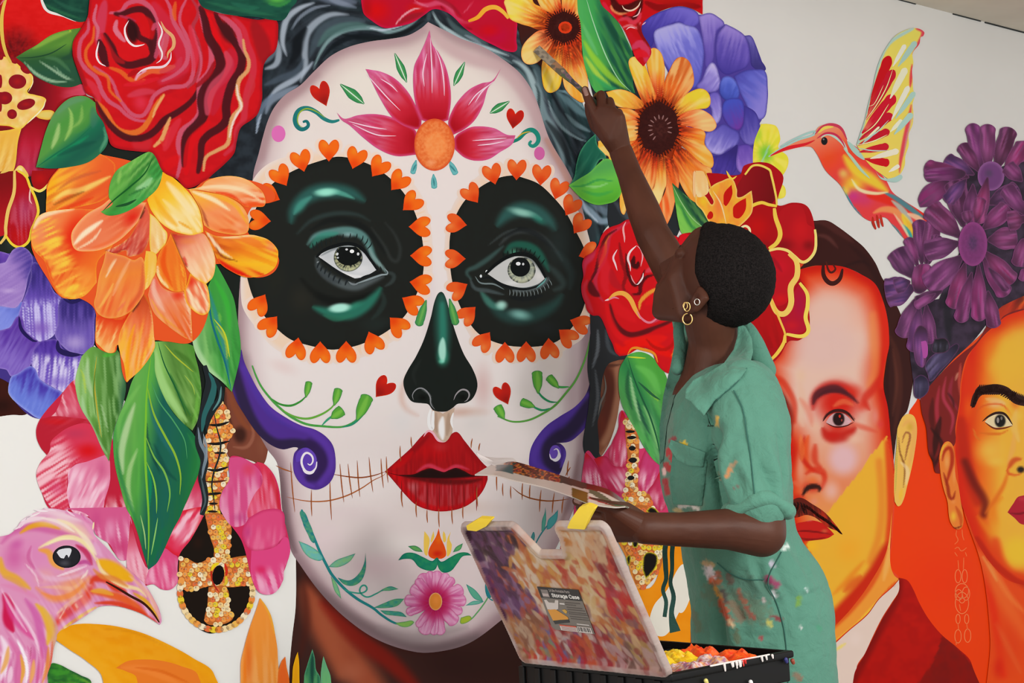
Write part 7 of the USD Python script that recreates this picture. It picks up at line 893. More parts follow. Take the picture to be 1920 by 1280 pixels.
# ================================================================ the painter
look('skin', {'g': ('geometry', {}), 'n': ('noise_texture', {'scale': 14, 'detail': 4}), 'r': ('rgb_ramp', {'ramp': [(.3, (.068, .023, .014)), (.7, (.100, .036, .021))]}), 'n2': ('noise_texture', {'scale': 420, 'detail': 3}), 'b': ('bump', {'strength': .12, 'distance': .001}),
    'p': ('principled_bsdf', {'roughness': .48, 'specular_ior_level': .2})},
    [('g.position', 'n.vector'), ('g.position', 'n2.vector'), ('n.fac', 'r.fac'), ('r.color', 'p.base_color'), ('n2.fac', 'b.height'), ('b.normal', 'p.normal')])
look('short_hair', {'g': ('geometry', {}), 'n': ('noise_texture', {'scale': 330, 'detail': 5}), 'r': ('rgb_ramp', {'ramp': [(.3, (.002, .0018, .0018)), (.75, (.020, .016, .016))]}), 'b': ('bump', {'strength': .8, 'distance': .004}), 'p': ('principled_bsdf', {'roughness': .8, 'specular_ior_level': .1})},
    [('g.position', 'n.vector'), ('n.fac', 'r.fac'), ('r.color', 'p.base_color'), ('n.fac', 'b.height'), ('b.normal', 'p.normal')])
look('cotton', {'a': ('attribute', {'attribute': 'paint'}), 'g': ('geometry', {}), 'n': ('noise_texture', {'scale': 420, 'detail': 4}), 'n2': ('noise_texture', {'scale': 38, 'detail': 5, 'distortion': .6}), 'b2': ('bump', {'strength': .6, 'distance': .009}), 'b': ('bump', {'strength': .25, 'distance': .0012}), 'p': ('principled_bsdf', {'roughness': .85, 'specular_ior_level': .15, 'sheen_weight': .12})},
    [('a.color', 'p.base_color'), ('g.position', 'n.vector'), ('g.position', 'n2.vector'), ('n2.fac', 'b2.height'), ('b2.normal', 'b.normal'), ('n.fac', 'b.height'), ('b.normal', 'p.normal')])
plain('gold', (.83, .58, .22), .22, 1.0); plain('silver', (.75, .72, .68), .25, 1.0); plain('eye_white', (.7, .66, .62), .2); plain('dark_iris', (.02, .012, .01), .15); plain('nail', (.30, .17, .14), .35); plain('lip', (.10, .034, .03), .4)
plain('stitching', lin((52, 104, 92)), .9)
TEAL = lin((92, 146, 127)) * .98

def ball(p, r, n=28): return m3.Manifold.sphere(r, n).translate([float(q) for q in p])
def hull(*s): return m3.Manifold.batch_hull([ball(p, r) for p, r in s])
def chain(pts): return m3.Manifold.batch_boolean([hull(a, b) for a, b in zip(pts[:-1], pts[1:])], m3.OpType.Add)
def tri(m):
    q = m.to_mesh(); return trimesh.Trimesh(np.array(q.vert_properties[:, :3]), np.array(q.tri_verts), process=True)
def relax(m, edge, it=10, lamb=.5, nu=.53):
    t = tri(m.refine_to_length(edge)); t.merge_vertices(); trimesh.smoothing.filter_taubin(t, lamb, nu, it); return t
def ring_loft(rows, n=72, e=2.4):
    """Closed solid from rows (centre, half width along x, half depth along y); rows run downward."""
    ph = np.linspace(0, 2 * np.pi, n, endpoint=False); c, s = np.cos(ph), np.sin(ph)
    cx, sy = np.sign(c) * np.abs(c)**(2 / e), np.sign(s) * np.abs(s)**(2 / e); V = []
    for p, a, b in rows: V.append(np.stack([p[0] + a * cx, p[1] + b * sy, np.full(n, p[2])], 1))
    m = len(V); V = np.concatenate(V + [np.array([rows[0][0]]), np.array([rows[-1][0]])]); Fc = []
    for i in range(m - 1):
        for j in range(n):
            k = (j + 1) % n; A, Bq, Cq, Dq = i * n + j, i * n + k, (i + 1) * n + j, (i + 1) * n + k
            Fc += [[A, Cq, Bq], [Bq, Cq, Dq]]
    for j in range(n): Fc += [[m * n, j, (j + 1) % n], [m * n + 1, (m - 1) * n + (j + 1) % n, (m - 1) * n + j]]
    t = trimesh.Trimesh(V, Fc, process=False); t.fix_normals()
    return m3.Manifold(m3.Mesh(t.vertices.astype(np.float32), t.faces.astype(np.uint32)))
def rows_at(tab):
    """(photo y, left x, right x, depth, half depth) -> rows, interpolated smoothly."""
    tab = np.array(tab, float); ys = np.linspace(tab[0, 0], tab[-1, 0], int(abs(tab[-1, 0] - tab[0, 0]) / 9) + 2)
    from scipy.interpolate import PchipInterpolator
    q = PchipInterpolator(tab[:, 0], tab[:, 1:])(ys)
    return [(at((l + r) / 2, y, d), (r - l) / 2 * d / F, b) for y, (l, r, d, b) in zip(ys, q)]

P0 = at(1400, 2000, 2.76); P0 = np.array([P0[0], P0[1], 0.0])
woman = thing('person', 'person in a paint-splattered teal jumpsuit, one arm raised to the mural with a brush', 'person', P0)
# --- body: head, neck, trunk, arms, legs as one skin
HY, HP = math.radians(33), math.radians(33)
fwd0 = np.array([-math.cos(HY), math.sin(HY), 0]); lft = np.cross([0, 0, 1.0], fwd0)
hf = fwd0 * math.cos(HP) + np.array([0, 0, 1]) * math.sin(HP); hu = np.array([0, 0, 1]) * math.cos(HP) - fwd0 * math.sin(HP)
HC0 = at(1357, 519, 2.70) + hf * .012 - hu * .03
def hp(f, l, u): return HC0 + hf * f + lft * l + hu * u
RH_ = np.stack([hf, lft, hu], 1)
def ellipsoid(c, r, n=48):
    M = np.zeros((3, 4)); M[:, :3] = RH_ * np.array(r); M[:, 3] = c
    return m3.Manifold.sphere(1, n).transform(M)
cran = ellipsoid(hp(-.009, 0, .03), (.096, .075, .090))
fb = m3.Manifold.batch_hull([ball(hp(*p[:3]), p[3]) for p in [(.05, 0, .06, .04), (.066, .028, .024, .02), (.066, -.028, .024, .02), (.05, .046, -.015, .022), (.05, -.046, -.015, .022), (.0, .05, -.058, .02), (.0, -.05, -.058, .02), (.064, 0, -.094, .019), (.072, .016, -.062, .018), (.072, -.016, -.062, .018)]])
nose3 = m3.Manifold.batch_hull([ball(hp(*p[:3]), p[3]) for p in [(.084, 0, .022, .008), (.106, 0, -.02, .010), (.088, .015, -.026, .009), (.088, -.015, -.026, .009), (.07, 0, .03, .012)]])
lips3 = m3.Manifold.batch_hull([ball(hp(*p[:3]), p[3]) for p in [(.088, .012, -.054, .008), (.088, -.012, -.054, .008), (.082, .024, -.06, .005), (.082, -.024, -.06, .005), (.086, 0, -.07, .009)]])
brow3 = m3.Manifold.batch_hull([ball(hp(*p[:3]), p[3]) for p in [(.08, .012, .032, .01), (.068, .045, .03, .012)]]) + m3.Manifold.batch_hull([ball(hp(*p[:3]), p[3]) for p in [(.08, -.012, .032, .01), (.068, -.045, .03, .012)]])
def earm(sd): return m3.Manifold.batch_hull([ball(hp(*p[:3]), p[3]) for p in [(-.018, sd * .072, -.001, .010), (-.032, sd * .078, -.007, .0085), (-.028, sd * .077, -.032, .0075), (-.014, sd * .068, -.048, .0075)]]) - ball(hp(-.017, sd * .088, -.018), .0115)
head = cran + fb + nose3 + lips3 + brow3 + earm(1) + earm(-1)
neck3 = chain([(hp(-.02, 0, -.03), .058), (at(1342, 640, 2.74), .051), (at(1338, 690, 2.75), .056), (at(1340, 740, 2.76), .075)])
SL, EL, WL = at(1398, 765, 2.60), at(1428, 998, 2.50), at(1208, 990, 2.44)
SR, ER, WR = at(1345, 652, 2.90), at(1224, 440, 2.97), at(1164, 283, 3.08)
armL = chain([(SL, .062), (SL * .45 + EL * .55 + [.004, 0, 0], .047), (EL, .043), (EL * .72 + WL * .28 + [0, 0, .004], .036), (EL * .3 + WL * .7, .0295), (WL, .027)])
armR = chain([(SR, .058), (SR * .5 + ER * .5, .043), (ER, .0365), (ER * .72 + WR * .28, .035), (ER * .3 + WR * .7, .027), (WR, .0255)])
trunk = chain([(at(1345, 760, 2.76), .09), (at(1365, 900, 2.76), .10), (at(1390, 1030, 2.77), .09), (at(1425, 1160, 2.79), .105)]) + hull((SL, .05), (SR, .05)) + hull((at(1425, 1190, 2.73), .085), (at(1425, 1190, 2.87), .085))
def leg(d, dx): return chain([(at(1425 + dx, 1230, d), .078), (at(1415 + dx, 1560, d - .01), .058), (at(1450 + dx, 1930, d), .04)])
FZ = []
def foot(d, dx):
    a = at(1450 + dx, 1960, d); a[2] = .045; return m3.Manifold.batch_hull([ball(a + [.03, 0, 0], .042), ball([a[0] - .06, a[1] + .03, .038], .038), ball([a[0] - .15, a[1] + .07, .028], .028)])
LEGS = [(2.70, 10), (2.90, -30)]
# hands
def digit(pts): return chain([(np.array(p), r) for p, r in pts])
# right hand: back towards the room, index laid along the brush, the rest curled round its handle
kn = [at(1117, 216, 3.075), at(1129, 203, 3.07), at(1147, 208, 3.06), at(1162, 220, 3.05)]
palmR = m3.Manifold.batch_hull([ball(WR, .023), ball(at(1150, 258, 3.07), .025), ball(at(1126, 240, 3.085), .016), ball(at(1162, 246, 3.06), .016)] + [ball(k, .0115) for k in kn])
pip = [at(1106, 194, 3.078), at(1127, 178, 3.085), at(1143, 190, 3.085), at(1160, 211, 3.075)]
fingR = [digit([(kn[0], .0115), (pip[0], .0098), (at(1099, 176, 3.085), .0088), (at(1097, 168, 3.09), .0078)]),
         digit([(kn[1], .0115), (pip[1], .0102), (at(1120, 182, 3.115), .0092), (at(1117, 196, 3.118), .0082)]),
         digit([(kn[2], .011), (pip[2], .0098), (at(1136, 194, 3.115), .0088), (at(1130, 207, 3.115), .008)]),
         digit([(kn[3], .0105), (pip[3], .009), (at(1152, 212, 3.105), .008), (at(1146, 222, 3.105), .0074)]),
         digit([(at(1135, 252, 3.09), .015), (at(1116, 236, 3.108), .0122), (at(1106, 212, 3.118), .0102), (at(1103, 197, 3.114), .0086)])]
# left hand: flat under the palette, index along its near edge
kl = [at(1142, 952, 2.425), at(1143, 972, 2.44), at(1147, 990, 2.455), at(1154, 1003, 2.47)]
palmL = m3.Manifold.batch_hull([ball(WL, .024), ball(at(1180, 980, 2.45), .024), ball(at(1172, 962, 2.49), .02)] + [ball(k, .0125) for k in kl])
fingL = [digit([(kl[0], .012), (at(1112, 944, 2.43), .0105), (at(1092, 941, 2.438), .0095), (at(1082, 939, 2.443), .0086)]),
         digit([(kl[1], .012), (at(1112, 967, 2.455), .0105), (at(1094, 959, 2.475), .0095), (at(1088, 951, 2.486), .0085)]),
         digit([(kl[2], .0115), (at(1117, 986, 2.475), .0102), (at(1100, 976, 2.50), .0092), (at(1095, 966, 2.512), .0084)]),
         digit([(kl[3], .0105), (at(1130, 1000, 2.495), .009), (at(1117, 992, 2.515), .0082), (at(1112, 983, 2.525), .0075)]),
         digit([(at(1180, 968, 2.51), .015), (at(1160, 962, 2.545), .0125), (at(1140, 955, 2.56), .0105), (at(1126, 948, 2.57), .009)])]
coarse = relax(head + neck3 + armL + armR + trunk + m3.Manifold.batch_boolean([leg(*q) + foot(*q) for q in LEGS], m3.OpType.Add), .0075, 24)
cm = m3.Manifold(m3.Mesh(coarse.vertices.astype(np.float32), coarse.faces.astype(np.uint32)))
hands = []
for palm, fing, w, fore in ((palmR, fingR, WR, ER), (palmL, fingL, WL, EL)):
    h = relax(m3.Manifold.batch_boolean([palm, hull((w, .0245), (w * .8 + fore * .2, .026))] + fing, m3.OpType.Add), .0032, 5)
    hands.append(m3.Manifold(m3.Mesh(h.vertices.astype(np.float32), h.faces.astype(np.uint32))))
body = tri(m3.Manifold.batch_boolean([cm] + hands, m3.OpType.Add)); body.merge_vertices()
sk = obj('body', body, 'skin', woman, True, off=P0)
# nails, eyes, brows
for p, q in ((at(1096, 167, 3.082), at(1100, 178, 3.078)), (at(1081, 938, 2.436), at(1088, 940, 2.432))):
    obj('fingernail', hull((p, .0048), (q, .0052)).refine_to_length(.004), 'nail', woman, True, off=P0)
for sd in (1, -1):
    c = hp(.070, sd * .031, .008); obj('eye', trimesh.creation.icosphere(2, .0125).apply_translation(c), 'eye_white', woman, True, off=P0)
    obj('iris', trimesh.creation.icosphere(2, .007).apply_translation(c + hf * .0075), 'dark_iris', woman, True, off=P0)
    obj('eyelash', chain([(hp(.082 - .006 * k, sd * (.022 + .008 * k), .015 + .002 * (1 - abs(k - 1))), .0017) for k in range(4)]), 'short_hair', woman, True, off=P0)
    obj('eyebrow', chain([(hp(.090 - .005 * k, sd * (.014 + .011 * k), .034 + .004 * (1 - abs(k - 1))), .0028) for k in range(4)]), 'short_hair', woman, True, off=P0)
# close-cropped hair: the scalp pushed out a little
sv = tri((cran + fb).refine_to_length(.006)); trimesh.smoothing.filter_taubin(sv, .5, .53, 8)
q = (sv.vertices - HC0) @ RH_; nn = sv.vertex_normals
hl_ = q[:, 2] - np.interp(q[:, 0], [-.12, -.085, -.06, -.042, -.034, -.012, .012, .045, .085], [-.075, -.08, -.066, -.05, -.004, .006, .022, .068, .10])
grow = sstep((hl_ + .012) / .024)
hv = sv.vertices + nn * (grow * .0085 - (1 - grow) * .006)[:, None] + nn * (meshkit.fbm(sv.vertices * 170, 3, 4) - .5)[:, None] * .004 * grow[:, None]
obj('hair', (hv, sv.faces), 'short_hair', woman, True, off=P0, label='close-cropped black hair')
# --- jumpsuit
torso = ring_loft(rows_at([(676, 1330, 1420, 2.75, .06), (690, 1302, 1436, 2.75, .115), (715, 1278, 1450, 2.75, .16), (745, 1258, 1460, 2.75, .175), (780, 1246, 1466, 2.75, .18), (850, 1240, 1474, 2.75, .175), (900, 1243, 1478, 2.755, .165), (945, 1250, 1480, 2.76, .155), (985, 1262, 1484, 2.76, .148), (1010, 1272, 1500, 2.765, .15), (1040, 1278, 1522, 2.77, .16), (1075, 1284, 1541, 2.775, .172), (1110, 1291, 1552, 2.78, .18), (1160, 1297, 1556, 2.78, .186), (1220, 1297, 1557, 2.78, .188), (1290, 1297, 1560, 2.78, .183), (1335, 1306, 1554, 2.785, .172), (1380, 1330, 1538, 2.79, .14)]), e=2.35)
def pant(d, dx, b): return ring_loft(rows_at([(1230, 1318 + dx, 1546 + dx, d, b * .9), (1330, 1318 + dx, 1546 + dx, d, b), (1560, 1335 + dx, 1525 + dx, d, b * .85), (1880, 1372 + dx, 1522 + dx, d, b * .68), (1925, 1374 + dx, 1522 + dx, d, b * .68)]), 48)
sl = chain([(at(1388, 745, 2.62), .075), (at(1408, 800, 2.585), .077), (at(1412, 880, 2.545), .068), (at(1418, 940, 2.52), .062)])
cut = m3.Manifold.cube([.5, .5, .3], True); ax = EL - SL; ax /= np.linalg.norm(ax)
slr = chain([(at(1345, 690, 2.82), .085), (SR, .07), (SR * .72 + ER * .28, .055)])
suit = relax(torso + sl + slr + pant(2.70, 12, .098) + pant(2.88, -28, .095), .0062, 14)
V = suit.vertices.copy(); nn = suit.vertex_normals
pj = np.stack([960 + V[:, 0] / V[:, 1] * F, 640 - (V[:, 2] - ZC) / V[:, 1] * F], 1)
def fold(pts, amp, w):
    C = spline(pts, 6.); d, t, s = near(pj, C); return amp * np.exp(-(d / w)**2) * np.sin(np.pi * np.clip(t, 0.02, .98))**.5
disp = (meshkit.fbm(V * [9, 9, 5], 3, 2) - .5) * .020 + (meshkit.fbm(V * [24, 24, 13], 3, 6) - .5) * .012
frontish = (nn[:, 1] < .25)
for pts, amp, w in [([(1348, 800), (1340, 860), (1352, 930), (1362, 965)], -.016, 9), ([(1365, 800), (1358, 870), (1372, 940)], .007, 12), ([(1400, 830), (1440, 900), (1462, 950)], -.006, 9), ([(1430, 810), (1455, 880), (1470, 940)], .007, 10), ([(1380, 850), (1420, 930)], .006, 10), ([(1460, 800), (1472, 860), (1474, 930)], -.007, 7),
                    ([(1290, 770), (1330, 790), (1345, 830)], -.006, 10), ([(1255, 800), (1290, 830), (1335, 850)], .004, 12), ([(1300, 950), (1330, 960), (1360, 975)], .009, 12), ([(1258, 950), (1300, 985), (1360, 1000)], -.008, 12), ([(1420, 1050), (1430, 1090), (1460, 1130)], -.008, 8), ([(1400, 1055), (1415, 1090), (1430, 1110)], .006, 8), ([(1450, 1050), (1470, 1100), (1490, 1130)], -.005, 10), ([(1310, 1060), (1340, 1120), (1352, 1200), (1354, 1290)], -.014, 10), ([(1330, 1060), (1362, 1120), (1378, 1200)], .008, 14), ([(1345, 1065), (1375, 1130), (1400, 1175)], -.006, 9), ([(1300, 1130), (1312, 1200), (1315, 1280)], .006, 10), ([(1465, 1000), (1500, 1040), (1530, 1090)], -.004, 9), ([(1380, 1185), (1430, 1195), (1475, 1190)], -.003, 8), ([(1500, 1120), (1530, 1110), (1552, 1100)], -.004, 6)]:
    disp += np.where(frontish, fold(np.array(pts, float), amp * 1.35, w), 0)
V = V + nn * disp[:, None]
suit = trimesh.Trimesh(V, suit.faces, process=False); nn = suit.vertex_normals
pj = np.stack([960 + V[:, 0] / V[:, 1] * F, 640 - (V[:, 2] - ZC) / V[:, 1] * F], 1)
# paint stains worn into the cloth, each a spot of its own on the side that faces the easel
C = np.tile(TEAL, (len(V), 1)) * (1 + .16 * (meshkit.fbm(V * 30, 4, 9) - .5))[:, None]
rg = np.random.default_rng(11)
vis = np.einsum('ij,ij->i', nn, [0, 0, ZC] - V) > 0
def stain(pts, c, r, op=.9, ragged=.5):
    C0 = spline(np.array(pts, float), 4.) if len(pts) > 1 else np.array(pts, float)
    d = cKDTree(C0).query(pj)[0] + (meshkit.noise(np.stack([pj[:, 0] / 5, pj[:, 1] / 5, np.full(len(pj), r * 3.)], 1), 5) - .5) * r * ragged * 2
    a_ = op * sstep((r - d) / (r * .5 + 1.) + .3) * vis; C[:] = C + (lin(c) * 1.15 - C) * a_[:, None]
for st in [([(1253, 845), (1262, 860)], (190, 40, 50), 7), ([(1250, 870), (1254, 880)], (180, 30, 40), 6), ([(1247, 900), (1250, 925)], (170, 30, 45), 6), ([(1266, 822), (1258, 826)], (150, 50, 60), 5), ([(1275, 832), (1285, 836)], (226, 196, 60), 4), ([(1284, 828), (1288, 842)], (226, 190, 50), 3), ([(1266, 868), (1268, 866)], (214, 150, 50), 4), ([(1265, 886), (1263, 887)], (170, 40, 50), 3), ([(1345, 782), (1344, 796)], (220, 180, 80), 3.5), ([(1367, 880), (1363, 893)], (214, 130, 70), 6, .8), ([(1380, 868), (1370, 875)], (190, 130, 90), 4, .6), ([(1286, 924), (1296, 920)], (236, 228, 214), 5), ([(1275, 948), (1290, 944)], (226, 224, 218), 6, .8), ([(1300, 950), (1306, 953)], (236, 234, 230), 5), ([(1268, 956), (1280, 962)], (210, 180, 120), 6, .7), ([(1290, 968), (1312, 976)], (212, 160, 90), 5, .7), ([(1328, 976), (1336, 978)], (226, 232, 226), 5, .8), ([(1240, 812), (1236, 825)], (190, 190, 190), 4, .6), ([(1245, 880), (1246, 888)], (238, 200, 196), 4), ([(1378, 915), (1382, 912)], (120, 50, 60), 3, .6),
           ([(1322, 1055), (1335, 1060)], (206, 170, 120), 7, .7), ([(1328, 1068), (1334, 1080)], (228, 222, 228), 9), ([(1337, 1088), (1346, 1092)], (214, 100, 50), 8), ([(1345, 1075), (1348, 1080)], (190, 80, 50), 6, .7), ([(1366, 1078), (1370, 1090)], (120, 50, 50), 6, .6), ([(1340, 1100), (1350, 1120), (1352, 1130)], (222, 160, 50), 4), ([(1355, 1110), (1362, 1124)], (50, 40, 60), 7), ([(1352, 1128), (1360, 1148), (1370, 1170)], (206, 80, 50), 6), ([(1368, 1165), (1374, 1172)], (214, 190, 150), 5), ([(1385, 1110), (1395, 1128)], (190, 80, 60), 5, .7), ([(1400, 1140), (1412, 1158)], (160, 60, 60), 6, .8), ([(1372, 1130), (1390, 1160)], (150, 70, 60), 10, .45), ([(1340, 1110), (1420, 1150)], (110, 90, 60), 26, .3), ([(1360, 1090), (1440, 1110)], (70, 80, 70), 24, .35), ([(1440, 1085), (1448, 1090), (1456, 1096)], (140, 50, 90), 8), ([(1446, 1055), (1450, 1060)], (200, 190, 210), 5, .7), ([(1450, 1110), (1453, 1118)], (226, 226, 230), 4), ([(1430, 1122), (1434, 1128)], (200, 180, 180), 3, .7), ([(1499, 1122), (1496, 1130)], (110, 150, 70), 6), ([(1440, 1165), (1446, 1173)], (200, 190, 90), 5, .8), ([(1458, 1158), (1462, 1160)], (130, 50, 60), 5), ([(1450, 1155), (1442, 1157)], (130, 50, 60), 2), ([(1469, 1030), (1476, 1024)], (226, 234, 230), 5, .8), ([(1512, 1102), (1514, 1106)], (200, 214, 214), 3, .7), ([(1503, 1178), (1500, 1172)], (206, 206, 206), 2.5, .8), ([(1533, 1175), (1538, 1178)], (70, 140, 110), 5, .7), ([(1426, 1195), (1428, 1200)], (160, 60, 70), 4), ([(1380, 1185), (1384, 1200)], (100, 90, 60), 7, .6), ([(1490, 1265), (1500, 1272)], (150, 90, 70), 6, .6), ([(1300, 1150), (1310, 1180)], (110, 100, 70), 8, .45), ([(1256, 780), (1250, 830)], (120, 130, 120), 9, .35), ([(1290, 850), (1320, 880)], (90, 110, 90), 16, .25), ([(1270, 900), (1300, 940)], (150, 130, 110), 18, .25)]: stain(*st)
js = obj('jumpsuit', suit, 'cotton', woman, True, C, 'teal cotton jumpsuit spattered with paint', off=P0)
# things sewn on lie on the suit's own surface
vt = cKDTree(pj[vis]); vd = V[vis][:, 1]
def surf(P, lift=.004):
    d, i = vt.query(np.asarray(P, float), k=6); y = np.sort(vd[i], 1)[:, :3].mean(1); return np.stack([at(p[0], p[1], q - lift) for p, q in zip(P, y)])
def drape(name, poly, lift=.005, thick=.003, col=1., cor=None, label=None, bow=0.):
    bd = spline(np.array(poly, float), 5., True, np.ones(len(poly), bool) if cor is None else cor); Vq, D, ed = tri_mesh(bd, 5.)
    S = surf(Vq, lift); 
    A = np.zeros(len(Vq)); tr = cKDTree(Vq); nb = tr.query(Vq, k=9)[1]
    yy = S[:, 1]
    for _ in range(6): yy = yy[nb].mean(1)
    S = np.stack([at(p[0], p[1], y_ - bow * sstep(e_ / 25)) for p, y_, e_ in zip(Vq, np.minimum(yy, S[:, 1] + .004), ed)])
    n = len(S); bq = S + [0, thick, 0]; m = len(bd); i = np.arange(m); j = (i + 1) % m
    Fc = np.concatenate([D, D[:, ::-1] + n, np.stack([i, j, i + n], 1), np.stack([j, j + n, i + n], 1)])
    t = trimesh.Trimesh(np.concatenate([S, bq]), Fc, process=False); t.fix_normals()
    cc = np.tile(TEAL * col, (2 * n, 1)) * (1 + .12 * (meshkit.fbm(t.vertices * 40, 3, 3) - .5))[:, None]
    return obj(name, t, 'cotton', woman, 30 if False else True, cc, label, off=P0)
def flap(name, pts, thick=.004, col=1., label=None):
    """A cloth flap through points given as (photo x, photo y, depth), kept just clear of the suit."""
    P_ = np.array(pts, float); bd = spline(P_[:, :2], 4., True, np.ones(len(P_), bool)); Vq, D, ed = tri_mesh(bd, 4.)
    w_ = 1 / (((Vq[:, None] - P_[None, :, :2])**2).sum(2) + 30)**1.5; y_ = (w_ * P_[:, 2]).sum(1) / w_.sum(1)
    y_ = np.minimum(y_, vd[vt.query(Vq, k=3)[1]].min(1) - .006) - .006 * sstep(ed / 22); nb = cKDTree(Vq).query(Vq, k=9)[1]
    for _ in range(4): y_ = y_[nb].mean(1)
    S = np.stack([at(p[0], p[1], q) for p, q in zip(Vq, y_)]); n = len(S); m = len(bd); i = np.arange(m); j = (i + 1) % m
    t = trimesh.Trimesh(np.concatenate([S, S + [0, thick, 0]]), np.concatenate([D, D[:, ::-1] + n, np.stack([i, j, i + n], 1), np.stack([j, j + n, i + n], 1)]), process=False); t.fix_normals()
    cc = np.tile(TEAL * col, (2 * n, 1)) * (1 + .12 * (meshkit.fbm(t.vertices * 40, 3, 3) - .5))[:, None]
    return obj(name, t, 'cotton', woman, 40 if False else True, cc, label, off=P0)
flap('collar', [(1384, 604, 2.69), (1398, 612, 2.67), (1410, 634, 2.65), (1412, 660, 2.62), (1406, 684, 2.59), (1388, 710, 2.56), (1362, 733, 2.555), (1340, 751, 2.555), (1320, 780, 2.55), (1305, 765, 2.56), (1295, 752, 2.57), (1284, 747, 2.60), (1286, 730, 2.61), (1300, 712, 2.62), (1330, 697, 2.63), (1358, 680, 2.65), (1376, 655, 2.675), (1383, 630, 2.69)], .005, 1.03, 'wide pointed shirt collar')
def seam(pts, r=.0011, name='seam', mat='stitching', lift=.0008):
    S = surf(spline(np.array(pts, float), 6.), lift); obj(name, chain([(p, r) for p in S]), mat, woman, True, off=P0)
seam([(1376, 732), (1392, 765), (1400, 810), (1408, 860), (1415, 930)]); seam([(1465, 1035), (1440, 1090), (1456, 1130), (1470, 1180), (1476, 1240), (1478, 1290)]); seam([(1345, 1055), (1370, 1075), (1400, 1086), (1432, 1086)])
seam([(1400, 690), (1382, 716), (1356, 738), (1338, 756), (1321, 776)], .0009)
drape('pocket', [(1262, 842), (1326, 862), (1322, 900), (1316, 948), (1262, 945), (1256, 900)], .004, .003, .98)
drape('pocket_flap', [(1254, 838), (1258, 824), (1290, 836), (1323, 848), (1318, 876), (1290, 872), (1270, 862)], .008, .003, 1.02)
drape('placket', [(1244, 742), (1254, 700), (1262, 668), (1272, 640), (1290, 640), (1288, 672), (1276, 706), (1262, 752), (1250, 800), (1244, 860), (1238, 870), (1237, 800)], .006, .004, .8)
# collar stand and far collar side round the neck
for nm, pts, r, c in (('collar_stand', [(1274, 592, 2.80), (1272, 622, 2.80), (1276, 650, 2.79), (1270, 690, 2.76)], .013, .8), ('collar_fold', [(1390, 606, 2.76), (1404, 622, 2.745), (1416, 645, 2.735), (1426, 672, 2.74), (1434, 694, 2.75)], .020, 1.0)):
    pts_ = [(at(*p), r * (.7 + .5 * k / len(pts))) for k, p in enumerate(pts)]
    t = relax(chain(pts_), .006, 5); obj(nm, t, 'cotton', woman, True, np.tile(TEAL * c, (len(t.vertices), 1)), off=P0)
# rolled cuff
CX = at(1420, 958, 2.51); e1 = np.cross(ax, [0, 1.0, 0]); e1 /= np.linalg.norm(e1); e2 = np.cross(ax, e1)
ringp = []
for k in range(29):
    t = 2 * np.pi * k / 28; ringp.append((CX + e1 * math.cos(t) * .052 + e2 * math.sin(t) * .050 + ax * .007 * math.sin(3 * t + .5), .0125 + .003 * math.sin(5 * t)))
t = relax(chain(ringp), .006, 4); obj('cuff', t, 'cotton', woman, True, np.tile(TEAL * 1.03, (len(t.vertices), 1)), off=P0, label='rolled-up sleeve cuff')
# ties of the belt
def tie(pts, r):
    s3 = spline(np.array(pts, float)[:, :2], 6.); dd = np.interp(np.linspace(0, 1, len(s3)), np.linspace(0, 1, len(pts)), [p[2] for p in pts]); rr_ = np.interp(np.linspace(0, 1, len(s3)), np.linspace(0, 1, len(r)), r)
    C3 = np.array([at(a_[0] , a_[1], d_) for a_, d_ in zip(s3, dd)]); V3 = []
    for k, (c_, w_) in enumerate(zip(C3, rr_)):
        tg = s3[min(k + 1, len(s3) - 1)] - s3[max(k - 1, 0)]; tg = tg / np.linalg.norm(tg); nx = np.array([tg[1], 0, tg[0]]) * w_
        V3 += [c_ - nx - [0, .0015, 0], c_ + nx - [0, .0015, 0], c_ + nx + [0, .0015, 0], c_ - nx + [0, .0015, 0]]
    Fc = []
    for k in range(len(C3) - 1):
        for j in range(4): a_, b_ = 4 * k + j, 4 * k + (j + 1) % 4; Fc += [[a_, b_, a_ + 4], [b_, b_ + 4, a_ + 4]]
    L_ = 4 * (len(C3) - 1); Fc += [[0, 2, 1], [0, 3, 2], [L_, L_ + 1, L_ + 2], [L_, L_ + 2, L_ + 3]]
    t = trimesh.Trimesh(np.array(V3), Fc, process=False); t.fix_normals(); obj('belt_tie', t, 'cotton', woman, False, np.tile(lin((46, 84, 76)), (len(V3), 1)), off=P0, label='dark teal belt tie hanging loose')
tie([(1262, 1000, 2.62), (1248, 1022, 2.62), (1248, 1062, 2.62), (1249, 1085, 2.62), (1243, 1105, 2.62), (1249, 1128, 2.62), (1246, 1156, 2.62)], [.004, .0045, .0045, .0035, .0035, .0035])
tie([(1270, 1000, 2.63), (1261, 1025, 2.62), (1260, 1070, 2.62), (1257, 1092, 2.62), (1263, 1118, 2.62), (1259, 1150, 2.62), (1266, 1184, 2.62)], [.004, .004, .0035, .0035, .004, .0045, .010])
# shoes
for q in LEGS:
    a_ = at(1450 + q[1], 1960, q[0]); obj('shoe', relax(m3.Manifold.batch_hull([ball([a_[0] + .03, a_[1], .05], .05), ball([a_[0] - .06, a_[1] + .03, .045], .046), ball([a_[0] - .16, a_[1] + .07, .036], .036)]).trim_by_plane([0, 0, 1], .002), .01, 3), 'dark_iris', woman, True, off=P0)
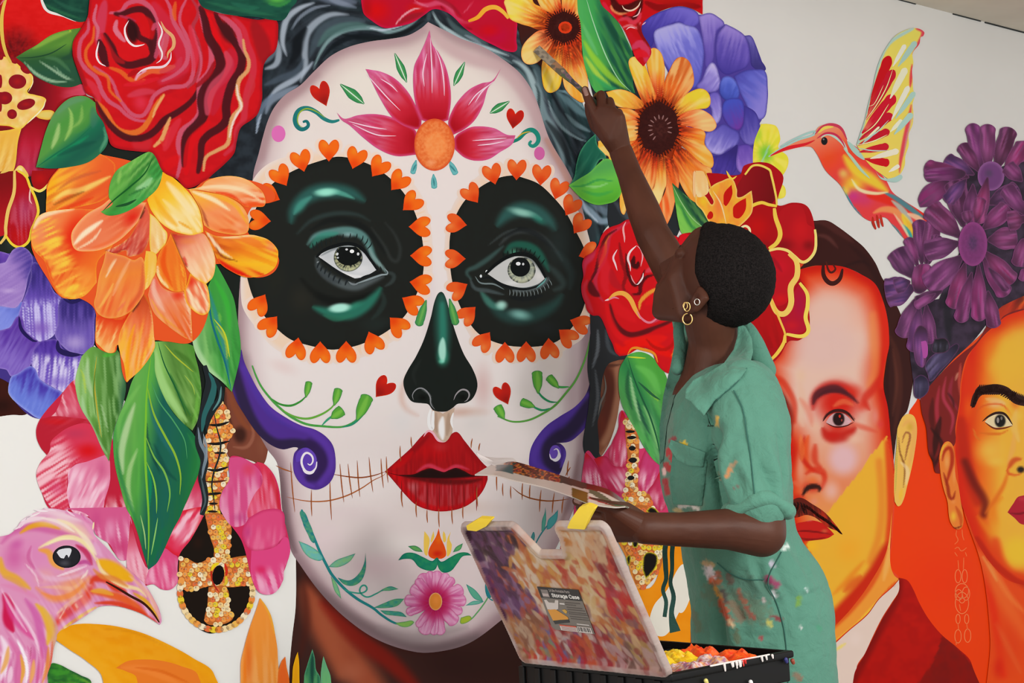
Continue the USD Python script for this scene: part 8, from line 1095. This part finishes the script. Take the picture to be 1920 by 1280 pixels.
# earrings
def loop(c, u, v, r, rr, a0=0, a1=6.2832): return chain([(c + u * math.cos(t) * r + v * math.sin(t) * r * 1.15, rr) for t in np.linspace(a0, a1, 22)])
zz = np.array([0, 0, 1.0]); xx = np.array([1.0, 0, 0])
er = thing('earring', 'gold double-loop hoop earring hanging from the ear of the painter', 'earring', at(1290, 590, 2.60)); O = at(1290, 590, 2.60)
obj('hoop', loop(at(1289, 598, 2.60), xx, zz, .0088, .0013, -4.6, 0.9), 'gold', er, True, off=O); obj('small_hoop', loop(at(1288, 575, 2.60), xx * .8, zz, .0072, .001), 'gold', er, True, off=O); obj('small_hoop', loop(at(1285, 573, 2.605), xx * .7, zz, .0055, .001), 'gold', er, True, off=O)
O = at(1307, 566, 2.60); er2 = obj('ear_ring', loop(O, xx, zz, .0048, .0009), 'silver', '/World', True); tag(er2, 'small silver ring in the rim of the ear of the painter', 'earring')
O = at(1257, 507, 2.69); st_ = obj('nose_stud', trimesh.creation.icosphere(2, .002).apply_translation(hp(.095, .0155, -.018)), 'silver', '/World', True); tag(st_, 'tiny silver stud in the nose of the painter', 'stud')
# --- brush in the raised hand
look('paint_smears', {'a': ('attribute', {'attribute': 'paint'}), 'g': ('geometry', {}), 'n': ('noise_texture', {'scale': 160, 'detail': 4}), 'b': ('bump', {'strength': .3, 'distance': .003}), 'p': ('principled_bsdf', {'roughness': .38})}, [('a.color', 'p.base_color'), ('g.position', 'n.vector'), ('n.fac', 'b.height'), ('b.normal', 'p.normal')])
T0 = on_wall([(1002, 92)])[0] + NW * .007; T1 = at(1121, 197, 3.098); bd_ = (T1 - T0) / np.linalg.norm(T1 - T0); BL = np.linalg.norm(T1 - T0)
br_ = thing('paintbrush', 'flat worn paintbrush held up to the yellow daisy on the mural', 'paintbrush', T1)
wv = np.cross(bd_, [0, 1.0, 0]); wv /= np.linalg.norm(wv); tv = np.cross(bd_, wv)
def slabrow(a_, b_, w0, w1, t0, t1):
    pts = []
    for s_, w_, t_ in ((a_, w0, t0), (b_, w1, t1)):
        for sx in (-1, 1):
            for sy in (-1, 1): pts.append(T0 + bd_ * BL * s_ + wv * sx * w_ + tv * sy * t_)
    return trimesh.convex.convex_hull(np.array(pts))
def cols(t, cs):
    s_ = (t.vertices - T0) @ bd_ / BL; i = (meshkit.noise(t.vertices * 90, 3) * len(cs)).astype(int) % len(cs); return np.array([lin(c) for c in cs])[i]
def fine(t): return t.subdivide_to_size(.004)
for nm, t, cs in (('bristles', slabrow(.0, .27, .0095, .0088, .0012, .003), [(122, 112, 98), (150, 138, 120), (104, 96, 86)]), ('ferrule', slabrow(.27, .44, .0088, .0085, .0034, .0045), [(120, 94, 72), (150, 110, 80), (92, 84, 70), (140, 120, 104)]), ('handle', trimesh.util.concatenate([slabrow(.44, .60, .008, .0046, .0045, .004), slabrow(.60, 1.0, .0046, .0052, .004, .004), slabrow(1.0, 1.16, .0052, .0045, .004, .0035)]), [(84, 80, 72), (104, 92, 60), (70, 88, 66), (110, 84, 96), (60, 56, 58)])):
    t = fine(t); obj(nm, t, 'paint_smears', br_, False, cols(t, cs), off=T1)
# ================================================================ palette sheet in the other hand
def patch(far, nearp, nu=170, nv=26):
    Fq, Nq = spline(np.array(far, float), 3.), spline(np.array(nearp, float), 3.)
    def rs(Cc):
        L_ = np.concatenate([[0], np.cumsum(np.linalg.norm(np.diff(Cc[:, :2], axis=0), axis=1))]); return np.stack([np.interp(np.linspace(0, L_[-1], nu), L_, Cc[:, k]) for k in range(3)], 1)
    A, Bq = rs(Fq), rs(Nq); t = np.linspace(0, 1, nv)[:, None, None]
    return A[None] * (1 - t) + Bq[None] * t
G3 = patch([(926, 868, 2.57), (960, 865, 2.56), (974, 867, 2.56), (1030, 884, 2.55), (1090, 903, 2.54), (1140, 917, 2.52), (1172, 939, 2.49), (1186, 952, 2.47)], [(890, 889, 2.45), (930, 891, 2.44), (960, 899, 2.43), (1022, 913, 2.42), (1072, 930, 2.40), (1105, 943, 2.39), (1150, 950, 2.385), (1172, 949, 2.39)])
nv, nu = G3.shape[:2]; W3 = np.array([at(*p) for p in G3.reshape(-1, 3)])
up = np.array([0, -.2, 1.0]); up /= np.linalg.norm(up); n = nv * nu
Fc = []
for i in range(nv - 1):
    for j in range(nu - 1): a_ = i * nu + j; Fc += [[a_, a_ + nu, a_ + 1], [a_ + 1, a_ + nu, a_ + nu + 1]]
Fc = np.array(Fc); rim = [j for j in range(nu)] + [i * nu + nu - 1 for i in range(1, nv)] + [(nv - 1) * nu + j for j in range(nu - 2, -1, -1)] + [i * nu for i in range(nv - 2, 0, -1)]
sd = [[a_, b_, a_ + n] for a_, b_ in zip(rim, rim[1:] + rim[:1])] + [[b_, b_ + n, a_ + n] for a_, b_ in zip(rim, rim[1:] + rim[:1])]
t = trimesh.Trimesh(np.concatenate([W3, W3 - up * .0022]), np.concatenate([Fc, Fc[:, ::-1] + n, sd]), process=False); t.fix_normals()
px = G3.reshape(-1, 3)[:, :2]; vv = np.repeat(np.linspace(0, 1, nv), nu)
c = np.tile(lin((196, 184, 176)), (n, 1)); nz = meshkit.fbm(np.stack([px[:, 0] / 9, vv * 7, vv * 0], 1), 3, 3)
far_ = vv < np.interp(px[:, 0], [950, 1000, 1060, 1100, 1130], [.6, .62, .42, .35, .25])
dark = np.array([lin(q) for q in ((66, 22, 20), (96, 30, 24), (40, 26, 24), (190, 110, 40), (140, 36, 30), (36, 60, 52))])
m_ = far_ & (px[:, 0] > 945); c[m_] = dark[np.clip((nz * 9 - 1.5).astype(int), 0, 5)][m_]
c[(px[:, 0] > 930) & (px[:, 0] < 962) & (vv < .7) & (vv > .2)] = lin((60, 88, 92)); c[far_ & (px[:, 0] > 1050) & (px[:, 0] < 1100)] = lin((36, 56, 48)); c[far_ & (px[:, 0] > 1100)] = lin((70, 26, 28))
c[(px[:, 0] > 1072) & (px[:, 0] < 1102) & (vv > .5)] = lin((84, 84, 30)); m_ = (px[:, 0] > 1104) & (vv > .3); c[m_] = lin((214, 210, 200)); c[m_ & (np.abs(vv - np.interp(px[:, 0], [1110, 1160], [.35, .75])) < .16)] = lin((26, 98, 78)); c[m_ & (np.abs(vv - np.interp(px[:, 0], [1110, 1170], [.72, .9])) < .05)] = lin((150, 40, 44))
look('glossy_print', {'a': ('attribute', {'attribute': 'paint'}), 'p': ('principled_bsdf', {'roughness': .22})}, [('a.color', 'p.base_color')])
PO = W3.mean(0); pal = thing('palette', 'glossy printed magazine used as a paint palette, held flat in the lowered hand', 'palette', PO)
obj('sheet', t, 'glossy_print', pal, 40 if False else False, np.concatenate([c, np.tile(lin((190, 178, 170)), (n, 1))]), off=PO)
cp = [(893, 847, 2.56), (897, 856, 2.555), (912, 866, 2.55), (940, 876, 2.53), (972, 867, 2.56), (962, 858, 2.58), (930, 858, 2.58), (906, 855, 2.57)]
cw_ = np.array([at(*p) for p in cp]); ctr = cw_.mean(0) - up * .004; mm = len(cw_)
t = trimesh.Trimesh(np.concatenate([cw_, [ctr], cw_ - up * .0015, [ctr - up * .0015]]), [[i, (i + 1) % mm, mm] for i in range(mm)] + [[(i + 1) % mm + mm + 1, i + mm + 1, 2 * mm + 1] for i in range(mm)] + [[i, i + mm + 1, (i + 1) % mm] for i in range(mm)] + [[(i + 1) % mm, i + mm + 1, (i + 1) % mm + mm + 1] for i in range(mm)], process=False); t.fix_normals()
t = t.subdivide().subdivide(); obj('turned_page', t, 'glossy_print', pal, True, np.tile(lin((212, 204, 204)), (len(t.vertices), 1)), off=PO, label='white page curled up at the far end')
# ================================================================ paint case with its lid standing open
SCL = .925; CR_ = at(1258, 1262, 2.33 * SCL); CL_ = at(985, 1235, 2.597 * SCL); CF_ = at(1480, 1219, 2.535 * SCL)
ex = CL_ - CR_; LW = np.linalg.norm(ex); ex /= LW; ey = CF_ - CR_; ey -= ex * (ey @ ex); LD = np.linalg.norm(ey); ey /= LD; ez = np.cross(ex, ey)
if ez[2] < 0: ez = -ez
plain('black_plastic', (.005, .005, .0052), .45, specular_ior_level=.2); plain('yellow_plastic', (.83, .60, .03), .4)
case = thing('paint_case', 'black paint-box with its clear smeared lid standing open, in front of the painter', 'paint box', CR_)
def bx(x0, x1, y0, y1, z0, z1, r=.003):
    c_ = [(x, y, z) for x in (x0 + r, x1 - r) for y in (y0 + r, y1 - r) for z in (z0 + r, z1 - r)]
    return m3.Manifold.batch_hull([m3.Manifold.sphere(r, 12).translate(p) for p in c_])
CM = np.zeros((3, 4)); CM[:, 0], CM[:, 1], CM[:, 2] = ex, ey, ez
if np.linalg.det(CM[:, :3]) < 0: flip = True
else: flip = False
def put_case(name, m, mat, parent=None, label=None, colf=None, smooth=35):
    t = m if isinstance(m, trimesh.Trimesh) else tri(m); loc = t.vertices.copy(); t = trimesh.Trimesh(t.vertices @ CM[:, :3].T, t.faces[:, ::-1] if flip else t.faces, process=False)
    return obj(name, t, mat, parent or case, smooth if colf is None else False, None if colf is None else colf(loc), label)
H = .050
shell = bx(0, LW, 0, LD, -H, -.008) - bx(.006, LW - .006, .006, LD - .006, -H + .004, .02)
put_case('tray', shell, 'black_plastic'); rimm = bx(-.006, LW + .006, -.006, LD + .006, -.012, 0, .0035) - bx(.005, LW - .005, .005, LD - .005, -.03, .03, .001)
put_case('rim', rimm, 'black_plastic')
for k in range(9): put_case('rib', bx(.02 + k * .039, .034 + k * .039, -.0045, .003, -H + .003, -.012, .002), 'black_plastic')
NX, NY = 4, 5
for i in range(1, NX): put_case('divider', bx(LW * i / NX - .0015, LW * i / NX + .0015, .006, LD - .006, -H + .004, -.010, .001), 'black_plastic')
for j in range(1, NY): put_case('divider', bx(.006, LW - .006, LD * j / NY - .0015, LD * j / NY + .0015, -H + .004, -.010, .001), 'black_plastic')
PAL = {'purple': [(70, 44, 110), (96, 74, 140), (52, 34, 88)], 'red': [(176, 20, 26), (140, 16, 24), (200, 30, 26)], 'yellow': [(244, 206, 24), (236, 180, 20), (250, 224, 60)], 'orange': [(250, 84, 12), (240, 60, 14), (252, 110, 30)], 'white': [(226, 206, 206), (196, 90, 100), (170, 120, 160), (230, 170, 120)], 'black': [(18, 16, 18), (46, 34, 52), (24, 24, 26)], 'brown': [(110, 60, 44), (160, 120, 90), (90, 40, 40)]}
wells = [['brown', 'white', 'white', 'orange', 'black'], ['orange', 'yellow', 'yellow', 'orange', 'black'], ['red', 'red', 'yellow', 'black', 'black'], ['purple', 'purple', 'red', 'red', 'black']]
for i in range(NX):
    for j in range(NY):
        k_ = wells[i][j]; x0, x1, y0, y1 = LW * i / NX + .003, LW * (i + 1) / NX - .003, LD * j / NY + .003, LD * (j + 1) / NY - .003
        g = 22; X, Y = np.meshgrid(np.linspace(x0, x1, g), np.linspace(y0, y1, g), indexing='ij')
        hgt = {'yellow': .006, 'orange': .003, 'white': .001, 'black': -.022, 'purple': -.002, 'red': -.004, 'brown': -.008}[k_]
        e_ = np.minimum(np.minimum(X - x0, x1 - X), np.minimum(Y - y0, y1 - Y)); Z = hgt + (meshkit.fbm(np.stack([X * 90, Y * 90, X * 0 + i * 7 + j], -1), 4, 3) - .5) * .026 * sstep(e_ / .02) - .010 * (1 - sstep(e_ / .014))
        top = np.stack([X, Y, Z], -1).reshape(-1, 3); bot = np.stack([X, Y, X * 0 - H + .006], -1).reshape(-1, 3); n = g * g; Fc = []
        for p in range(g - 1):
            for q in range(g - 1): a_ = p * g + q; Fc += [[a_, a_ + g, a_ + 1], [a_ + 1, a_ + g, a_ + g + 1]]
        Fc = np.array(Fc); rim = [q for q in range(g)] + [p * g + g - 1 for p in range(1, g)] + [(g - 1) * g + q for q in range(g - 2, -1, -1)] + [p * g for p in range(g - 2, 0, -1)]
        sd = [[a_, b_, a_ + n] for a_, b_ in zip(rim, rim[1:] + rim[:1])] + [[b_, b_ + n, a_ + n] for a_, b_ in zip(rim, rim[1:] + rim[:1])]
        t = trimesh.Trimesh(np.concatenate([top, bot]), np.concatenate([Fc, Fc[:, ::-1] + n, sd]), process=False); t.fix_normals()
        cl = np.array([lin(q) for q in PAL[k_]])
        put_case('paint_well', t, 'paint_smears', None, f'heap of {k_ if k_ not in ("white", "brown", "black") else {"white": "pink and white", "brown": "brown", "black": "near-black"}[k_]} paint', lambda L_: cl[(meshkit.fbm(L_ * 120, 3, 5) * 2.2 * len(cl)).astype(int) % len(cl)])
# drips and spatter on the near long side
rg = np.random.default_rng(8)
dr = [m3.Manifold.batch_hull([ball((-.0075, y, -.001), .0022), ball((-.0078, y + .001, -.001 - l), .0014)]) for y, l in zip(LD * rg.uniform(.35, .82, 12), rg.uniform(.003, .010, 12))]
put_case('paint_drip', m3.Manifold.batch_boolean(dr + [hull(((-.0045, LD * .3, .0005), .0016), ((-.0045, LD * .8, .0005), .0014))], m3.OpType.Add), 'paint_smears', None, 'white and red drips over the rim', lambda L_: np.where((np.abs(L_[:, 1:2] / LD - .58) < .03), lin((214, 40, 30)), lin((236, 226, 222))))
for y, z, c_ in ((.94, -.012, (54, 56, 120)), (1.0, -.016, (150, 66, 44)), (.55, -.040, (196, 44, 34)), (.62, -.036, (240, 238, 236)), (.25, -.02, (224, 210, 120))):
    put_case('paint_spot', m3.Manifold.batch_hull([ball((-.0055, LD * y, z), .0035), ball((-.0055, LD * y + .002, z - .004), .003)]), 'paint_smears', None, None, lambda L_: np.tile(lin(c_), (len(L_), 1)))
# lid: a plate in its own plane, u along the hinge (left to right in the photo), v upward
TRr = at(1141, 981, 2.262 * SCL); lu = -ex; lv = TRr - CR_; lv -= lu * (lv @ lu); LH = np.linalg.norm(lv); lv /= LH; ln = np.cross(lu, lv)
if ln[1] > 0: ln = -ln
LO = CL_.copy()
def lid_uv(P):      # photo pixels -> (u, v) on the lid plane
    out = []
    for x, y in P:
        r = ray(x, y); o = np.array([0, 0, ZC]); s_ = ((LO - o) @ ln) / (r @ ln); q = o + r * s_ - LO; out.append((q @ lu, q @ lv))
    return np.array(out)
def lid_pt(uv, h=0.): return LO + np.outer(uv[:, 0], lu) + np.outer(uv[:, 1], lv) + np.outer(np.broadcast_to(h, len(uv)), ln)
uA, uB = lid_uv([(972, 990)])[0, 0], lid_uv([(1052, 1000)])[0, 0]; vN = lid_uv([(1030, 1035)])[0, 1]
outl = [(0, 0), (LW, 0), (LW, LH), (uB, LH), (uB + .004, vN + .03), (uB - .006, vN), (uA + .03, vN), (uA + .01, vN + .03), (uA - .004, LH), (0, LH)]
lidp = Polygon(outl).buffer(-.010).buffer(.010).buffer(.008).buffer(-.008).buffer(.006)
bd = np.array(lidp.exterior.segmentize(.003).coords)[:-1]
S = 1000.; Vq, D, ed = tri_mesh(bd * S, 2.4); uv = Vq / S; ed = ed / S
hgt = np.where(ed < .012, .009, np.where(ed < .018, .009 - (ed - .012) / .006 * .005, .004)) + .0012 * (meshkit.fbm(np.stack([uv[:, 0] * 60, uv[:, 1] * 60, uv[:, 0] * 0], 1), 3, 2) - .5)
hgt = hgt - .006 * (1 - sstep(ed / .004))
# smears wiped on the clear plastic, dab by dab
rg = np.random.default_rng(21); c = np.tile(lin((176, 156, 150)), (len(uv), 1))
q_ = lid_uv([(920, 1010), (1090, 1010), (1100, 1080), (1000, 1080), (960, 1120), (990, 1180), (1080, 1200), (1150, 1120), (1180, 1180), (1140, 1230), (1040, 1230), (1210, 1230), (1140, 1060)])
zone = [[(70, 34, 58), (94, 56, 92), (120, 70, 110), (60, 30, 40)], [(226, 168, 120), (232, 190, 150), (220, 140, 70), (236, 210, 180)], [(228, 190, 130), (220, 130, 70), (200, 70, 50), (236, 204, 160)], [(224, 160, 80), (236, 214, 190), (206, 110, 60)], [(110, 60, 110), (90, 44, 80), (180, 80, 60), (150, 110, 150)], [(190, 120, 70), (150, 90, 60), (206, 170, 140)], [(190, 30, 40), (150, 40, 40), (110, 100, 150), (206, 80, 50), (214, 190, 180)], [(206, 40, 44), (214, 60, 50), (190, 60, 70), (224, 170, 110)], [(206, 120, 60), (180, 40, 44), (150, 100, 100), (224, 180, 130)], [(170, 30, 44), (196, 150, 150), (140, 60, 60), (206, 110, 50)], [(200, 36, 36), (110, 106, 160), (140, 150, 110), (206, 110, 50)], [(190, 150, 90), (120, 80, 70), (200, 160, 150), (160, 60, 60)], [(206, 80, 60), (150, 40, 44), (224, 180, 140)]]
inner = ed > .013; sk_ = lid_uv([(985, 1235), (905, 1000)]); dv = sk_[1] - sk_[0]; ang0 = math.atan2(dv[1], dv[0])
for k in range(900):
    o = np.array([rg.uniform(0, LW), rg.uniform(0, LH)]); z_ = zone[np.argmin(((q_ - o)**2).sum(1) * rg.uniform(.6, 1.4, len(q_)))]; cc = lin(z_[rg.integers(len(z_))]) * .62
    a_ = math.pi / 2 + rg.normal(.15, .5); l_, w_ = rg.uniform(.010, .026) * (2.6 if k < 120 else .85), rg.uniform(.006, .012) * (2.2 if k < 120 else .85)
    dq = uv - o; s1 = (dq[:, 0] * math.cos(a_) + dq[:, 1] * math.sin(a_)) / l_; s2 = (-dq[:, 0] * math.sin(a_) + dq[:, 1] * math.cos(a_)) / w_
    m_ = np.abs(s1) < 1.1; m_ &= np.abs(s2) < 1.1
    if not m_.any(): continue
    al = sstep((1 - np.hypot(s1[m_], s2[m_])) / .4) * rg.uniform(.8, 1) * (.7 + .3 * meshkit.noise(np.stack([uv[m_, 0] * 260, uv[m_, 1] * 70, np.full(m_.sum(), k)], 1), 2))
    al = al * np.where(inner[m_], 1, .18 if k % 5 else .75); c[m_] += (cc - c[m_]) * al[:, None]
c[(ed < .006)] = c[(ed < .006)] * .5 + lin((184, 172, 166)) * .5
Sf, Sb = lid_pt(uv, hgt), lid_pt(uv, 0.); n = len(uv); m = len(bd); i = np.arange(m); j = (i + 1) % m
t = trimesh.Trimesh(np.concatenate([Sf, Sb]), np.concatenate([D, D[:, ::-1] + n, np.stack([i, j, i + n], 1), np.stack([j, j + n, i + n], 1)]), process=False); t.fix_normals()
obj('lid', (t.vertices - CR_, t.faces), 'lid_plastic', case, True, np.concatenate([c, c]), 'clear plastic lid smeared all over with dried paint') if False else None
look('lid_plastic', {'a': ('attribute', {'attribute': 'paint'}), 'g': ('geometry', {}), 'n': ('noise_texture', {'scale': 120, 'detail': 4}), 'b': ('bump', {'strength': .25, 'distance': .003}), 'p': ('principled_bsdf', {'roughness': .36, 'specular_ior_level': .22})}, [('a.color', 'p.base_color'), ('g.position', 'n.vector'), ('n.fac', 'b.height'), ('b.normal', 'p.normal')])
lid = obj('lid', t, 'lid_plastic', case, True, np.concatenate([c, c]), 'clear plastic lid smeared all over with dried paint', off=CR_)
# yellow latches
for pxs in ([(884, 978), (905, 966), (930, 967), (921, 979), (903, 988), (886, 986)], [(1073, 982), (1078, 968), (1087, 950), (1099, 947), (1117, 951), (1111, 968), (1106, 984)]):
    uvq = lid_uv(pxs); pg_ = m3.CrossSection([uvq.tolist()] if Polygon(uvq).exterior.is_ccw else [uvq[::-1].tolist()]).offset(-.001, m3.JoinType.Round).offset(.001, m3.JoinType.Round)
    t = tri(pg_.extrude(.008).refine_to_length(.006)); P_ = t.vertices; vm = P_[:, 1].max()
    hh = P_[:, 2] + .005 - .006 * np.clip((P_[:, 1] - LH) / .02, 0, 1.5)**2
    t = trimesh.Trimesh(lid_pt(P_[:, :2], hh), t.faces, process=False); t.fix_normals(); obj('latch', t, 'yellow_plastic', case, 30, label='yellow snap latch', off=CR_)
# sticker with its print
A4 = lid_uv([(1011, 1096), (1088, 1102), (1119, 1185), (1040, 1176)]); tl, tr_, brr, bl_ = A4
def sq(x, y): x, y = np.asarray(x), np.asarray(y); return (tl + np.multiply.outer(x, tr_ - tl) + np.multiply.outer(y, bl_ - tl) + np.multiply.outer(x * y, brr - bl_ - tr_ + tl))
look('sticker_print', {'a': ('attribute', {'attribute': 'paint'}), 'p': ('principled_bsdf', {'roughness': .35})}, [('a.color', 'p.base_color')])
Hs = [0]
def decal(name, poly, c_, h=.0052, label=None):
    Hs[0] += 1; q = np.array(poly, float); pg = Polygon(q); tt = trimesh.creation.extrude_polygon(pg, .0003, engine='earcut'); uvp = sq(tt.vertices[:, 0], tt.vertices[:, 1]); tt = trimesh.Trimesh(lid_pt(uvp, h + tt.vertices[:, 2]), tt.faces, process=False); tt.fix_normals()
    return obj(name, tt, 'sticker_print', f'{path_of(case)}/sticker' if name != 'sticker' else case, False, np.tile(lin(c_), (len(tt.vertices), 1)), label, off=CR_)
def rect(x0, y0, x1, y1): return [(x0, y0), (x1, y0), (x1, y1), (x0, y1)]
decal('sticker', [(0, 0), (1, 0), (1, 1), (.06, 1), (0, .93)], (112, 104, 96), .0050, 'grey product sticker with a black heading')
decal('heading', rect(0, 0, 1, .25), (26, 20, 20), .0054); decal('badge', rect(.07, .05, .24, .23), (120, 110, 106), .0058); decal('badge_band', rect(.08, .14, .23, .2), (176, 160, 156), .0061)
def words(text, x, y, hh, c_, bold=False, wmax=None):
    tt = meshkit.text_mesh(text, 1.0, .02, bold); b = tt.bounds; k_ = hh * .82; wd = (b[1, 0] - b[0, 0]) * k_; sx = k_ if wmax is None else wmax / (b[1, 0] - b[0, 0])
    xs = x + (tt.vertices[:, 0] - b[0, 0]) * sx; ys = y - tt.vertices[:, 1] * hh; uvp = sq(xs, ys); tt = trimesh.Trimesh(lid_pt(uvp, .0056 + tt.vertices[:, 2] * .015), tt.faces, process=False); tt.fix_normals()
    obj('lettering', tt, 'sticker_print', f'{path_of(case)}/sticker', False, np.tile(lin(c_), (len(tt.vertices), 1)), None, off=CR_, kind='stuff')
words('18 Bin Portable Parts', .27, .09, .055, (176, 166, 160), False, .5); words('Storage Case', .30, .21, .082, (236, 232, 226), True, .66)
decal('lid_picture', [(.06, .30), (.12, .29), (.16, .35), (.30, .35), (.34, .28), (.42, .28), (.34, .48), (.26, .52), (.06, .52)], (196, 186, 180), .0055); decal('bin_picture', [(.06, .53), (.26, .5), (.5, .66), (.5, .72), (.3, .74), (.1, .78)], (206, 140, 40), .0056); decal('tray_picture', [(.10, .78), (.3, .74), (.5, .71), (.5, .78), (.3, .82), (.12, .86)], (36, 34, 32), .0057)
decal('clip_picture', [(.42, .5), (.5, .48), (.54, .52), (.5, .58), (.46, .56)], (196, 150, 50), .0056)
for k, (y, x1) in enumerate([(.31, .92), (.36, .8), (.42, .93), (.47, .97), (.53, .98), (.57, .99), (.63, .98), (.68, .99)]): decal('text_line', rect(.56, y, x1, y + .014), (78, 70, 66), .0055)
decal('text_line', rect(.42, .34, .54, .37), (206, 200, 196), .0055); decal('text_line', rect(.66, .79, .95, .81), (200, 194, 190), .0055)
decal('notice', rect(.22, .87, .62, .99), (206, 194, 188), .0055); decal('notice_band', rect(.22, .855, .62, .885), (190, 76, 50), .0058)
for k in range(4): decal('notice_line', rect(.25, .90 + k * .022, .6, .908 + k * .022), (150, 110, 106), .0058)
decal('barcode_field', rect(.64, .86, .96, .99), (206, 196, 190), .0055)
for k, w_ in enumerate([.012, .006, .018, .008, .006, .014, .010, .006, .016, .008, .012]): decal('bar', rect(.66 + k * .026, .87, .66 + k * .026 + w_, .965), (40, 34, 34), .0058)
# stand under the case
plain('stool_metal', (.03, .03, .032), .4, .4)
SC = CR_ + ex * LW / 2 + ey * LD / 2 - ez * (H + .001); st = thing('stool', 'black stool that carries the paint case', 'stool', (SC[0], SC[1], 0)); SO = np.array([SC[0], SC[1], 0])
tp = bx(.06, LW - .06, .05, LD - .05, -H - .017, -H - .0005); t = tri(tp); t = trimesh.Trimesh(t.vertices @ CM[:, :3].T + CR_, t.faces[:, ::-1] if flip else t.faces, process=False); obj('seat', t, 'stool_metal', st, 35, off=SO)
for a_, b_ in ((.2, .22), (.8, .22), (.2, .78), (.8, .78)):
    top_ = CR_ + ex * LW * a_ + ey * LD * b_ - ez * (H + .012); ft = np.array([SC[0] + (top_[0] - SC[0]) * 1.5, SC[1] + (top_[1] - SC[1]) * 1.5, .012]); obj('leg', hull((top_, .011), (ft, .011)), 'stool_metal', st, True, off=SO)
